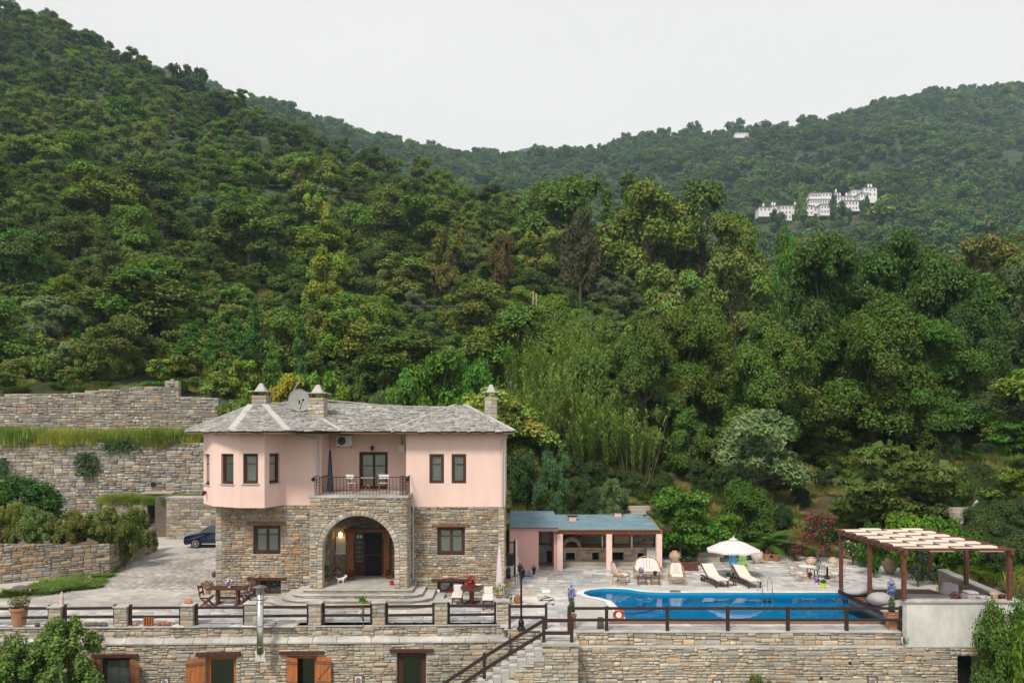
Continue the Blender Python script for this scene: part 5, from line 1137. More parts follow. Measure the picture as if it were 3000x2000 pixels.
BIG = [('giant', 2700, 655, 440, 67, 'tallest dark green tree of the big clump at the right, above the pergola', 0, (0.53, 0.68, 0.72)), ('giant', 2420, 705, 400, 66, 'large leafy tree forming the left shoulder of the big dark clump', 1, (0.63, 0.72, 0.68)), ('giant', 2860, 800, 260, 64, 'dark tree at the right flank of the big clump', 2, (0.53, 0.72, 0.68)),
 ('giant', 2250, 905, 330, 59, 'shaded tree in front of the big clump, above the silvery olive', 0, (0.79, 0.91, 0.85)), ('giant', 2560, 850, 420, 59, 'broad tree with yellowish tips low in the big clump', 2, (0.73, 0.80, 0.59)), ('giant', 2010, 850, 300, 66, 'leafy tree with pale tips left of the big clump', 0, (0.86, 0.87, 0.77)), ('giant', 1880, 890, 260, 62, 'dark rounded tree right of the tall reeds', 2, (0.59, 0.72, 0.72)), ('giant', 2750, 940, 330, 57, 'dark tree at the foot of the big clump beside the grey shrubs', 1, (0.46, 0.72, 0.64)),
 ('pale', 2150, 705, 260, 88, 'pale green shrubby tree on the crest left of the big clump', 0, (1, 1, 1)), ('pale', 1970, 745, 260, 84, 'pale bushy tree on the slope below the round oaks', 1, (1, 1, 1)), ('bright', 2300, 665, 110, 92, 'small round glossy green tree on the right crest below the village', 0, (.6, .8, .7)), ('pale', 2370, 655, 130, 98, 'brownish tree on the right crest below the village', 0, (.95, .68, .8)),
 ('oak', 1900, 540, 300, 118, 'big rounded oak on the crest in the middle of the view', 0, (1.3, 1.35, 1)), ('oak', 2060, 525, 260, 120, 'dark rounded oak on the crest right of the middle', 1, (1.2, 1.2, 1)), ('oak', 2150, 620, 200, 112, 'dark oak at the right end of the round oak group', 0, (1.3, 1.3, .9)), ('oak', 1860, 512, 200, 138, 'oak behind the group of rounded oaks on the crest', 1, (1.3, 1.2, .9)), ('broad', 1650, 503, 280, 136, 'wide domed tree on the skyline of the near ridge', 0, (.95, 1, .9)),
 ('cypress', 1775, 545, 60, 126, 'pale yellow green poplar between domed tree and rounded oaks', 0, (2.6, 2.4, 1.2)), ('oak', 1700, 600, 130, 118, 'dark purplish brown tree below the domed tree', 0, (.95, .62, 1.4)), ('pale', 1320, 640, 140, 112, 'brown round tree in the middle of the slope', 0, (.72, .58, .7)), ('oak', 1470, 680, 90, 114, 'dull reddish tree right of the brown round tree', 0, (1.3, .62, .9)),
 ('yellow', 925, 552, 90, 150, 'yellow green tree with bright tips above the house', 0, (.9, 1, .8)), ('pale', 920, 447, 190, 170, 'tall pale green willowy tree above the house', 1, (1.05, 1, 1)), ('cone', 648, 395, 100, 185, 'yellowish pointed tree in the middle of the left hill', 0, (1.5, 1.5, .8)), ('bright', 385, 292, 160, 215, 'bright green rounded tree high on the left hill', 0, (.8, .9, .8)), ('bright', 210, 330, 120, 210, 'mid green tree left of the bright rounded one on the left hill', 1, (.6, .7, .7)),
 ('pale', 960, 700, 170, 96, 'yellowish feathery tree above the middle chimney', 0, (.95, 1.0, .6)), ('olive', 530, 440, 140, 160, 'grey green olive like tree on the left hill', 1, (.9, .95, .85)), ('olive', 370, 400, 150, 170, 'silvery tree streak on the left hill below the bright tree', 0, (.95, 1, .9)), ('broad', 480, 740, 260, 88, 'dark spreading tree on the lower left hill', 0, (.8, .9, .8)),
 ('olive', 2215, 1178, 390, 54, 'silvery olive tree on the bank behind the parasol', 0, (.74, .92, .95)), ('cedar', 2640, 1278, 420, 46, 'wide layered cedar on the bank behind the pergola', 0, (.72, .92, .6)), ('maple', 1990, 1385, 270, 44.6, 'bright green tree overhanging the right end of the pavilion roof', 0, (1.35, 1.35, 1)), ('maple', 2090, 1470, 190, 44.9, 'lower bright green tree beside the pavilion, over the planter', 0, (1.0, 1.1, .9)),
 ('laurel', 2185, 1410, 170, 48, 'dark glossy shrub below the silvery olive', 0, (1.1, 1.4, .6)), ('oak', 2020, 1190, 130, 58, 'round dark bush beside white wild flowers left of the olive', 1, (.9, 1.2, .9)), ('olive', 1620, 1295, 120, 50, 'small bluish green tree behind the pavilion roof', 1, (.5, .8, .75)), ('olive', 1795, 1385, 130, 48.6, 'small grey green tree behind the middle of the pavilion', 0, (.65, .8, .7)), ('laurel', 1530, 1330, 110, 52, 'shrub beside the right wall of the house', 1, (1.1, 1.3, .9)),
 ('olive', 2880, 1090, 250, 57, 'grey green bushy tree on the right slope above the cedar', 1, (.7, .72, .6)), ('olive', 2960, 760, 240, 76, 'greyish round tree at the right edge behind the big clump', 0, (.7, .75, .65)), ('pale', 2890, 660, 260, 97, 'olive brown tree at the right edge of the near ridge', 0, (.80, .70, .75)), ('maple', 2985, 1335, 210, 42, 'yellow green leafy tree at the right edge beside garden steps', 0, (1.5, 1.0, .9)), ('maple', 2985, 1200, 190, 52, 'dark green tree at the right edge above the yellow green one', 1, (1.1, 1.2, .8)),
 ('yellow', 475, 1045, 100, 67.5, 'yellow green bush standing on the upper stone wall', 0, (.8, 1, .8)), ('yellow', 30, 1075, 80, 66.5, 'yellow green bush at the left edge above the stone wall', 0, (.55, .8, .8)), ('yellow', 205, 1075, 90, 66.5, 'olive yellow bush above the wall right of the leftmost bush', 0, (.6, .6, .7)), ('yellow', 845, 1075, 120, 64, 'yellow tree right behind the satellite dish', 0, (1.1, .95, .9)), ('yellow', 715, 1040, 110, 66, 'yellow green slender tree behind the left chimney', 0, (.65, .8, .8)), ('yellow', 960, 1065, 150, 62, 'yellow green leafy tree behind the roof ridge', 0, (.45, .75, .7)),
 ('olive', 1105, 1110, 120, 56, 'grey green shrub rising just behind the roof ridge', 1, (.8, .85, .7)), ('broad', 1290, 1010, 230, 62, 'dark leafy tree behind the right wing of the roof', 0, (.9, 1.2, .8)), ('broad', 1190, 1060, 170, 60, 'mid green leafy tree behind the roof centre', 1, (1, 1.3, .8)), ('bright', 1400, 1050, 130, 60, 'green tree behind the right chimney', 0, (.6, .9, .8))]
for key, px, yt, w, d, lab, k, ti in BIG: stand(key, px, yt, w, d, lab, k, None, ti)
FL_ = ['leftmost young fir above the upper wall', 'second young fir from the left, right above the wall', 'third young fir from the left, taller than its neighbours', 'narrow young fir left of the dark spreading tree', 'young fir above the bare pale stub of the wall', 'young fir right of the yellow green wall bush', 'young fir left of the tall paired firs', 'tall young fir above the left chimney', 'tallest young fir of the row, above the satellite dish', 'young fir between left and middle chimneys', 'last young fir at the right of the row behind the ridge', 'small young fir at the end of the upper wall']
# row of young dark firs above the wall
for i, (px, yt, w, d) in enumerate([(60, 985, 70, 72), (150, 990, 80, 71), (225, 965, 80, 71), (310, 985, 70, 71), (385, 955, 90, 73), (560, 930, 90, 74), (620, 940, 80, 72), (690, 905, 110, 74), (745, 880, 100, 78), (800, 960, 90, 70), (880, 930, 90, 72), (520, 1000, 60, 69)]):
    stand('cone', px, yt, w, d, FL_[i], i, None, (.9, 1.15, .9), group='young firs above the upper wall')
# hedge on the raised bed, foreground bushes
for i, (px, yt, w, d, z, key, lab, ti) in enumerate([(20, 1465, 110, 41, 1.4, 'spray', 'yellow green hedge shrub at the left edge above the brown wall', (1.5, 1.4, 1.2)), (110, 1480, 130, 40.5, 1.4, 'spray', 'grey green hedge shrub second from the left edge', (1.2, 1.35, 1.4)), (205, 1490, 130, 41, 1.4, 'spray', 'hedge shrub with orange tinged tips above the brown wall', (1.7, 1.35, 1.1)), (300, 1480, 140, 42, 1.3, 'spray', 'dusty green hedge shrub near the end of the brown wall', (1.25, 1.3, 1.2)), (365, 1482, 120, 42.5, .1, 'spray', 'hedge shrub spilling over the end of the wall to the driveway', (1.2, 1.2, 1.0)),
    (395, 1488, 110, 45.5, .3, 'spray', 'rearmost hedge shrub beside the driveway, right of the others', (1.0, 1.1, .9)), (60, 1398, 230, 47, 1.4, 'laurel', 'dark rounded bush behind the hedge against the tall wall', (.9, 1.4, .6)), (130, 1815, 350, 27.0, -3.2, 'spray', 'tall light green bush growing before the lower wall at the left', (.95, 1.25, 1.05)), (20, 1880, 150, 26.5, -3.2, 'laurel', 'dark shrub in the bottom left corner', (1, 1, 1)), (2940, 1772, 170, 27.5, -3.2, 'laurel', 'dark glossy bush in front of the white wall at the right', (1.7, 1.8, 1.1)), (3010, 1790, 150, 26.5, -3.2, 'citrus', 'lime green bush at the bottom right edge', (.8, .8, 1)), (2230, 1968, 110, 27.8, -3.2, 'spray', 'bushy weed at the foot of the pool wall', (.9, 1, 1)), (262, 1900, 70, 27.6, -3.2, 'rust', 'reddish brown shrub beside the leftmost shutter', (.9, .6, .6))]):
    stand(key, px, yt, w, d, lab, i, z, ti, 'bush', name='bush')
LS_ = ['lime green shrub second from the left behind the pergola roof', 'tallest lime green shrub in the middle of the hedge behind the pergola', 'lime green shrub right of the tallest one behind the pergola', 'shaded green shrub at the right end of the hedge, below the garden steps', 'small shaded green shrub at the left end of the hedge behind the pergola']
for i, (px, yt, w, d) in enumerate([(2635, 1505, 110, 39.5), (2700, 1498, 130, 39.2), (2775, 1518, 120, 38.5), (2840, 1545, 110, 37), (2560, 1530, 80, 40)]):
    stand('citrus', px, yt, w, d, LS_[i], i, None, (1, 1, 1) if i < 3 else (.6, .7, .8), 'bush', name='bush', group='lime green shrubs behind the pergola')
# reeds
for i, (px, yt, w, d) in enumerate([(1565, 935, 100, 79), (1640, 915, 100, 80), (1705, 945, 90, 78), (1540, 1000, 100, 71), (1610, 990, 110, 70), (1685, 1000, 110, 70), (1745, 1020, 80, 70), (1530, 1085, 110, 63), (1610, 1070, 120, 62.5), (1690, 1065, 110, 62.5), (1500, 1165, 90, 60), (1575, 1160, 90, 60), (1735, 1130, 90, 60), (1790, 1195, 120, 57.5), (1865, 1208, 110, 57), (1720, 1200, 90, 58)]):
    lab = ['reed clump highest on the slope, left of three', 'middle clump of the highest reeds', 'right clump of the highest reeds', 'reed clump at the left of the second row', 'second row reed clump left of centre', 'second row reed clump right of centre', 'reed clump at the right end of the second row beside dark trees', 'reed clump close right of the right chimney', 'reed clump in the middle of the reed bed', 'reed clump right of the middle of the reed bed', 'low reed clump beside the roof end of the house', 'low reed clump above the pavilion', 'low reed clump at the right of the bed', 'bright arching reed clump above the pavilion roof', 'bright reed clump leaning over the dry grass', 'short reed clump left of the bright arching one'][i]
    x = X_(px, d); zg = float(TZ(x, d)); Hh = max(2.2, Z_(yt, d)-zg); t = thing('reed_clump', lab, 'reeds', (x, d, zg-.1), i*1.1, 'reeds behind the house'); PLACED.append((x, d, 1.6))
    me = fastmesh('stems', *reed_mesh(60+i, 46, w/2/FOC*d*.8, Hh, (.21, .29, .065)), 'blade'); link('stems', me).parent = t
# scattered trees
n_ = 11500; X, D, U = fanpoints(n_, -800, 3650, 50, 430, VEG_R)
d1 = np.interp(U, TPX, TP['d1']); d0 = np.interp(U, TPX, TP['d0'])
ok = (D < d1*1.04) & (D > d0+1.5) & ~((U > 1480) & (U < 2920) & (D < 60)) & ~((U > 1500) & (U < 1800) & (D < 64)) & ~((U > 700) & (U < 1480) & (D < 56))
pl = np.array(PLACED)
ok &= np.array([np.all((pl[:, 0]-x)**2+(pl[:, 1]-d)**2 > (pl[:, 2]*.62+1.4)**2) for x, d in zip(X, D)])
X, D, U = X[ok], D[ok], U[ok]; rad = 3.0+VEG_R.random(len(X))**2*6.0+np.clip((D-150)/200, 0, 1)*.8; kp = thin(X, D, rad); X, D, U, rad = X[kp], D[kp], U[kp], rad[kp]
Z = TZ(X, D); order = np.argsort(D+1000*((U < 0) | (U > 3000))); X, D, U, Z, rad = X[order], D[order], U[order], Z[order], rad[order]
KEYS = ['broad', 'oak', 'pale', 'olive', 'bright', 'cone', 'rust', 'yellow']; PR = np.array([.37, .28, .12, .10, .09, .036, .002, .002])
def zone(px, d):
    if px < 620: return 'on the lower left hillside above the walls' if d < 105 else 'high on the left hillside'
    if px < 1500: return 'on the slope right behind the house' if d < 95 else 'on the wooded slope above the house'
    if px < 2100: return 'on the middle slope above the reeds' if d < 100 else 'near the crest in the middle'
    return 'in the dark wood at the right' if d < 95 else 'near the right crest below the far hill'
KN = {'broad': 'dense dark green broadleaf tree', 'oak': 'small leaved evergreen oak', 'pale': 'pale yellowish green tree', 'olive': 'grey green olive tree', 'bright': 'fresh green leafy tree', 'cone': 'pointed dark conifer', 'rust': 'brown tinged tree', 'yellow': 'yellow green tree'}
low = (U > 1850) & (U < 2480) & (D > 68) & (D < 108); rad = np.where(low, 3.3, rad); n_ind = max(0, 300-len(PLACED)); KI = VEG_R.choice(len(KEYS), size=len(X), p=PR)
patch = np.sin(X*.045+1)+np.sin(D*.05+X*.02)   # kinds grow in patches
KI = np.where((patch > 1.1) & (VEG_R.random(len(X)) < .6), 2, KI); KI = np.where((patch < -1.1) & (VEG_R.random(len(X)) < .6), 1, KI); KI = np.where((U > 1000) & (U < 1900) & (D < 100) & (VEG_R.random(len(X)) < .3), 3, KI)
KI = np.where(low, np.where(VEG_R.random(len(X)) < .7, 2, 3), KI)
for i in range(min(n_ind, len(X))):
    key = KEYS[KI[i]]; s = rad[i]/5.0*random.uniform(.85, 1.2)*(1.3 if key in ('rust', 'yellow') else 1); z_ = zone(U[i], D[i])
    f = random.uniform(.85, 1.2)
    tree(key, i, (X[i], D[i], Z[i]-.3), s, KN[key]+' '+z_, 'tree', KN[key].replace(' tree', '')+' trees '+z_, (f*random.uniform(.9, 1.1), f, f*random.uniform(.85, 1.15)), sz=random.uniform(.8, 1.12)*(1 if s < 1.15 else .78))
lo = slice(n_ind, None)
allk = []; offs = {}
for k in KEYS: offs[k] = len(allk); allk += [m_[0] for m_ in SPEC[k]]
nX = len(X[lo]); idx = np.array([offs[KEYS[KI[n_ind+i]]]+int(VEG_R.integers(0, len(SPEC[KEYS[KI[n_ind+i]]]))) for i in range(nX)])
_, rt, sc_ = scat_arrays(X[lo], 1, .85, 1.2, VEG_R); sc_ *= (rad[lo]/5.0)[:, None]; sc_[:, 2] *= np.where(rad[lo] > 5.8, .75, .95)
scatter('hillside_wood', 'dense mixed green wood covering the hillside behind the nearer trees', 'wood', np.stack([X[lo], D[lo], Z[lo]-.3], 1), idx, rt, sc_, allk)
# far woods
n_ = 110000; X, D, U = fanpoints(n_, -300, 3500, 230, 985, VEG_R); d1 = np.interp(U, TPX, TP['d1']); dm = np.maximum(520, d1*1.5)
ok = (D > np.maximum(260, d1*1.35)) & ~((U > 2205) & (U < 2590) & (D > 462) & (D < 555)) & ~((U > 2925) & (U < 3050) & (D > 600) & (D < 665)) & ~((U > 2140) & (U < 2205) & (D > 790) & (D < 890))
X, D, U = X[ok], D[ok], U[ok]; rad = 6.2+VEG_R.random(len(X))**1.6*8.5; kp = thin(X, D, rad); X, D, U, rad = X[kp], D[kp], U[kp], rad[kp]; Z = TZ(X, D)
k_ = VEG_R.integers(0, 4, len(X)); _, rt, sc_ = scat_arrays(X, 1, .8, 1.25, VEG_R); sc_ *= (rad/7.2)[:, None]
fm = [m_[0] for m_ in SPEC['farA']+SPEC['farB']]
scatter('far_forest', 'bluish green forest covering the far hills', 'forest', np.stack([X, D, Z-.4], 1), k_, rt, sc_, fm)
print('trees', n_ind, nX, len(X))
# skyline trees that stand out
def far_tree(key, px, yt, w, d, lab, ti=(1, 1, 1), k=0): return stand(key, px, yt, w, d, lab, k, None, ti)
far_tree('farA', 2722, 258, 58, 915, 'round crowned tree standing out on the far right ridge', (1.5, 1.2, .9)); far_tree('farB', 2362, 340, 60, 900, 'bushy dark tree in the notch of the far ridge'); far_tree('farA', 2225, 362, 75, 900, 'broad dark tree beside the white house on the far ridge', (.8, .8, .9)); far_tree('farB', 2155, 357, 60, 915, 'dark tree just behind the white house on the far ridge')
far_tree('cone', 1797, 405, 26, 860, 'left one of two dark spires on the far ridge', (.6, .6, .7)); far_tree('cone', 1860, 398, 30, 860, 'right one of two dark spires on the far ridge', (.6, .6, .7)); far_tree('cypress', 2624, 289, 6, 915, 'thin cypress left of the round crowned ridge tree'); far_tree('cypress', 2487, 333, 8, 915, 'thin cypress on the far ridge above the village')
far_tree('farB', 2032, 362, 45, 905, 'small round tree at the left of the far ridge'); far_tree('farA', 2350, 545, 42, 488, 'tall dark tree left of the tiered village houses'); far_tree('farB', 2440, 572, 24, 488, 'narrow dark tree in the middle of the village', (.6, .8, .8)); far_tree('farB', 2280, 622, 52, 484, 'dark tree in front of the leftmost village houses', (.8, .9, .9)); far_tree('farA', 2590, 572, 95, 470, 'big round tree right below the village'); far_tree('farB', 2535, 585, 36, 485, 'tree under the highest village house', (.6, .8, .8)); far_tree('farB', 2470, 603, 60, 470, 'low tree before the middle of the village')
far_tree('farB', 530, 198, 80, 300, 'dark tree on the skyline of the left hill', (.7, .7, .8)); far_tree('farB', 580, 205, 60, 296, 'small dark tree on the left hill skyline beside a darker one', (.7, .7, .8))
# village
GV = 'white houses of the village on the far hill'
def far_house(px0, px1, y0, y1, d, lab, nw, rows=1, chim=(), wy=.5, roof=1.0, dep=8, grp=GV):
    x0, x1, z1, z0 = X_(px0, d), X_(px1, d), Z_(y0, d), Z_(y1, d)-1.5; t = thing('village_house', lab, 'house', ((x0+x1)/2, d, z0), group=grp); m = MB(); m.box(x0, x1, d, d+dep, z0, z1); m.build('wall', 'far_white', t)
    m = MB(); xm = (x0+x1)/2; q = min(.35*(x1-x0), 3); m.add([(x0-.7, d-.8, z1), (x1+.7, d-.8, z1), (x1+.7, d+dep+.5, z1), (x0-.7, d+dep+.5, z1), (x0+q, d+dep/2, z1+roof), (x1-q, d+dep/2, z1+roof)], [(0, 1, 5, 4), (1, 2, 5), (2, 3, 4, 5), (3, 0, 4), (0, 3, 2, 1)]); rf = m.build('roof', 'far_roof', t)
    for c in chim: m = MB(); xc = X_(c, d); m.box(xc-.45, xc+.45, d+2, d+3, z1, z1+roof+2.0); m.build('chimney', 'far_white', rf)
    hgt = z1-z0-1.5
    for r in range(rows):
        zc = z1-1.9-r*3.1
        for i in range(nw):
            xc = x0+(x1-x0)*(i+.6)/(nw+.2); m = MB(); m.box(xc-.42, xc+.42, d-.06, d+.05, zc-.7, zc+.7); f = m.build('window', 'far_roof', t); m = MB(); m.box(xc-.34, xc+.34, d-.09, d-.04, zc-.62, zc+.62); m.build('pane', 'glass_dark', f)
for a in [(2223, 2260, 606, 628, 512, 'leftmost white village house, low with small windows', 3, 1, (2240,)), (2258, 2292, 603, 618, 516, 'low white house second from the left in the village', 2, 1, (2266, 2273)), (2288, 2320, 601, 640, 510, 'tall white house left of the dark village tree', 3, 3, ()), (2320, 2339, 602, 622, 514, 'narrow white house with a chimney left of the village tree', 2, 1, (2333,)),
          (2360, 2384, 602, 626, 506, 'white house at the foot of the tiered group, left part', 2, 2, ()), (2384, 2404, 606, 620, 512, 'small recessed house at the foot of the tiered group', 2, 1, ()), (2404, 2431, 598, 625, 507, 'white house at the foot of the tiered group, right part', 3, 2, ()), (2372, 2431, 584, 604, 522, 'long white house in the middle tier of the village', 8, 1, ()), (2372, 2408, 565, 584, 534, 'white house with a row of windows in the top tier', 6, 1, ()), (2408, 2455, 564, 580, 538, 'long white house with a dark loggia in the top tier', 5, 1, (2453,)),
          (2452, 2498, 575, 596, 520, 'white house right of the narrow village tree', 5, 1, (2465, 2484)), (2466, 2524, 588, 612, 508, 'wide white house low in the right part of the village', 6, 2, ()), (2496, 2528, 556, 582, 530, 'white house left below the highest one', 3, 2, ()), (2519, 2547, 566, 592, 520, 'white house in front of the highest village house', 3, 1, ()), (2532, 2569, 549, 588, 526, 'highest white village house with two chimneys', 3, 2, (2549, 2557))]:
    far_house(*a)
far_house(2154, 2192, 388, 400, 872, 'lone white house among trees on the far ridge', 4, 1, (), grp=None); far_house(808, 838, 545, 566, 200, 'stone roofed hut half hidden in trees on the left slope', 1, 1, (), dep=5, grp=None)
t = thing('retaining_wall', 'long pale wall on the far hill at the right edge', 'wall', P(2975, 515, 640)); m = MB(); m.hexa([P(2945, 525, 640), P(3080, 512, 650), P(3080, 512, 652), P(2945, 525, 642), P(2945, 516, 640), P(3080, 494, 650), P(3080, 494, 652), P(2945, 516, 642)]); m.build('wall_body', 'far_white', t)
# undergrowth
n_ = 15000; X, D, U = fanpoints(n_, -600, 3500, 34, 170, VEG_R); d0 = np.interp(U, TPX, TP['d0'])
ok = (D > d0+.7) & (VEG_R.random(len(X)) < np.where(D < 75, 1, .7)) & ~((U > 1920) & (U < 2700) & (D < d0+1.2+1.2*np.sin(X*1.3))) ; X, D, U = X[ok], D[ok], U[ok]; Z = TZ(X, D)
k_ = VEG_R.integers(0, 7, len(X)); k_ = np.where((k_ > 3) & (D < 58), VEG_R.integers(7, 9, len(X)), k_); k_ = np.where((D < 56) & (U > 1950) & (U < 2400), np.where(VEG_R.random(len(X)) < .55, VEG_R.integers(2, 4, len(X)), k_), k_); _, rt, sc_ = scat_arrays(X, 1, .6, 1.25, VEG_R, .15); sc_[k_ > 6] *= .42
scatter('undergrowth', 'ferns, brambles and dry grass covering the slope between the trees', 'undergrowth', np.stack([X, D, Z-.05], 1), k_, rt, sc_, FERN+DRY+[m_[0] for m_ in SPEC['bush']]+[m_[0] for m_ in SPEC['laurel']])
# sparse dry tufts on the bare bank
n_ = 700; X, D, U = fanpoints(n_, 1480, 3050, 34, 52, VEG_R); d0 = np.interp(U, TPX, TP['d0']); ok = (D > d0+.3) & (D < d0+6); X, D = X[ok], D[ok]; _, rt, sc_ = scat_arrays(X, 1, .25, .7, VEG_R, .15)
scatter('dry_grass', 'sparse dry grass and weeds on the brown bank', 'grass', np.stack([X, D, TZ(X, D)-.03], 1), VEG_R.integers(0, 4, len(X)), rt, sc_, FERN+DRY)
# grass strip between the walls
n_ = 620; X = VEG_R.random(n_)*(X_(600, 61)-X_(-200, 61))+X_(-200, 61); D = 58.5+VEG_R.random(n_)**1.5*5.2; _, rt, sc_ = scat_arrays(X, 1, .5, 1.5, VEG_R, .2)
GR = [fastmesh('grass', *blades(70+k, 460, .8, .75, .035, c, droop=.4, dry=.15), 'leaf') for k, c in enumerate([(.13, .22, .035), (.26, .28, .06), (.08, .15, .03)])]
scatter('grass_strip', 'tall yellow green grass growing between the two stone walls', 'grass', np.stack([X, D, np.full(n_, 6.78)], 1), np.where(np.sin(X*.5) > .2, 1, VEG_R.integers(0, 3, n_)), rt, sc_, GR)
n_ = 160; X = X_(330, 57)+VEG_R.random(n_)*(X_(600, 57)-X_(330, 57)); D = 55.6+VEG_R.random(n_)*2.2; _, rt, sc_ = scat_arrays(X, 1, .5, .9, VEG_R, .1)
scatter('grass_patch', 'green grass on the ledge behind the low wall and car', 'grass', np.stack([X, D, np.full(n_, Z_(1474, 56))], 1), VEG_R.integers(0, 3, n_), rt, sc_, GR)
q = []; 
for px, py in ((120, 1722), (150, 1716), (180, 1726), (95, 1730), (210, 1705), (250, 1712), (275, 1705), (300, 1690), (60, 1740), (135, 1735), (270, 1720), (230, 1724), (20, 1745), (320, 1675)): p = G(px, py); q.append(p)
q = np.array(q); _, rt, sc_ = scat_arrays(q[:, 0], 1, .3, .5, VEG_R); scatter('weeds', 'green weeds at the foot of the brown wall beside the driveway', 'weeds', q, np.zeros(len(q), int), rt, sc_*np.array([1.6, 1.6, .7]), FERN+[SPEC['bush'][0][0]])
# creepers on the wall
def ivy(px, y0, y1, w, d, n, lab, z=None):
    r = np.random.default_rng(int(px)); c = np.stack([X_(px, d)+r.normal(size=n)*w/FOC*d*.35, d-.08-r.random(n)*.25, Z_(y0+(y1-y0)*r.random(n)**.8, d)], 1)
    V, C = leafquads(c, np.array([0, -1, .3])+r.normal(size=(n, 3))*.5, .24, .7, r, np.array([(.035, .075, .02)])*(.7+.6*r.random((n, 1)))); o = link('creeper', fastmesh('creeper', V, np.arange(len(V)).reshape(-1, 4), C, 'leaf_plain')); tag(o, lab, 'creeper')
ivy(258, 1325, 1392, 40, 57.85, 500, 'dark creeper patch hanging on the middle of the tall wall'); ivy(350, 1288, 1318, 70, 57.85, 400, 'creeper spilling over the top edge of the tall wall'); ivy(12, 1340, 1400, 20, 57.85, 250, 'brownish creeper at the left end of the tall wall')
# ================================================================== furniture and small things
def cushion(mb, x0, x1, y0, y1, z0, z1): mb.box(x0, x1, y0, y1, z0, z1)
def leaves_of(name, parent, c, R, n, size, col, seed=1, asp=.5, sc=(1, 1, 1), mat='leaf_plain', up=.3, shell=.5):
    r = np.random.default_rng(seed); d = unit(r.normal(size=(n, 3))); p = np.array(c)+d*R*(shell+(1-shell)*r.random((n, 1)))*np.array(sc)
    V, C = leafquads(p, d+r.normal(size=(n, 3))*.5+np.array([0, 0, up]), size, asp, r, np.array(col)*(.7+.6*r.random((n, 1))))
    return link(name, fastmesh(name, V, np.arange(len(V)).reshape(-1, 4), C, mat), parent)
def pot(parent, c, r, h, mat='terracotta', name='pot', prof=None):
    m = MB(); m.lathe(prof or [(r*.68, 0), (r*.95, h*.85), (r*1.06, h*.86), (r*1.06, h), (r*.88, h), (r*.86, h*.9), (.001, h*.9)], 16, c); return m.build(name, mat, parent, smooth=False)
def potted(px, py, r, h, ph, lab, col=(.05, .10, .02), flower=None, mat='terracotta', n=260, leaf=.07, z=0.0, sc=(1, 1, 1), seed=None, fl=90, R=None, cat='plant', name='potted_plant', d=None, group=None):
    p = P(px, py, d) if d else G(px, py, z); seed = seed or int(px); t = thing(name, lab, cat, p, group=group); pot(t, p, r, h, mat); R = R or ph*.5; c = p+Vector((0, 0, h+ph*.5))
    s_ = (sc[0], sc[1], ph*.5/R*sc[2]); leaves_of('foliage', t, c, R, n, leaf, col, seed, sc=s_)
    if flower: leaves_of('flowers', t, c+Vector((0, -.02, R*.1)), R*1.05, fl, leaf*.9, flower, seed+1, asp=.9, sc=s_, mat='petal', shell=.85)
    return t
def pithos(px, py, r, h, lab, mat='clay', z=0.0, d=None, tilt=None):
    p = P(px, py, d) if d else G(px, py, z); t = thing('clay_jar', lab, 'jar', p); m = MB(); m.lathe([(r*.35, 0), (r*.7, h*.2), (r, h*.5), (r*.92, h*.72), (r*.5, h*.9), (r*.42, h*.93), (r*.52, h), (r*.4, h), (r*.34, h*.9), (.001, h*.85)], 22, p); m.build('body', mat, t, smooth=True)
    m = MB(); 
    for s in (-1, 1): m.tube([p+Vector((s*r*.9, 0, h*.72)), p+Vector((s*r*.86, 0, h*.86)), p+Vector((s*r*.5, 0, h*.88))], r*.07, 5)
    m.build('handle', mat, t); return t
# --- lamp post
p = G(1527, 1843); t = thing('street_lamp', 'black cast iron lamp post with several lanterns beside the stair landing', 'street lamp', p); hh = 2.52
m = MB(); m.lathe([(.17, 0), (.17, .06), (.11, .12), (.12, .3), (.06, .42), (.055, .5), (.04, .6), (.037, hh-.35), (.055, hh-.33), (.04, hh-.28), (.035, hh-.1), (.06, hh-.06), (.02, hh+.02), (.001, hh+.1)], 12, p); m.build('post', 'black_iron', t)
for k in range(4):
    a = k*math.pi/2+.12; d = Vector((math.cos(a), math.sin(a), 0)); m = MB(); q = p+d*.50+Vector((0, 0, hh-.38)); m.tube([p+Vector((0, 0, hh-.30)), p+d*.2+Vector((0, 0, hh-.44)), p+d*.42+Vector((0, 0, hh-.46)), q], .02, 6); m.tube([p+d*.1+Vector((0, 0, hh-.5)), p+d*.22+Vector((0, 0, hh-.34)), p+d*.3+Vector((0, 0, hh-.42))], .013, 5); ar = m.build('arm', 'black_iron', t)
    m = MB(); m.lathe([(.03, 0), (.05, .02), (.085, .22), (.1, .23), (.1, .245), (.04, .31), (.015, .34), (.02, .37), (.001, .40)], 8, q); m.build('lantern', 'black_iron', ar); m = MB(); m.lathe([(.05, .03), (.088, .21)], 8, q+Vector((0, 0, .002)), 1.02, 1.02); m.build('glass', 'glass', ar)
# --- steel flue
x, y = X_(762, 29.0), 29.0; t = thing('chimney_pipe', 'steel flue pipe with a rain cap rising in front of the left terrace', 'flue pipe', (x, y, -.9)); zt_ = Z_(1738, 29.0)
m = MB(); m.tube([(x, y+.05, Z_(1912, 29)), (x, y, Z_(1895, 29)), (x, y, zt_)], .125, 20); m.build('pipe', 'steel', t, smooth=True)
for z in (Z_(1832, 29), Z_(1765, 29), Z_(1755, 29), Z_(1893, 29)): m = MB(); m.lathe([(.125, -.02), (.14, -.012), (.14, .012), (.125, .02)], 20, (x, y, z)); m.build('collar', 'steel', t)
m = MB(); m.lathe([(.10, 0), (.10, .22)], 16, (x, y, zt_)); m.build('inner_pipe', 'dark', t)
for i in range(4): m = MB(); m.lathe([(.15, .0), (.17, .02), (.15, .035)], 20, (x, y, zt_+.03+i*.055)); m.build('ring', 'steel', t)
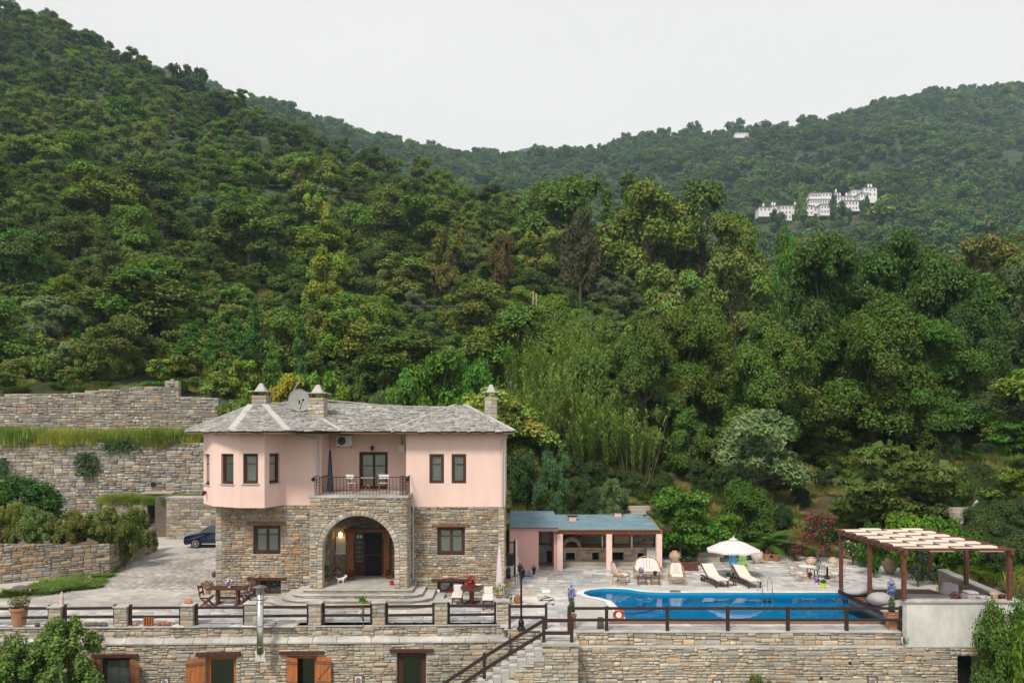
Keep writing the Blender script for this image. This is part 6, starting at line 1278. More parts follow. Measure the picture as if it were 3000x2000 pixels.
m = MB(); m.lathe([(.14, .24), (.25, .25), (.25, .265), (.06, .33), (.001, .34)], 20, (x, y, zt_)); m.build('rain_cap', 'steel', t)
m = MB(); pg = [(-.28, -.22), (-.2, -.16), (-.1, -.2), (.14, -.18), (.26, -.24), (.33, -.22), (.24, .04), (.29, .3), (.2, .52), (.17, .2), (.02, .0), (-.16, .18), (-.2, .46), (-.28, .3), (-.22, .1)]; u = fU(frF, 762, .17); zc = fZ(frF, u, 1922); m.fprism(frF, [(u+a*.75, zc+b*.75) for a, b in pg], .13, .19); m.build('plaster_patch', 'white_plaster', t)
# --- timber furniture of the left table
def plank_chair():
    t = thing('timber_chair', 'x', 'chair'); m = MB(); m.box(-.24, .24, -.22, .22, .40, .44); m.build('seat', 'dark_wood', t); m = MB(); m.box(-.22, .22, -.2, .21, .44, .50); m.build('cushion', 'grey_fabric', t, bevel=.02)
    for s in (-1, 1):
        for a, b in (((s*.2, -.24, 0), (s*.2, .18, .42)), ((s*.2, .24, 0), (s*.2, -.18, .42))): m = MB(); m.bar(a, b, .05, .07); m.build('leg', 'red_wood', t)
        m = MB(); m.bar((s*.2, .2, .38), (s*.2, .32, 1.0), .05, .05); m.build('upright', 'red_wood', t)
    for z in (.62, .86): m = MB(); m.bar((-.22, .235+(z-.4)*.17, z), (.22, .235+(z-.4)*.17, z), .03, .11); m.build('back_slat', 'red_wood', t)
    return t
c0 = plank_chair(); base = G(668, 1770); GC = 'chairs around the left timber table'
for i, (px, py, rz, lab) in enumerate([(606, 1776, R_(90), 'timber chair at the left end of the dark table, cushion facing right'), (722, 1768, R_(-95), 'timber chair at the right end of the dark table'), (738, 1748, R_(-120), 'timber chair behind the right end of the dark table near the basement window'), (652, 1738, R_(8), 'timber chair with pale cushion behind the dark table')]):
    (move if i == 0 else dup)(c0, G(px, py), rz, lab); 
t = thing('timber_table', 'heavy dark timber trestle table with flowers left of the porch steps', 'table', base); x, y = base.x, base.y
for k in range(4): m = MB(); m.box(x-.85, x+.85, y-.38+k*.19, y-.38+k*.19+.18, .72, .78); m.build('plank', 'dark_wood', t)
for s in (-.45, .45): m = MB(); m.bar((x+s, y, 0), (x+s, y, .72), .10, .30, up=(0, 1, 0)); m.box(x+s-.06, x+s+.06, y-.34, y+.34, 0, .08); m.build('leg', 'red_wood', t)
m = MB(); m.bar((x-.45, y, .30), (x+.45, y, .30), .06, .12); m.build('stretcher', 'red_wood', t)
def bouquet(c, lab, cols, R=.18, potm='white', ph=.14, pr=.08, n=60, leaf=.07, name='flower_pot'):
    t = thing(name, lab, 'flowers', c); pot(t, c, pr, ph, potm); cc = Vector(c)+Vector((0, 0, ph+R*.6)); leaves_of('foliage', t, cc, R*.9, 120, leaf, (.035, .06, .02), int(abs(c[0]*100))+3)
    for i, col in enumerate(cols): leaves_of('flowers', t, cc+Vector((0, -.02, .03)), R, n, leaf, col, i+7+int(abs(c[0]*10)), asp=.9, mat='petal', shell=.85)
    return t
bouquet(Vector((x+.1, y-.1, .78)), 'white and pink flowers in a small pot on the left timber table', [(.6, .5, .52), (.65, .65, .6), (.3, .1, .5)])
potted(638, 1722, .16, .5, .35, 'dark red flowers in a pale pot behind the left timber table', (.04, .05, .02), (.22, .012, .02), 'white_clay', R=.26, leaf=.09); potted(610, 1748, .14, .35, .4, 'silvery and red leafed plant left of the timber table', (.22, .26, .18), (.3, .03, .03), 'terracotta', R=.24)
# --- right table and benches
p = G(1382, 1768); t = thing('pedestal_table', 'dark eight sided pedestal table with red flowers right of the steps', 'table', p); m = MB(); m.prism([(p.x+(.52*math.cos(a)), p.y+.85*math.sin(a)) for a in [math.pi/8+k*math.pi/4 for k in range(8)]], .72, .77); m.build('tabletop', 'dark_wood', t)
m = MB(); m.lathe([(.16, 0), (.12, .1), (.10, .4), (.15, .66), (.2, .72)], 10, p); m.build('pedestal', 'red_wood', t)
for k in range(4): a = k*math.pi/2+.6; m = MB(); m.bar(p+Vector((0, 0, .1)), p+Vector((.42*math.cos(a), .42*math.sin(a), .04)), .07, .08); m.build('foot', 'dark_wood', t)
bouquet(p+Vector((-.05, -.2, .77)), 'bright red flowers in a red pot on the eight sided table', [(.36, .01, .012), (.42, .03, .03)], .24, 'red', .18, .12, 55, .08)
t = thing('plate', 'small white plate on the eight sided table', 'plate', p+Vector((.28, .4, .77))); m = MB(); m.lathe([(.07, 0), (.15, .02), (.14, .025), (.001, .015)], 16, p+Vector((.28, .4, .77))); m.build('dish', 'white', t)
def bench(px, py, lab, L_=1.15):
    p = G(px, py); t = thing('cushioned_bench', lab, 'bench', p, group='benches at the eight sided table'); m = MB(); m.box(p.x-.22, p.x+.22, p.y, p.y+L_, .38, .43); m.build('seat', 'dark_wood', t); m = MB(); m.box(p.x-.23, p.x+.23, p.y+.0, p.y+L_, .43, .50); m.build('cushion', 'cushion', t, bevel=.025)
    m = MB(); m.box(p.x-.2, p.x+.2, p.y+L_-.05, p.y+L_+.02, .5, .8); m.build('bolster', 'cushion', t, bevel=.03)
    for sx_ in (-.18, .18):
        for yy in (.05, L_-.05): m = MB(); m.box(p.x+sx_-.03, p.x+sx_+.03, p.y+yy-.03, p.y+yy+.03, 0, .38); m.build('leg', 'red_wood', t)
bench(1337, 1780, 'cushioned bench left of the eight sided table'); bench(1428, 1788, 'cushioned bench right of the eight sided table, with flowers beside it')
potted(1442, 1722, .24, .55, .42, 'large dark red flower plant in a grey white urn at the house corner', (.04, .05, .02), (.26, .012, .02), 'white_clay', R=.30, leaf=.10); potted(1462, 1762, .14, .3, .6, 'low plant with yellow white blossoms beside the right bench', (.10, .15, .04), (.62, .6, .3), R=.34, leaf=.06)
x, y = X_(1463, 34.6), 34.6; t = thing('closed_parasol', 'closed pale parasol leaning at the right corner of the house', 'parasol', (x, y, 0)); m = MB(); m.tube([(x, y, 0), (x, y, 2.45)], .025, 6); m.build('pole', 'white', t); m = MB(); m.lathe([(.15, .5), (.17, .6), (.13, 1.4), (.07, 2.2), (.02, 2.4)], 9, (x, y, 0), 1, .8); m.build('canopy', 'lilac', t)
for px, py, zz, lab, mt, hs, rr in ((1298, 1737, 0, 'small white figurine at the right basement window', 'white', .35, .07), (1285, 1742, 0, 'pale blue bottle at the right basement window', 'far_white', .28, .08), (1322, 1738, 0, 'red flat bowl on the ground before the right basement window', 'red', .12, .22)):
    p = G(px, py); t = thing('ornament', lab, 'ornament', p); m = MB(); m.lathe([(rr, 0), (rr*1.1, hs*.3), (rr*.7, hs*.6), (rr*.9, hs*.75), (rr*.3, hs*.95), (.001, hs)] if hs > .2 else [(rr*.8, 0), (rr, hs), (rr*.9, hs), (.001, hs*.6)], 12, p); m.build('body', mt, t, smooth=True)
# --- porch: dog, plants, basket
def white_dog(p, rz, s, lab):
    t = thing('dog', lab, 'dog', p, rz); me = bpy.data.meshes.new('body'); vs = [(0, 0, .26), (.17, 0, .28), (.30, 0, .29), (.40, 0, .38), (.46, 0, .45), (.56, 0, .43), (-.02, 0, .27), (-.12, 0, .36), (-.16, 0, .46)]; ed = [(0, 1), (1, 2), (2, 3), (3, 4), (4, 5), (0, 6), (6, 7), (7, 8)]; rr = [.085, .085, .09, .065, .075, .035, .07, .02, .012]
    for bx, sg, hind in ((0, -1, 1), (0, 1, 1), (.28, -1, 0), (.28, 1, 0)):
        k = len(vs); root = 0 if hind else 2; 
        pts = [(bx+(.03 if hind else 0), sg*.06, .18), (bx+(-.05 if hind else .01), sg*.06, .10), (bx+(-.03 if hind else 0), sg*.06, .015), (bx+.03, sg*.06, .012)]; vs += pts; rr += [.045, .026, .022, .022]; ed += [(root, k), (k, k+1), (k+1, k+2), (k+2, k+3)]
    k = len(vs); vs += [(.43, -.04, .53), (.43, .04, .53)]; rr += [.018, .018]; ed += [(4, k), (4, k+1)]
    me.from_pydata([Vector(v)*s for v in vs], ed, []); me.materials.append(MAT['white']); o = bpy.data.objects.new('body', me); COL.objects.link(o); o.parent = t; sk = o.modifiers.new('skin', 'SKIN'); sv = me.skin_vertices[0].data
    for i, r in enumerate(rr): sv[i].radius = (r*s, r*s)
    sv[0].use_root = True; sb = o.modifiers.new('smooth', 'SUBSURF'); sb.levels = 1; sb.render_levels = 2
white_dog(G(1004, 1708, .63)+Vector((-.2, 0, 0)), .15, .75, 'small white dog standing on the porch floor left of the door')
potted(953, 1716, .12, .22, .85, 'tall yucca like plant in a terracotta pot at the left porch pier', (.06, .10, .03), None, z=.63, R=.2, leaf=.16, n=140); potted(1147, 1713, .10, .18, .55, 'small rose plant in a red pot at the right porch pier', (.04, .08, .02), (.35, .02, .03), 'red', z=.63, R=.13, n=110, fl=20); potted(1027, 1699, .17, .2, .3, 'dark red planted basket beside the left door post', (.05, .04, .02), (.20, .03, .02), 'red_wood', z=.63, R=.2, n=120)
potted(1138, 1694, .14, .18, .28, 'dark leafy pot beside the right door post', (.05, .05, .02), None, 'red_wood', z=.63, R=.16, n=100)
# vine sprig on the railing
t = thing('sapling', 'thin leafy green sapling growing in front of the terrace railing', 'plant', G(1063, 1832)); p = frF.pt(fU(frF, 1063, .1), .1, -.05); m = MB(); m.tube([p, p+Vector((.03, 0, .5)), p+Vector((-.02, 0, 1.1))], [.02, .015, .006], 5); m.build('stem', 'bark', t)
leaves_of('foliage', t, p+Vector((0, 0, 1.12)), .26, 170, .1, (.10, .20, .02), 5, sc=(.9, .6, .9), shell=.1); leaves_of('foliage', t, p+Vector((0, 0, .55)), .12, 90, .08, (.05, .10, .02), 6, sc=(.8, .6, 3.6), shell=.1)
# --- things on the parapet
p = frF.pt(fU(frF, 40), -.35, 0); t = thing('flower_pot', 'big terracotta pot with yellow brown plants at the left end of the terrace', 'flower pot', p); pot(t, p, .33, .72); leaves_of('foliage', t, p+Vector((0, 0, .95)), .38, 420, .10, (.16, .15, .05), 3, sc=(1.2, 1, .7))
p = frF.pt(fU(frF, 168), -.3, piers[0][2]); t = thing('shell_ornament', 'tall pale cone shell standing on the first pier', 'ornament', p); m = MB(); m.lathe([(.07, 0), (.085, .12), (.07, .35), (.03, .5), (.001, .54)], 10, p); m.build('shell', 'white_clay', t)
p = frF.pt(fU(frF, 545), -.25, piers[2][2]); t = thing('shell_ornament', 'orange brown shell lying on the third pier', 'ornament', p); m = MB(); m.ball(p+Vector((0, 0, .06)), .17, 12, 6, (1, .8, .85)); m.build('shell', 'terracotta', t)
for px0, px1, n, lab, mt in ((243, 307, 7, 'dark rough stones laid on the parapet between the first two piers', 'mortar_dark'), (385, 400, 1, 'reddish flat stone on the parapet right of the bare pier', 'terracotta'), (455, 496, 3, 'pieces of driftwood on the parapet left of the orange shell pier', 'post_wood'), (98, 110, 1, 'reddish stone on the parapet left of the first pier', 'red_wood')):
    t = thing('stone_ornaments' if n > 3 else 'stone_ornament', lab, 'ornament', frF.pt(fU(frF, px0), -.1, 0))
    for i in range(n): px = px0+(px1-px0)*(i+.5)/n; m = MB(); m.ball(frF.pt(fU(frF, px), -.12, .07+.03*random.random()), .10+.03*random.random(), 7, 4, (1, .8, .8)); m.build('piece', mt, t)
t = thing('wooden_crate', 'small slatted wooden crate on the parapet under the railing', 'crate', frF.pt(fU(frF, 430), -.1, 0)); u = fU(frF, 430)
for k in range(4): m = MB(); m.fbox(frF, u-.16+k*.1, u-.12+k*.1, -.2, -.05, 0, .34); m.build('slat', 'orange_wood', t)
m = MB(); m.fbox(frF, u-.17, u+.19, -.16, -.12, .12, .16); m.fbox(frF, u-.17, u+.19, -.16, -.12, .26, .30); m.build('crossbar', 'post_wood', t)
p = frF.pt(fU(frF, 300, .17), .15, fZ(frF, fU(frF, 300), 1891)); t = thing('stone_figure', 'small clay pot with a dark plant on the wall ledge above the leftmost window', 'ornament', p); m = MB(); m.lathe([(.16, 0), (.18, .15), (.14, .22), (.12, .2)], 9, p, 1, .7); m.build('pot', 'white_clay', t); leaves_of('foliage', t, p+Vector((-.04, 0, .3)), .1, 60, .06, (.03, .04, .02), 4)
# --- corner between house and pavilion
p = G(1496, 1706); t = thing('stove_cabinet', 'pale cabinet with a dark glass front beside the right wall of the house', 'cabinet', p); m = MB(); m.box(p.x-.35, p.x+.15, p.y, p.y+.4, .0, .85); m.build('body', 'cream', t, bevel=.02); m = MB(); m.box(p.x-.26, p.x-.0, p.y-.02, p.y+.0, .2, .75); m.build('front', 'tv', t)
m = MB(); m.hexa([p+Vector(v) for v in ((-.34, 0, .86), (.12, 0, .86), (.12, .3, .86), (-.34, .3, .86), (-.28, .1, 1.4), (.2, .1, 1.4), (.2, .32, 1.4), (-.28, .32, 1.4))]); tag(m.build('barbecue_cover', 'pot_black'), 'black covered box on top of the pale cabinet', 'cover')
p = G(1488, 1716); t = thing('wicker_basket', 'round straw basket on the ground beside the pale cabinet', 'basket', p); m = MB(); m.lathe([(.2, 0), (.24, .3), (.22, .3), (.18, .05), (.001, .05)], 16, p); m.build('basket', 'clay', t)
p = G(1513, 1714); t = thing('white_post', 'thin white post in front of the pavilion end wall', 'post', p); m = MB(); m.tube([p, p+Vector((0, 0, 2.3))], .04, 8); m.tube([p+Vector((.1, .1, 0)), p+Vector((.1, .1, 1.4))], .02, 6); m.build('post', 'white', t)
t = thing('iron_gate', 'black iron gate between the house and the pink pavilion', 'gate', P(1495, 1660, 40)); 
for k in range(7): m = MB(); x = X_(1483, 40)+k*.075; m.box(x, x+.02, 40, 40.02, .6, 1.85); m.build('bar', 'black_iron', t)
m = MB(); m.box(X_(1482, 40), X_(1508, 40), 39.98, 40.04, 1.8, 1.86); m.box(X_(1482, 40), X_(1508, 40), 39.98, 40.04, 1.2, 1.24); m.box(X_(1482, 40), X_(1508, 40), 39.98, 40.04, .6, .65); m.box(X_(1505, 40), X_(1510, 40), 39.96, 40.06, 0, 1.95); m.build('frame', 'black_iron', t)
p = G(1517, 1766); t = thing('wooden_barrel', 'small brown wooden cask lying near the lamp post', 'barrel', p); m = MB(); m.tube([p+Vector((0, -.18, .19)), p+Vector((0, -.1, .19)), p+Vector((0, .1, .19)), p+Vector((0, .25, .19))], [.15, .18, .18, .14], 14); m.build('staves', 'post_wood', t); m = MB(); m.tube([p+Vector((0, -.11, .19)), p+Vector((0, -.08, .19))], .188, 14); m.build('hoop', 'mortar_dark', t)
potted(1492, 1770, .10, .16, .35, 'small spiky plant beside the corner pier', (.10, .14, .05), None, 'clay', R=.2, n=80, leaf=.12)
p = G(1600, 1737); t = thing('white_box', 'low white box standing on the terrace right of the lamp post', 'box', p); m = MB(); m.box(p.x-.2, p.x+.2, p.y-.05, p.y+.25, .016, .14); m.build('body', 'white', t, bevel=.01)
t = thing('garden_hose', 'dark green hose lying in zigzags on the paving', 'hose', G(1600, 1758)); m = MB(); m.tube([G(a, b, .03) for a, b in ((1595, 1745), (1612, 1749), (1590, 1753), (1578, 1759), (1600, 1757), (1622, 1755), (1604, 1763), (1596, 1769), (1625, 1767), (1618, 1772))], .022, 5); m.build('tube', 'laurelgreen' if 'laurelgreen' in MAT else 'soil', t)
def slab_on(px0, px1, py0, py1, lab, mt, name, h=.02, cat='mat'):
    a, b, c, d = G(px0, py1, .016), G(px1, py1, .016), G(px1, py0, .016), G(px0, py0, .016); m = MB(); m.hexa([a, b, c, d]+[q+Vector((0, 0, h)) for q in (a, b, c, d)]); tag(m.build(name, mt), lab, cat)
slab_on(1530, 1568, 1729, 1741, 'flat brown mat on the paving left of the low white box', 'clay', 'doormat'); slab_on(1962, 1994, 1729, 1735, 'grey metal drain grate on the paving near the pool edge', 'mortar_dark', 'drain_grate', cat='drain grate')
# --- delphinium planters on the deck
def delph(p, lab, h, pm, square):
    t = thing('planter', lab, 'planter', p); m = MB()
    if square: m.hexa([p+Vector(v) for v in ((-.13, -.13, 0), (.13, -.13, 0), (.13, .13, 0), (-.13, .13, 0), (-.24, -.2, .62), (.24, -.2, .62), (.24, .2, .62), (-.24, .2, .62))]); m.box(p.x-.22, p.x+.22, p.y-.22, p.y+.22, p.z+.60, p.z+.66)
    else: m.lathe([(.14, 0), (.18, .5), (.2, .5), (.2, .56), (.16, .56)], 14, p)
    m.build('pot', 'terracotta', t); leaves_of('foliage', t, p+Vector((0, 0, .9)), .17, 150, .13, (.07, .14, .03), 8, sc=(.8, .8, 2.0)); leaves_of('flowers', t, p+Vector((0, 0, h)), .2, 330, .07, (.24, .28, .62), 9, asp=.9, sc=(.85, .85, 2.1), mat='petal', shell=.3); leaves_of('pale_flowers', t, p+Vector((0, 0, h+.1)), .2, 120, .06, (.50, .50, .68), 19, asp=.9, sc=(.8, .8, 2.2), mat='petal', shell=.3)
delph(Vector((X_(1675, 29.4), 29.4, .016)), 'tall blue flowers in a terracotta pot at the top of the stair landing', 1.35, 'terracotta', False); delph(Vector((X_(2612, 29.35), 29.35, .016)), 'tall blue flowers in a square terracotta planter at the pergola corner', 1.6, 'terracotta', True)
p = Vector((X_(1759, 29.45), 29.45, .016)); t = thing('log_stool', 'short weathered log stump behind the pool railing', 'stump', p); m = MB(); m.lathe([(.14, 0), (.13, .3), (.12, .42), (.001, .42)], 9, p, 1.0, .9); m.build('log', 'mortar_dark', t)
p = Vector((X_(1813, 29.3), 29.3, .46)); t = thing('life_ring', 'orange life ring hanging behind the pool railing', 'life ring', p); m = MB(); n_ = 24; rr = .17
vs = [p+Vector(((rr+.06*math.cos(b))*math.cos(a), .06*math.sin(b), (rr+.06*math.cos(b))*math.sin(a)+.12)) for a in np.linspace(0, 2*math.pi, n_+1)[:-1] for b in np.linspace(0, 2*math.pi, 11)[:-1]]; m.add(vs, [(i*10+j, i*10+(j+1) % 10, ((i+1) % n_)*10+(j+1) % 10, ((i+1) % n_)*10+j) for i in range(n_) for j in range(10)]); m.build('ring', 'orange_plastic', t, smooth=True)
for a in (.5, 2.3, 3.9, 5.6): m = MB(); c = p+Vector((rr*math.cos(a), 0, rr*math.sin(a)+.12)); m.tube([c-Vector((-math.sin(a), 0, math.cos(a)))*.02, c+Vector((-math.sin(a), 0, math.cos(a)))*.02], .066, 12); m.build('band', 'terracotta', t)
# --- rattan set
def rattan_arm(W=.72, name='rattan_armchair', cat='armchair', cush='cushion'):
    t = thing(name, 'x', cat); h = W/2; m = MB(); m.box(-h+.08, h-.08, -.32, .26, .36, .40); m.build('seat_frame', 'rattan', t); m = MB(); m.box(-h+.09, h-.09, -.32, .22, .40, .50); m.build('seat_cushion', cush, t, bevel=.03)
    m = MB(); n = 14; 
    g_ = [[Vector((x*(1-.15*s), .24+.18*s+.06*(1-(x/h)**2), .48+(.52*s)*(1 if abs(x) < h*.5 else (1-.5*((abs(x)/h-.5)/.5)**2)))) for x in np.linspace(-h+.08, h-.08, n)] for s in np.linspace(0, 1, 5)]; m.cloth(g_); q = [[v+Vector((0, .05, 0)) for v in r] for r in g_]; m.cloth(q); bc = m.build('back_cushion', cush, t)
    arc = [Vector((h*math.cos(a), .30+.20*math.sin(a)*1.0, .52+.58*math.sin(a))) for a in np.linspace(0, math.pi, 15)]; m = MB(); m.tube([Vector((h, -.32, .50))]+arc+[Vector((-h, -.32, .50))], .026, 7); m.build('back_rim', 'rattan', t)
    m = MB()
    for a in np.linspace(.15, math.pi-.15, 13): p0 = Vector((h*math.cos(a), .32+.2*math.sin(a), .52+.58*math.sin(a))); m.tube([p0, Vector((p0.x*.9, .26, .40))], .01, 4)
    m.build('back_spindles', 'rattan', t)
    for s in (-1, 1):
        m = MB(); m.tube([(s*h, -.32, .50), (s*h*.98, -.3, 0)], .024, 6); m.build('leg', 'rattan', t); m = MB(); m.tube([(s*h, .28, .52), (s*h*.95, .34, 0)], .024, 6); m.build('leg', 'rattan', t)
        m = MB(); m.tube([(s*h, -.32, .5), (s*h*1.08, -.05, .62), (s*h, .28, .54)], .024, 6)
        for yy in np.linspace(-.25, .22, 6): m.tube([(s*h, yy, .38), (s*h*1.04, yy, .58)], .009, 4)
        m.tube([(s*h, -.3, .14), (s*h*.97, .32, .14)], .015, 5); m.build('armrest', 'rattan', t)
    m = MB(); m.tube([(-h, -.3, .16), (0, -.31, .22), (h, -.3, .16)], .015, 5); m.build('stretcher', 'rattan', t)
    return t
r0 = rattan_arm(.78); dup(r0, G(1983, 1710), R_(-6), 'rattan armchair with grey cushions near the timber planter'); move(r0, G(1820, 1709), R_(62), 'rattan armchair facing right, left of the rattan sofa')
s0 = rattan_arm(1.42, 'rattan_sofa', 'sofa'); move(s0, G(1898, 1694), 0, 'rattan two seat sofa with pale cushions in front of the pavilion')
def side_tab(p, lab, top, s=.5):
    t = thing('rattan_side_table', lab, 'side table', p, group='small dark side tables before the rattan sofa'); m = MB(); m.cbox(p+Vector((0, 0, .44)), (s, .42, .04)); m.build('tabletop', 'dark_rattan', t)
    for a in (-1, 1):
        for b in (-1, 1): m = MB(); m.tube([p+Vector((a*s*.42, b*.17, 0)), p+Vector((a*s*.42, b*.17, .42))], .022, 6); m.build('leg', 'dark_rattan', t)
    m = MB(); m.cbox(p+Vector((0, -.17, .16)), (s*.84, .03, .03)); m.cbox(p+Vector((0, -.17, .30)), (s*.84, .03, .03)); m.cbox(p+Vector((0, .17, .16)), (s*.84, .03, .03)); m.build('crossbar', 'dark_rattan', t)
pa, pb = G(1881, 1712), G(1919, 1712); side_tab(pa, 'dark side table with purple flowers before the rattan sofa', 0); side_tab(pb, 'dark side table with a small dark plant before the rattan sofa', 0)
bouquet(pa+Vector((-.05, 0, .46)), 'purple flowering plant on the left rattan side table', [(.32, .22, .48)], .16, 'lilac'); bouquet(pb+Vector((0, 0, .46)), 'tiny dark cactus like plant on the right rattan side table', [(.03, .04, .03)], .09, 'pot_black', .08, .05)
# --- planter box, jars, parasol, children's chairs
p = G(2013, 1671); t = thing('planter_box', 'reddish slatted timber planter box beside the rattan armchair', 'planter', p, R_(-8)); f_ = Fr((p.x-.6, p.y), (p.x+.6, p.y-.12)); m = MB(); m.fbox(f_, .02, 1.18, -.42, -.03, .04, .40); m.build('box', 'soil', t); m = MB(); m.fbox(f_, -.03, 1.23, -.47, .04, .42, .47); m.fbox(f_, -.01, 1.21, -.01, .015, .0, .06); m.build('rim', 'red_wood', t)
for k in range(17): m = MB(); m.fbox(f_, k*.07+.005, k*.07+.06, -.02, .02, .03, .42); m.build('slat', 'red_wood', t)
leaves_of('plants', t, Vector((p.x, p.y+.2, .62)), .4, 300, .10, (.05, .09, .02), 4, sc=(1.3, .5, .5))
pithos(1977, 1652, .34, .78, 'round clay jar in the shade right of the pavilion', z=0, d=None); pithos(2218, 1650, .35, .80, 'mottled white clay jar under the palm', 'white_clay'); pithos(2377, 1663, .32, .62, 'clay jar half hidden behind the garden table'); pithos(2607, 1680, .42, .98, 'tall pale clay jar behind the pergola posts', 'clay'); pithos(2440, 1660, .3, .55, 'pale jar in front of the red flowering shrub', 'clay')
for px, py, r, h in ((2247, 1642, .22, .42), (2274, 1642, .25, .38)): potted(px, py, r, h, .25, 'terracotta pot left of its twin at the foot of the palm' if px < 2260 else 'wide terracotta pot right of the palm trunk', (.06, .09, .02), None, n=80, leaf=.1)
p = G(2148, 1692); t = thing('parasol', 'open pale lilac parasol behind the two sun loungers', 'parasol', p); zt_ = Z_(1577, p.y); zr_ = Z_(1610, p.y); R0 = 79/FOC*p.y; m = MB(); m.tube([p, p+Vector((0, 0, zt_+.12))], .025, 8); m.build('pole', 'white', t)
m = MB(); m.lathe([(.25, 0), (.25, .06), (.06, .1), (.04, .3)], 14, p); m.build('base', 'pot_black', t); n_ = 8; m = MB(); vs = []; ks = []
for k in range(n_*2):
    a = (k+.5)*math.pi/n_; rr = R0*(1 if k % 2 == 0 else .94); ks.append((a, rr, 0 if k % 2 == 0 else .0))
top = p+Vector((0, 0, zt_-.03)); rim = [p+Vector((rr*math.cos(a), rr*math.sin(a), zr_+(.03 if k % 2 else 0))) for k, (a, rr, _) in enumerate(ks)]; mid = [top.lerp(q, .5)+Vector((0, 0, .07 if k % 2 == 0 else .03)) for k, q in enumerate(rim)]
for k in range(n_*2): q = (k+1) % (n_*2); m.add([top, mid[k], mid[q]], [(0, 1, 2)]); m.add([mid[k], rim[k], rim[q], mid[q]], [(0, 1, 2, 3)]); m.add([rim[k], rim[q], rim[q]-Vector((0, 0, .08)), rim[k]-Vector((0, 0, .08))], [(0, 1, 2, 3)])
m.build('canopy', 'lilac', t); m = MB(); m.lathe([(.24, -.09), (.05, .02), (.001, .03)], 10, top+Vector((0, 0, .06))); m.build('vent', 'lilac', t); m = MB(); m.tube([top, top+Vector((.06, 0, .2)), top+Vector((.1, 0, .32))], .012, 4); m.build('finial', 'zinc', t)
for k in range(0, n_*2, 2): m = MB(); m.bar(p+Vector((0, 0, zt_-.12)), rim[k]+Vector((0, 0, -.01)), .015, .02); m.build('rib', 'white', t)
def kid_chair(px, py, mat, lab, rz):
    p = G(px, py); t = thing('childrens_chair', lab, 'chair', p, rz); t.matrix_basis = Matrix.Translation(p); 
    def B(n, *b): m = MB(); [m.box(*[q+(p.x if i < 2 else p.y if i < 4 else 0) for i, q in enumerate(bb)]) for bb in b]; return m.build(n, mat, t, bevel=.012)
    B('seat', (-.19, .19, -.18, .18, .30, .35)); [B('leg', (a-.03, a+.03, b-.03, b+.03, 0, .3)) for a in (-.16, .16) for b in (-.15, .15)]
    B('back_post', (-.19, -.13, .14, .19, .35, .66)); B('back_post', (.13, .19, .14, .19, .35, .66)); B('top_rail', (-.21, .21, .14, .20, .64, .82)); [B('back_slat', (a-.02, a+.02, .15, .18, .35, .66)) for a in (-.06, .05)]
kid_chair(2149, 1663, 'blue_plastic', 'bright blue plastic child chair under the parasol', 0); kid_chair(2178, 1666, 'green_plastic', 'bright green plastic child chair under the parasol', 0)
p = G(2152, 1671); t = thing('childrens_stool', 'small yellow and orange plastic stool before the child chairs', 'stool', p); m = MB(); m.box(p.x-.18, p.x+.18, p.y-.14, p.y+.14, .22, .27); m.build('seat', 'orange_plastic', t, bevel=.01)
for a in (-.14, -.02, .12): m = MB(); m.box(p.x+a-.03, p.x+a+.04, p.y-.13, p.y+.12, 0, .22); m.build('leg', 'yellow_plastic', t)
# --- sun loungers
def lounger():
    t = thing('sun_lounger', 'x', 'sun lounger'); 
    for s in (-1, 1): m = MB(); m.bar((s*.31, -.95, .30), (s*.31, .95, .30), .05, .07); m.build('side_rail', 'dark_wood', t)
    for s in (-1, 1):
        for yy in (-.88, .55): m = MB(); m.box(s*.31-.03, s*.31+.03, yy-.03, yy+.03, 0, .28); m.build('leg', 'dark_wood', t)
    m = MB(); m.cloth([[Vector((x, y, z)) for x in (-.30, -.1, .1, .30)] for y, z in ((-.98, .34), (-.9, .36), (-.2, .36), (.1, .37), (.45, .55), (.85, .82), (.92, .84))]); o = m.build('mattress', 'cream', t); sd = o.modifiers.new('thick', 'SOLIDIFY'); sd.thickness = .06; sd.offset = 1
    m = MB(); m.bar((-.3, .90, .82), (.3, .90, .82), .05, .05); [m.bar((s*.31, .1, .33), (s*.31, .92, .82), .045, .05) for s in (-1, 1)]; m.build('backrest_frame', 'dark_wood', t)
    m = MB(); m.tube([(-.36, .75, .12), (.36, .75, .12)], .03, 6); m.tube([(-.38, .75, .12), (-.34, .75, .12)], .12, 14); m.tube([(.34, .75, .12), (.38, .75, .12)], .12, 14); m.build('wheel', 'pot_black', t)
    return t
l0 = lounger(); dup(l0, G(2186, 1712), R_(9), 'right hand white sun lounger beside the pool ladder'); move(l0, G(2093, 1710), R_(9), 'white sun lounger left of the dark low table')
p = G(2134, 1715); t = thing('low_table', 'dark low timber table between the two sun loungers', 'table', p); m = MB(); m.cbox(p+Vector((0, 0, .31)), (.72, .45, .04)); m.build('tabletop', 'dark_wood', t)
for a in (-.32, .32):
    for b in (-.18, .18): m = MB(); m.cbox(p+Vector((a, b, .145)), (.05, .05, .29)); m.build('leg', 'red_wood', t)
bouquet(p+Vector((0, 0, .33)), 'dark green plant in a white pot between the sun loungers', [(.04, .09, .03)], .14, 'white', .13, .09)
t = thing('pool_ladder', 'steel pool ladder with two curved handrails at the far pool edge', 'ladder', G(2245, 1732)); 
for px in (2221, 2250):
    x = X_(px+4, 36); m = MB(); m.tube([(x, 36.25, 0), (x, 36.25, .55), (x+.02, 36.1, .72), (x+.04, 35.85, .66), (x+.06, 35.78, .3), (x+.06, 35.78, -.9)], .02, 7); m.build('handrail', 'steel', t)
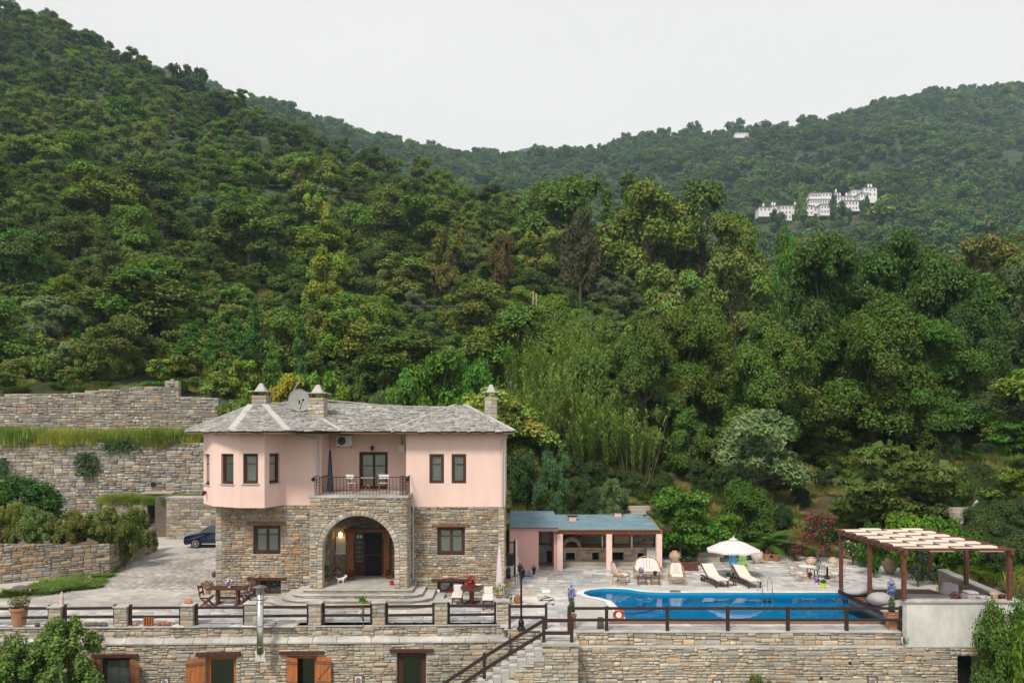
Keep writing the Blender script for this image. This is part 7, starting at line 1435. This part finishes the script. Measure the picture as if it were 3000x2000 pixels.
for z in (-.25, -.5, -.75): m = MB(); m.box(X_(2226, 36)+.05, X_(2254, 36)+.05, 35.72, 35.80, z, z+.03); m.build('rung', 'steel', t)
# --- garden dining sets
def garden_chair(mat='clay', cush='cushion'):
    t = thing('garden_chair', 'x', 'chair'); m = MB(); m.lathe([(.001, .42), (.22, .42), (.22, .45), (.001, .45)], 14); m.build('seat', mat, t); m = MB(); m.lathe([(.001, .45), (.2, .45), (.2, .50), (.001, .5)], 14); m.build('cushion', cush, t)
    for a in (.8, 2.4, 3.9, 5.5): m = MB(); m.tube([(.19*math.cos(a), .19*math.sin(a), .42), (.24*math.cos(a), .24*math.sin(a), 0)], .014, 5); m.build('leg', mat, t)
    m = MB(); m.tube([(-.21, .1, .44), (-.2, .24, .8), (-.1, .28, .95), (.1, .28, .95), (.2, .24, .8), (.21, .1, .44)], .016, 6)
    for x in (-.12, -.04, .04, .12): m.tube([(x, .2, .46), (x, .28, .93)], .009, 4)
    m.tube([(-.2, .22, .7), (-.24, 0, .66), (-.22, -.14, .45)], .014, 5); m.tube([(.2, .22, .7), (.24, 0, .66), (.22, -.14, .45)], .014, 5); m.build('backrest', mat, t); return t
g0 = garden_chair(); g1 = garden_chair('black_iron', 'white')
for i, (px, py, rz, lab) in enumerate([(2322, 1688, 70, 'pale iron garden chair at the left of the cream table'), (2342, 1704, 30, 'pale garden chair nearest the pool at the cream table'), (2448, 1706, -60, 'pale garden chair close to the left pergola post'), (2462, 1690, -80, 'pale garden chair behind the left pergola post')]): (move if i == 0 else dup)(g0, G(px, py), R_(rz), lab)
for i, (px, py, rz, lab) in enumerate([(2386, 1690, 200, 'black garden chair between the two garden tables'), (2408, 1708, 160, 'black garden chair nearest the pool')]): (move if i == 0 else dup)(g1, G(px, py), R_(rz), lab)
def round_table(px, py, r, lab, topm, legm):
    p = G(px, py); t = thing('garden_table', lab, 'table', p); m = MB(); m.lathe([(.001, .70), (r, .70), (r, .73), (.001, .73)], 22, p); m.build('tabletop', topm, t); m = MB(); m.lathe([(.2, 0), (.05, .06), (.04, .7)], 10, p); m.build('pedestal', legm, t)
    for k in range(3): a = k*2.1+.4; m = MB(); m.bar(p+Vector((0, 0, .15)), p+Vector((.34*math.cos(a), .34*math.sin(a), .02)), .03, .03); m.build('foot', legm, t)
    return p
pa = round_table(2365, 1698, .42, 'round cream topped garden table left of the black chairs', 'cream', 'clay'); pb = round_table(2424, 1694, .42, 'round garden table laid with white plates near the pergola', 'zinc', 'black_iron')
for k in range(3): q = pb+Vector((.22*math.cos(k*2.1), .22*math.sin(k*2.1), .73)); t = thing('plate', ['white plate on the left side of the laid table', 'white plate at the back of the laid table', 'white plate on the right side of the laid table'][k], 'plate', q); m = MB(); m.lathe([(.06, 0), (.12, .015), (.001, .012)], 14, q); m.build('dish', 'white', t)
bouquet(G(2393, 1712), 'purple flower pot on the paving between the garden tables', [(.4, .2, .6)], .14, 'lilac'); bouquet(G(2372, 1694), 'small red pot on the paving beside the cream table', [(.4, .03, .05)], .12, 'red'); bouquet(G(2411, 1722), 'lime green pot on the paving left of the pergola', [(.06, .14, .02)], .10, 'lime', .26, .13)
# --- garden shrubs by the deck
def palm(px, py, H, n, L_, lab):
    p = G(px, py); t = thing('palm', lab, 'palm', p); m = MB(); m.lathe([(.22, 0), (.26, .2), (.22, H), (.05, H+.1)], 10, p); m.build('trunk', 'bark', t); r = np.random.default_rng(5); parts = []
    for i in range(n):
        a = i*2.4+r.random()*.5; el = r.uniform(.3, 1.35); k = 14; tt = np.linspace(0, 1, k)[:, None]; d = np.array([math.cos(a), math.sin(a), 0]); c = np.array(p)+np.array([0, 0, H])+d*L_*(tt*math.cos(el)+tt**2*.35)+np.array([0, 0, 1.0])*L_*(tt*math.sin(el)-tt**2*.55)
        tan = unit(np.gradient(c, axis=0)); side = unit(np.cross(tan, [0, 0, 1.0])); cl = np.array((.10, .19, .035))*(.75+.5*r.random())
        for s in (-1, 1):
            for j in range(2):
                b = c[1:]-(c[1:]-c[:-1])*.5*j; ll = .42*np.sin(np.pi*(tt[1:]*.85+.12)); e_ = b+side[1:]*s*ll+tan[1:]*ll*.7+np.array([0, 0, -.25])*ll; w = tan[1:]*.035
                parts.append((np.stack([b-w, b+w, e_+w*.3, e_-w*.3], 1).reshape(-1, 3), np.tile(cl*(.8+.4*r.random()), (4*(k-1), 1))))
    V, Q, C = joinV(parts); link('fronds', fastmesh('fronds', V, Q, C, 'blade'), t); return t
palm(2252, 1632, .7, 26, 2.3, 'low feather palm behind the jars and parasol')
def bloom_bush(px, py, R, H, lab, col, fcol, n=900, fl=420, d=None, seed=3, leaf=.12, fsize=.11, name='flowering_bush', group=None):
    p = G(px, py); t = thing(name, lab, 'bush', p, group=group); m = MB(); [m.tube([p, p+Vector((a*.4, 0, H*.5)), p+Vector((a, b, H*.8))], [.03, .02, .01], 5) for a, b in ((-R*.5, 0), (R*.4, .2), (.1, -.2))]; m.build('stem', 'bark', t)
    r = np.random.default_rng(seed); cs = [(p.x+r.uniform(-1, 1)*R*.6, p.y+r.uniform(-.5, .5)*R, H*r.uniform(.25, .9)) for _ in range(9)]
    def cl(nm, n_, s, c, mt, sh):
        parts = []
        for q in cs: dd = unit(r.normal(size=(n_//9, 3))); pp = np.array(q)+dd*R*.45*(sh+(1-sh)*r.random((n_//9, 1))); parts.append(leafquads(pp, dd+r.normal(size=dd.shape)*.5+np.array([0, -.3, .2]), s, .8 if mt == 'petal' else .5, r, np.array(c)*(.7+.6*r.random((n_//9, 1)))))
        V, Q, C = joinV(parts); link(nm, fastmesh(nm, V, Q, C, mt), t)
    cl('foliage', n, leaf, col, 'leaf_plain', .4); cl('flowers', fl, fsize, fcol, 'petal', .9)
bloom_bush(2395, 1648, 1.05, 2.9, 'tall shrub covered in crimson flowers left of the pergola', (.045, .085, .025), (.34, .012, .07), 2400, 700, seed=4)
bloom_bush(2330, 1642, .6, 1.3, 'low crimson flowering shrub left of the tall crimson one', (.045, .075, .03), (.35, .015, .06), 900, 180, seed=5); bloom_bush(2500, 1655, .7, 1.5, 'shrub with pale cream flowers behind the left pergola post', (.06, .10, .03), (.62, .52, .42), 1300, 160, seed=6, fsize=.09)
bloom_bush(2550, 1662, .8, 1.3, 'dark green rounded shrub left of the tall clay jar', (.04, .09, .02), (.05, .1, .02), 1800, 60, seed=7); bloom_bush(2200, 1640, .5, .9, 'leafy dark shrub behind the mottled jar', (.04, .07, .02), (.06, .09, .03), 700, 30, seed=8); bloom_bush(2690, 1718, .7, 2.0, 'dark slender leafed shrub inside the back of the pergola', (.025, .045, .02), (.03, .05, .02), 1700, 30, seed=9); bloom_bush(2742, 1712, .4, 1.0, 'dark plant in the pergola corner above a pale pot', (.03, .06, .02), (.04, .07, .03), 600, 20, seed=10)
potted(2752, 1733, .16, .26, .12, 'pale round pot behind the grey sofa', (.04, .06, .02), None, 'clay', n=60)
for i, (px, py, R, H) in enumerate(((2975, 1760, .6, .9), (2900, 1690, .9, 1.5), (2990, 1700, .9, 1.3), (2850, 1640, .9, 1.2), (2930, 1640, 1.0, 1.3), (2960, 1690, .8, 1.1), (3010, 1660, 1, 1.4), (2935, 1720, .7, 1.0))): bloom_bush(px, py, R, H, 'wild white flowered weeds on the ground right of the pergola', (.08, .13, .04), (.6, .6, .55), 900, 40, seed=20+i, fsize=.05, name='wild_bush', group='white flowered weeds right of the pergola')
# --- pergola
PG = thing('pergola', 'red brown timber pergola with cream canvas strips woven through its top', 'pergola', (17, 31.5, .5)); x0, x1 = 15.03, 19.08; ys = (28.8, 31.55, 34.3); zt_ = 3.02
for i, y in enumerate(ys):
    for x in (x0, x1): zb = 1.26 if (y < 29) else (.55 if x == x0 else 1.3); m = MB(); m.box(x-.07, x+.07, y-.07, y+.07, zb if not (y < 29 and x == x1) else 1.26, zt_); m.build('post', 'red_wood', PG)
for x in (x0, x1): m = MB(); m.box(x-.07, x+.07, 28.6, 34.6, zt_, zt_+.16); m.build('beam', 'red_wood', PG)
nr_ = 12; ry = [28.72+(34.5-28.72)*i/(nr_-1) for i in range(nr_)]
for y in ry: m = MB(); m.box(x0-.2, x1+.12, y-.07, y+.07, zt_+.165, zt_+.235); m.build('rafter', 'red_wood', PG)
ns = 4
for k in range(ns):
    xa = x0-.05+(x1-x0-.25)*k/ns+.015; xb = x0-.05+(x1-x0-.25)*(k+1)/ns-.015; rows_ = []
    yy = np.linspace(28.62, 34.55, 85)
    for y in yy:
        ph = (y-ry[0])/(ry[1]-ry[0]); s = math.cos(math.pi*(ph*.5+(k % 2)*.5)*2/2*1.0); up_ = s > 0 if True else 0
        z = zt_+.20+.062*max(-1, min(1, 2.2*math.cos(math.pi*(ph/2+(k % 2)/2)*1.0*2/1/1 if False else math.pi*(ph+(k % 2)))))
        rows_.append([Vector((xa, y, z)), Vector((xb, y, z))])
    m = MB(); m.cloth(rows_); o = m.build('canvas_strip', 'canvas', PG); sd = o.modifiers.new('thick', 'SOLIDIFY'); sd.thickness = .015
t = thing('timber_platform', 'dark timber platform under the pergola overhanging the pool', 'platform', (17, 31.5, 0)); m = MB(); m.box(14.98, 19.2, 29.0, 34.5, .30, .46); m.build('frame', 'rail_wood', t)
for k in range(30): m = MB(); y = 29.0+5.5*k/30; m.box(15.0, 19.2, y+.006, y+5.5/30-.006, .46, .49); m.build('plank', 'dark_wood' if k % 2 else 'lintel_wood', t)
m = MB(); m.box(15.4, 19.2, 29.2, 34.4, -.2, .3); m.build('support', 'mortar', t)
def beanbag(px, py, d, r, h, lab, rz, sc=(1.25, .9)):
    p = P(px, py, d); p.z = .49; t = thing('bean_bag', lab, 'bean bag', p, group='pale bean bags on the pergola platform'); m = MB(); n, k = 20, 9
    vs = []; 
    for i in range(k+1):
        a = math.pi*i/k; 
        for j in range(n): b = 2*math.pi*j/n; q = math.sin(a)*r*(1+.05*math.sin(3*b+i)); zz = (1-math.cos(a))/2*h; xx = q*math.cos(b)*sc[0]; yy = q*math.sin(b)*sc[1]; zz *= (.55+.45/(1+math.exp(-6*(xx/r)*math.cos(rz)))); c_, s_ = math.cos(rz*.4), math.sin(rz*.4); vs.append(p+Vector((xx*c_-yy*s_, xx*s_+yy*c_, zz)))
    m.add(vs, [(i*n+j, i*n+(j+1) % n, (i+1)*n+(j+1) % n, (i+1)*n+j) for i in range(k) for j in range(n)]); m.build('bag', 'grey_fabric', t, smooth=True)
beanbag(2515, 1722, 33.2, .52, .62, 'pale bean bag farthest back on the pergola platform', 0.2); beanbag(2580, 1750, 31.2, .60, .66, 'pale bean bag beside the middle pergola post', 2.8); beanbag(2622, 1790, 29.75, .48, .6, 'pale bean bag nearest the pool railing', 0.3)
def sofa_block(name, lab, x0, x1, y0, y1, z0, zs, back=None, backs=()):
    t = thing(name, lab, 'sofa', ((x0+x1)/2, y0, z0)); m = MB(); m.box(x0, x1, y0, y1, z0, zs-.12); m.build('base', 'grey_fabric', t, bevel=.04); m = MB(); m.box(x0+.01, x1-.01, y0-.01, y1-.02, zs-.12, zs); m.build('seat_cushion', 'grey_fabric', t, bevel=.05)
    for (a, b, zz) in backs: m = MB(); m.hexa([(a, y1-.35, zs), (b, y1-.35, zs), (b, y1, zs), (a, y1, zs), (a+.12, y1-.12, zs+zz), (b+.12, y1-.12, zs+zz), (b+.14, y1+.08, zs+zz), (a+.14, y1+.08, zs+zz)]); m.build('back_cushion', 'grey_fabric', t, bevel=.06)
    return t
sofa_block('outdoor_sofa', 'long grey outdoor sofa with upright cushions under the pergola', X_(2672, 30.3), X_(2815, 30.3), 30.2, 31.1, .49, 1.02, None, [(X_(2762, 30.8), X_(2792, 30.8), .48), (X_(2796, 30.4), X_(2826, 30.4), .40)])
sofa_block('pouf', 'grey padded block seat near the right front of the pergola', X_(2832, 29.6), X_(2866, 29.6), 29.5, 30.0, .49, 1.42); sofa_block('pouf', 'low pale grey cushion at the right end behind the white wall', X_(2868, 29.3), X_(2902, 29.3), 29.2, 29.6, .49, 1.30)
p = P(2798, 1756, 29.2); t = bouquet(Vector((p.x, 29.2, 1.02)), 'purple red flowers in a yellow pot on the table before the grey sofa', [(.18, .03, .09), (.3, .10, .05)], .2, 'lime', .16, .11); m = MB(); m.box(p.x-.3, p.x+.3, 29.05, 29.4, .49, 1.02); tag(m.build('side_block', 'dark_wood'), 'dark low table holding the purple flowers', 'table')
p = P(2915, 1757, 29.3); t = thing('clay_figure', 'brown clay pots at the right end of the white wall', 'pot', (p.x, 29.3, 1.26)); pot(t, Vector((p.x, 29.35, 1.1)), .16, .32, 'clay'); pot(t, Vector((p.x+.3, 29.35, 1.1)), .15, .26, 'red_wood')
# spiky plant at foot of white wall
t = thing('spiky_plant', 'small agave like plant at the lower left corner of the white wall', 'plant', P(2658, 1886, 28.6)); V, Q, C = blades(3, 12, .1, .5, .05, (.10, .14, .06), droop=.3); V = V+np.array(P(2655, 1886, 28.62)); link('leaves', fastmesh('leaves', V, Q, C, 'blade'), t)
# --- balcony
def folding_chair(p, lab, rz):
    t = thing('folding_chair', lab, 'chair', (0, 0, 0)); 
    for i in range(4): m = MB(); m.box(-.2, .2, -.2+i*.1, -.11+i*.1, .44, .46); m.build('seat_slat', 'white', t)
    m = MB(); m.box(-.24, .24, .19, .22, .66, .86); m.build('backrest', 'white', t)
    for s in (-1, 1):
        for a, b in (((s*.19, -.22, 0), (s*.19, .21, .86)), ((s*.16, .22, 0), (s*.16, -.18, .44))): m = MB(); m.bar(a, b, .025, .03); m.build('leg', 'orange_wood', t)
    move(t, p, rz, lab)
folding_chair(Vector((X_(1034, 35.6), 35.6, ZB)), 'white slatted folding chair left of the balcony door', R_(150)); folding_chair(Vector((X_(1122, 35.6), 35.6, ZB)), 'white slatted folding chair right of the balcony door', R_(-160))
p = Vector((X_(1078, 36.1), 36.1, ZB)); t = thing('balcony_table', 'small white folding table in front of the balcony door', 'table', p); m = MB(); m.cbox(p+Vector((0, 0, .68)), (.6, .45, .03)); m.build('tabletop', 'white', t); [MB().bar(p+Vector((a, -.15, 0)), p+Vector((-a, .15, .67)), .03).build('leg', 'orange_wood', t) for a in (-.2, .2)]
p = Vector((X_(967, 35.3), 35.3, ZB)); t = thing('closed_parasol', 'closed navy blue parasol on the balcony beside the railing', 'parasol', p); m = MB(); m.tube([p, p+Vector((0, 0, 2.2))], .02, 6); m.build('pole', 'lintel_wood', t); m = MB(); m.lathe([(.14, .05), (.15, .12), (.10, 1.2), (.05, 1.95), (.01, 2.05)], 8, p); m.build('canopy', 'navy', t)
for px, lab in ((917, 'dark floodlight on the left end of the balcony railing'), (1194, 'dark flower shaped lamp on the right end of the balcony railing')): p = P(px, 1404, 34.0); t = thing('floodlight', lab, 'lamp', p); m = MB(); m.ball(p, .09, 8, 5); m.cbox(p+Vector((.03, 0, .08)), (.1, .08, .06)); m.bar(p, p+Vector((.2 if px < 1000 else -.1, .05, -.05)), .025); m.build('head', 'black_iron', t)
# --- car behind the corner
def car(p, rz):
    t = thing('parked_car', 'dark blue hatchback car half hidden behind the left corner of the house', 'car', p, rz); prof = [(-2.05, .28), (-2.1, .5), (-2.05, .72), (-1.95, .82), (-1.1, .98), (-.55, 1.38), (-.1, 1.50), (.9, 1.52), (1.6, 1.36), (1.95, .98), (2.05, .7), (2.05, .3)]
    def arch(cx, r=.36): return [(cx-r*math.cos(a), .28+r*math.sin(a)*.98) for a in np.linspace(math.pi, 0, 9)]
    lower = [(2.0, .22), *arch(1.28), *arch(-1.30), (-1.95, .22)]; poly = prof+lower; W_ = .84; m = MB(); ring = []
    ws = [W_ if z < 1.0 else W_-.22*(z-.98)/.5 for x, z in poly]; vs = [(x, -w, z) for (x, z), w in zip(poly, ws)]+[(x, w, z) for (x, z), w in zip(poly, ws)]; n = len(poly)
    m.add(vs, [tuple(range(n)), tuple(range(2*n-1, n-1, -1))]+[(k, n+k, n+(k+1) % n, (k+1) % n) for k in range(n)]); b = m.build('body', 'carpaint', t, bevel=.03); b.matrix_parent_inverse = Matrix()
    def side(name, pl, mat, off=.01):
        for s in (-1, 1):
            m = MB(); m.add([(x, s*((W_ if z < 1.0 else W_-.22*(z-.98)/.5)+off), z) for x, z in pl], [tuple(range(len(pl)))]); o = m.build(name, mat, t); o.matrix_parent_inverse = Matrix()
    side('side_window', [(-.95, 1.02), (-.5, 1.34), (-.12, 1.43), (.3, 1.44), (.3, 1.02)], 'glass_dark'); side('side_window', [(.36, 1.02), (.36, 1.44), (.9, 1.44), (1.5, 1.30), (1.65, 1.04)], 'glass_dark'); side('side_trim', [(-.9, .52), (-.9, .56), (1.0, .56), (1.0, .52)], 'pot_black'); side('sill', [(-.9, .26), (-.9, .32), (.9, .32), (.9, .26)], 'zinc')
    for xx in (-1.30, 1.28):
        for s in (-1, 1):
            m = MB(); m.tube([(xx, s*.66, .31), (xx, s*.86, .31)], .31, 22); w = m.build('wheel', 'tyre', t); w.matrix_parent_inverse = Matrix(); m = MB(); m.tube([(xx, s*.86, .31), (xx, s*.873, .31)], .07, 10)
            for k in range(6): a = k*math.pi/3; m.bar((xx, s*.87, .31), (xx+.2*math.cos(a), s*.87, .31+.2*math.sin(a)), .02, .09, up=(0, 1, 0)); 
            for k in range(24): a, b_ = k*math.pi/12, (k+1)*math.pi/12; m.bar((xx+.205*math.cos(a), s*.868, .31+.205*math.sin(a)), (xx+.205*math.cos(b_), s*.868, .31+.205*math.sin(b_)), .02, .03, up=(0, 1, 0))
            m.build('rim', 'zinc', w).matrix_parent_inverse = Matrix()
    for s in (-1, 1): m = MB(); m.ball((-1.88, s*.64, .74), .16, 10, 6, (1, .9, .6)); m.build('headlight', 'far_white', t).matrix_parent_inverse = Matrix(); m = MB(); m.ball((-.72, s*.95, 1.02), .1, 8, 5, (.7, 1, .7)); m.build('mirror', 'carpaint', t).matrix_parent_inverse = Matrix()
    m = MB(); m.add([(-1.02, -.72, 1.03), (-1.02, .72, 1.03), (-.58, .62, 1.37), (-.58, -.62, 1.37)], [(0, 1, 2, 3)]); o = m.build('windscreen', 'glass_dark', t); o.matrix_parent_inverse = Matrix.Translation((-.02, 0, .02)); return t
pc = P(582, 1599, 50.3); car(Vector((pc.x+1.30, 50.6, .012)), R_(3))
# --- stones by the driveway, garden steps
for i, (px, py, r) in enumerate(((38, 1742, .3), (58, 1738, .38), (75, 1736, .22))): t = G(px, py); m = MB(); m.ball(t+Vector((0, 0, r*.4)), r, 7, 5, (1.2, .9, .7)); tag(m.build('boulder', 'mortar_dark' if i < 2 else 'zinc'), ['dark boulder farthest left at the foot of the brown wall', 'largest dark boulder at the foot of the brown wall', 'small pale grey boulder beside the dark ones'][i], 'boulder')
def garden_steps(px0, px1, py0, py1, d, n, lab, mat='mortar', rail=False):
    x0, x1 = X_(px0, d), X_(px1, d); z0 = Z_(py1, d); z1 = Z_(py0, d); t = thing('garden_steps', lab, 'steps', ((x0+x1)/2, d, z0))
    for i in range(n): z = z0+(z1-z0)*i/(n-1); s = random.uniform(-.1, .1)+i*.06; m = MB(); m.box(x0+s, x1+s+random.uniform(-.15, .15), d+i*.42, d+i*.42+.45, z-.3, z); m.build('step', mat, t)
    if rail: m = MB(); m.bar((x0-.25, d, z0+.15), (x0+1.9, d+n*.42, z1+.35), .12, .1); m.build('kerb', mat, t)
garden_steps(2830, 2895, 1497, 1542, 40.0, 5, 'pale stone garden steps with a sloping kerb at the right', rail=True); garden_steps(2050, 2120, 1600, 1648, 43.4, 5, 'rough slate steps behind the timber planter', 'mortar'); garden_steps(1830, 1900, 1488, 1516, 50, 4, 'half hidden slate steps above the pavilion roof', 'mortar')
# --- two bare poles on the slope
for px, lab in ((1562, 'left of two bare wooden poles standing on the slope'), (1571, 'right of two bare wooden poles standing on the slope')): dd = 90.0; x = X_(px, dd); m = MB(); m.tube([(x, dd, float(TZ(x, dd))), (x, dd, Z_(852 if px < 1565 else 860, dd))], .06, 7); tag(m.build('wooden_pole', 'clay'), lab, 'pole')
# --- overhead wire
t = thing('overhead_wire', 'thin wire strung across the slope behind the house', 'wire', P(1230, 896, 80)); a, b = P(1160, 893, 80), P(1400, 895, 80); m = MB(); m.tube([a, a.lerp(b, .5)-Vector((0, 0, .1)), b], .006, 4); m.build('strand', 'zinc', t)
# white wild flowers on the bank
r = np.random.default_rng(8); pts = []
for px, py, sx_, sy_, n_ in ((1935, 1230, 14, 30, 60), (1960, 1300, 25, 20, 30), (2260, 1385, 14, 20, 20), (2340, 1420, 20, 25, 26), (2700, 1205, 14, 6, 16), (1930, 1340, 30, 25, 24)):
    for k in range(n_):
        a, b = px+r.normal()*sx_, py+r.normal()*sy_; dd = 40.0
        for it in range(60):
            if TZ(X_(a, dd), dd) > Z_(b, dd): break
            dd += .5
        q = P(a, b, dd-.4); q.z += .35; pts.append(q)
pts = np.array(pts); V, C = leafquads(pts, np.array([0, -1, .6])+r.normal(size=pts.shape)*.3, .11, .9, r, np.full((len(pts), 3), .7)); o = link('wild_flowers', fastmesh('wild_flowers', V, np.arange(len(V)).reshape(-1, 4), C, 'petal')); tag(o, 'scattered tiny white wild flowers on the bank left of the silvery olive', 'flowers', None, 'stuff')
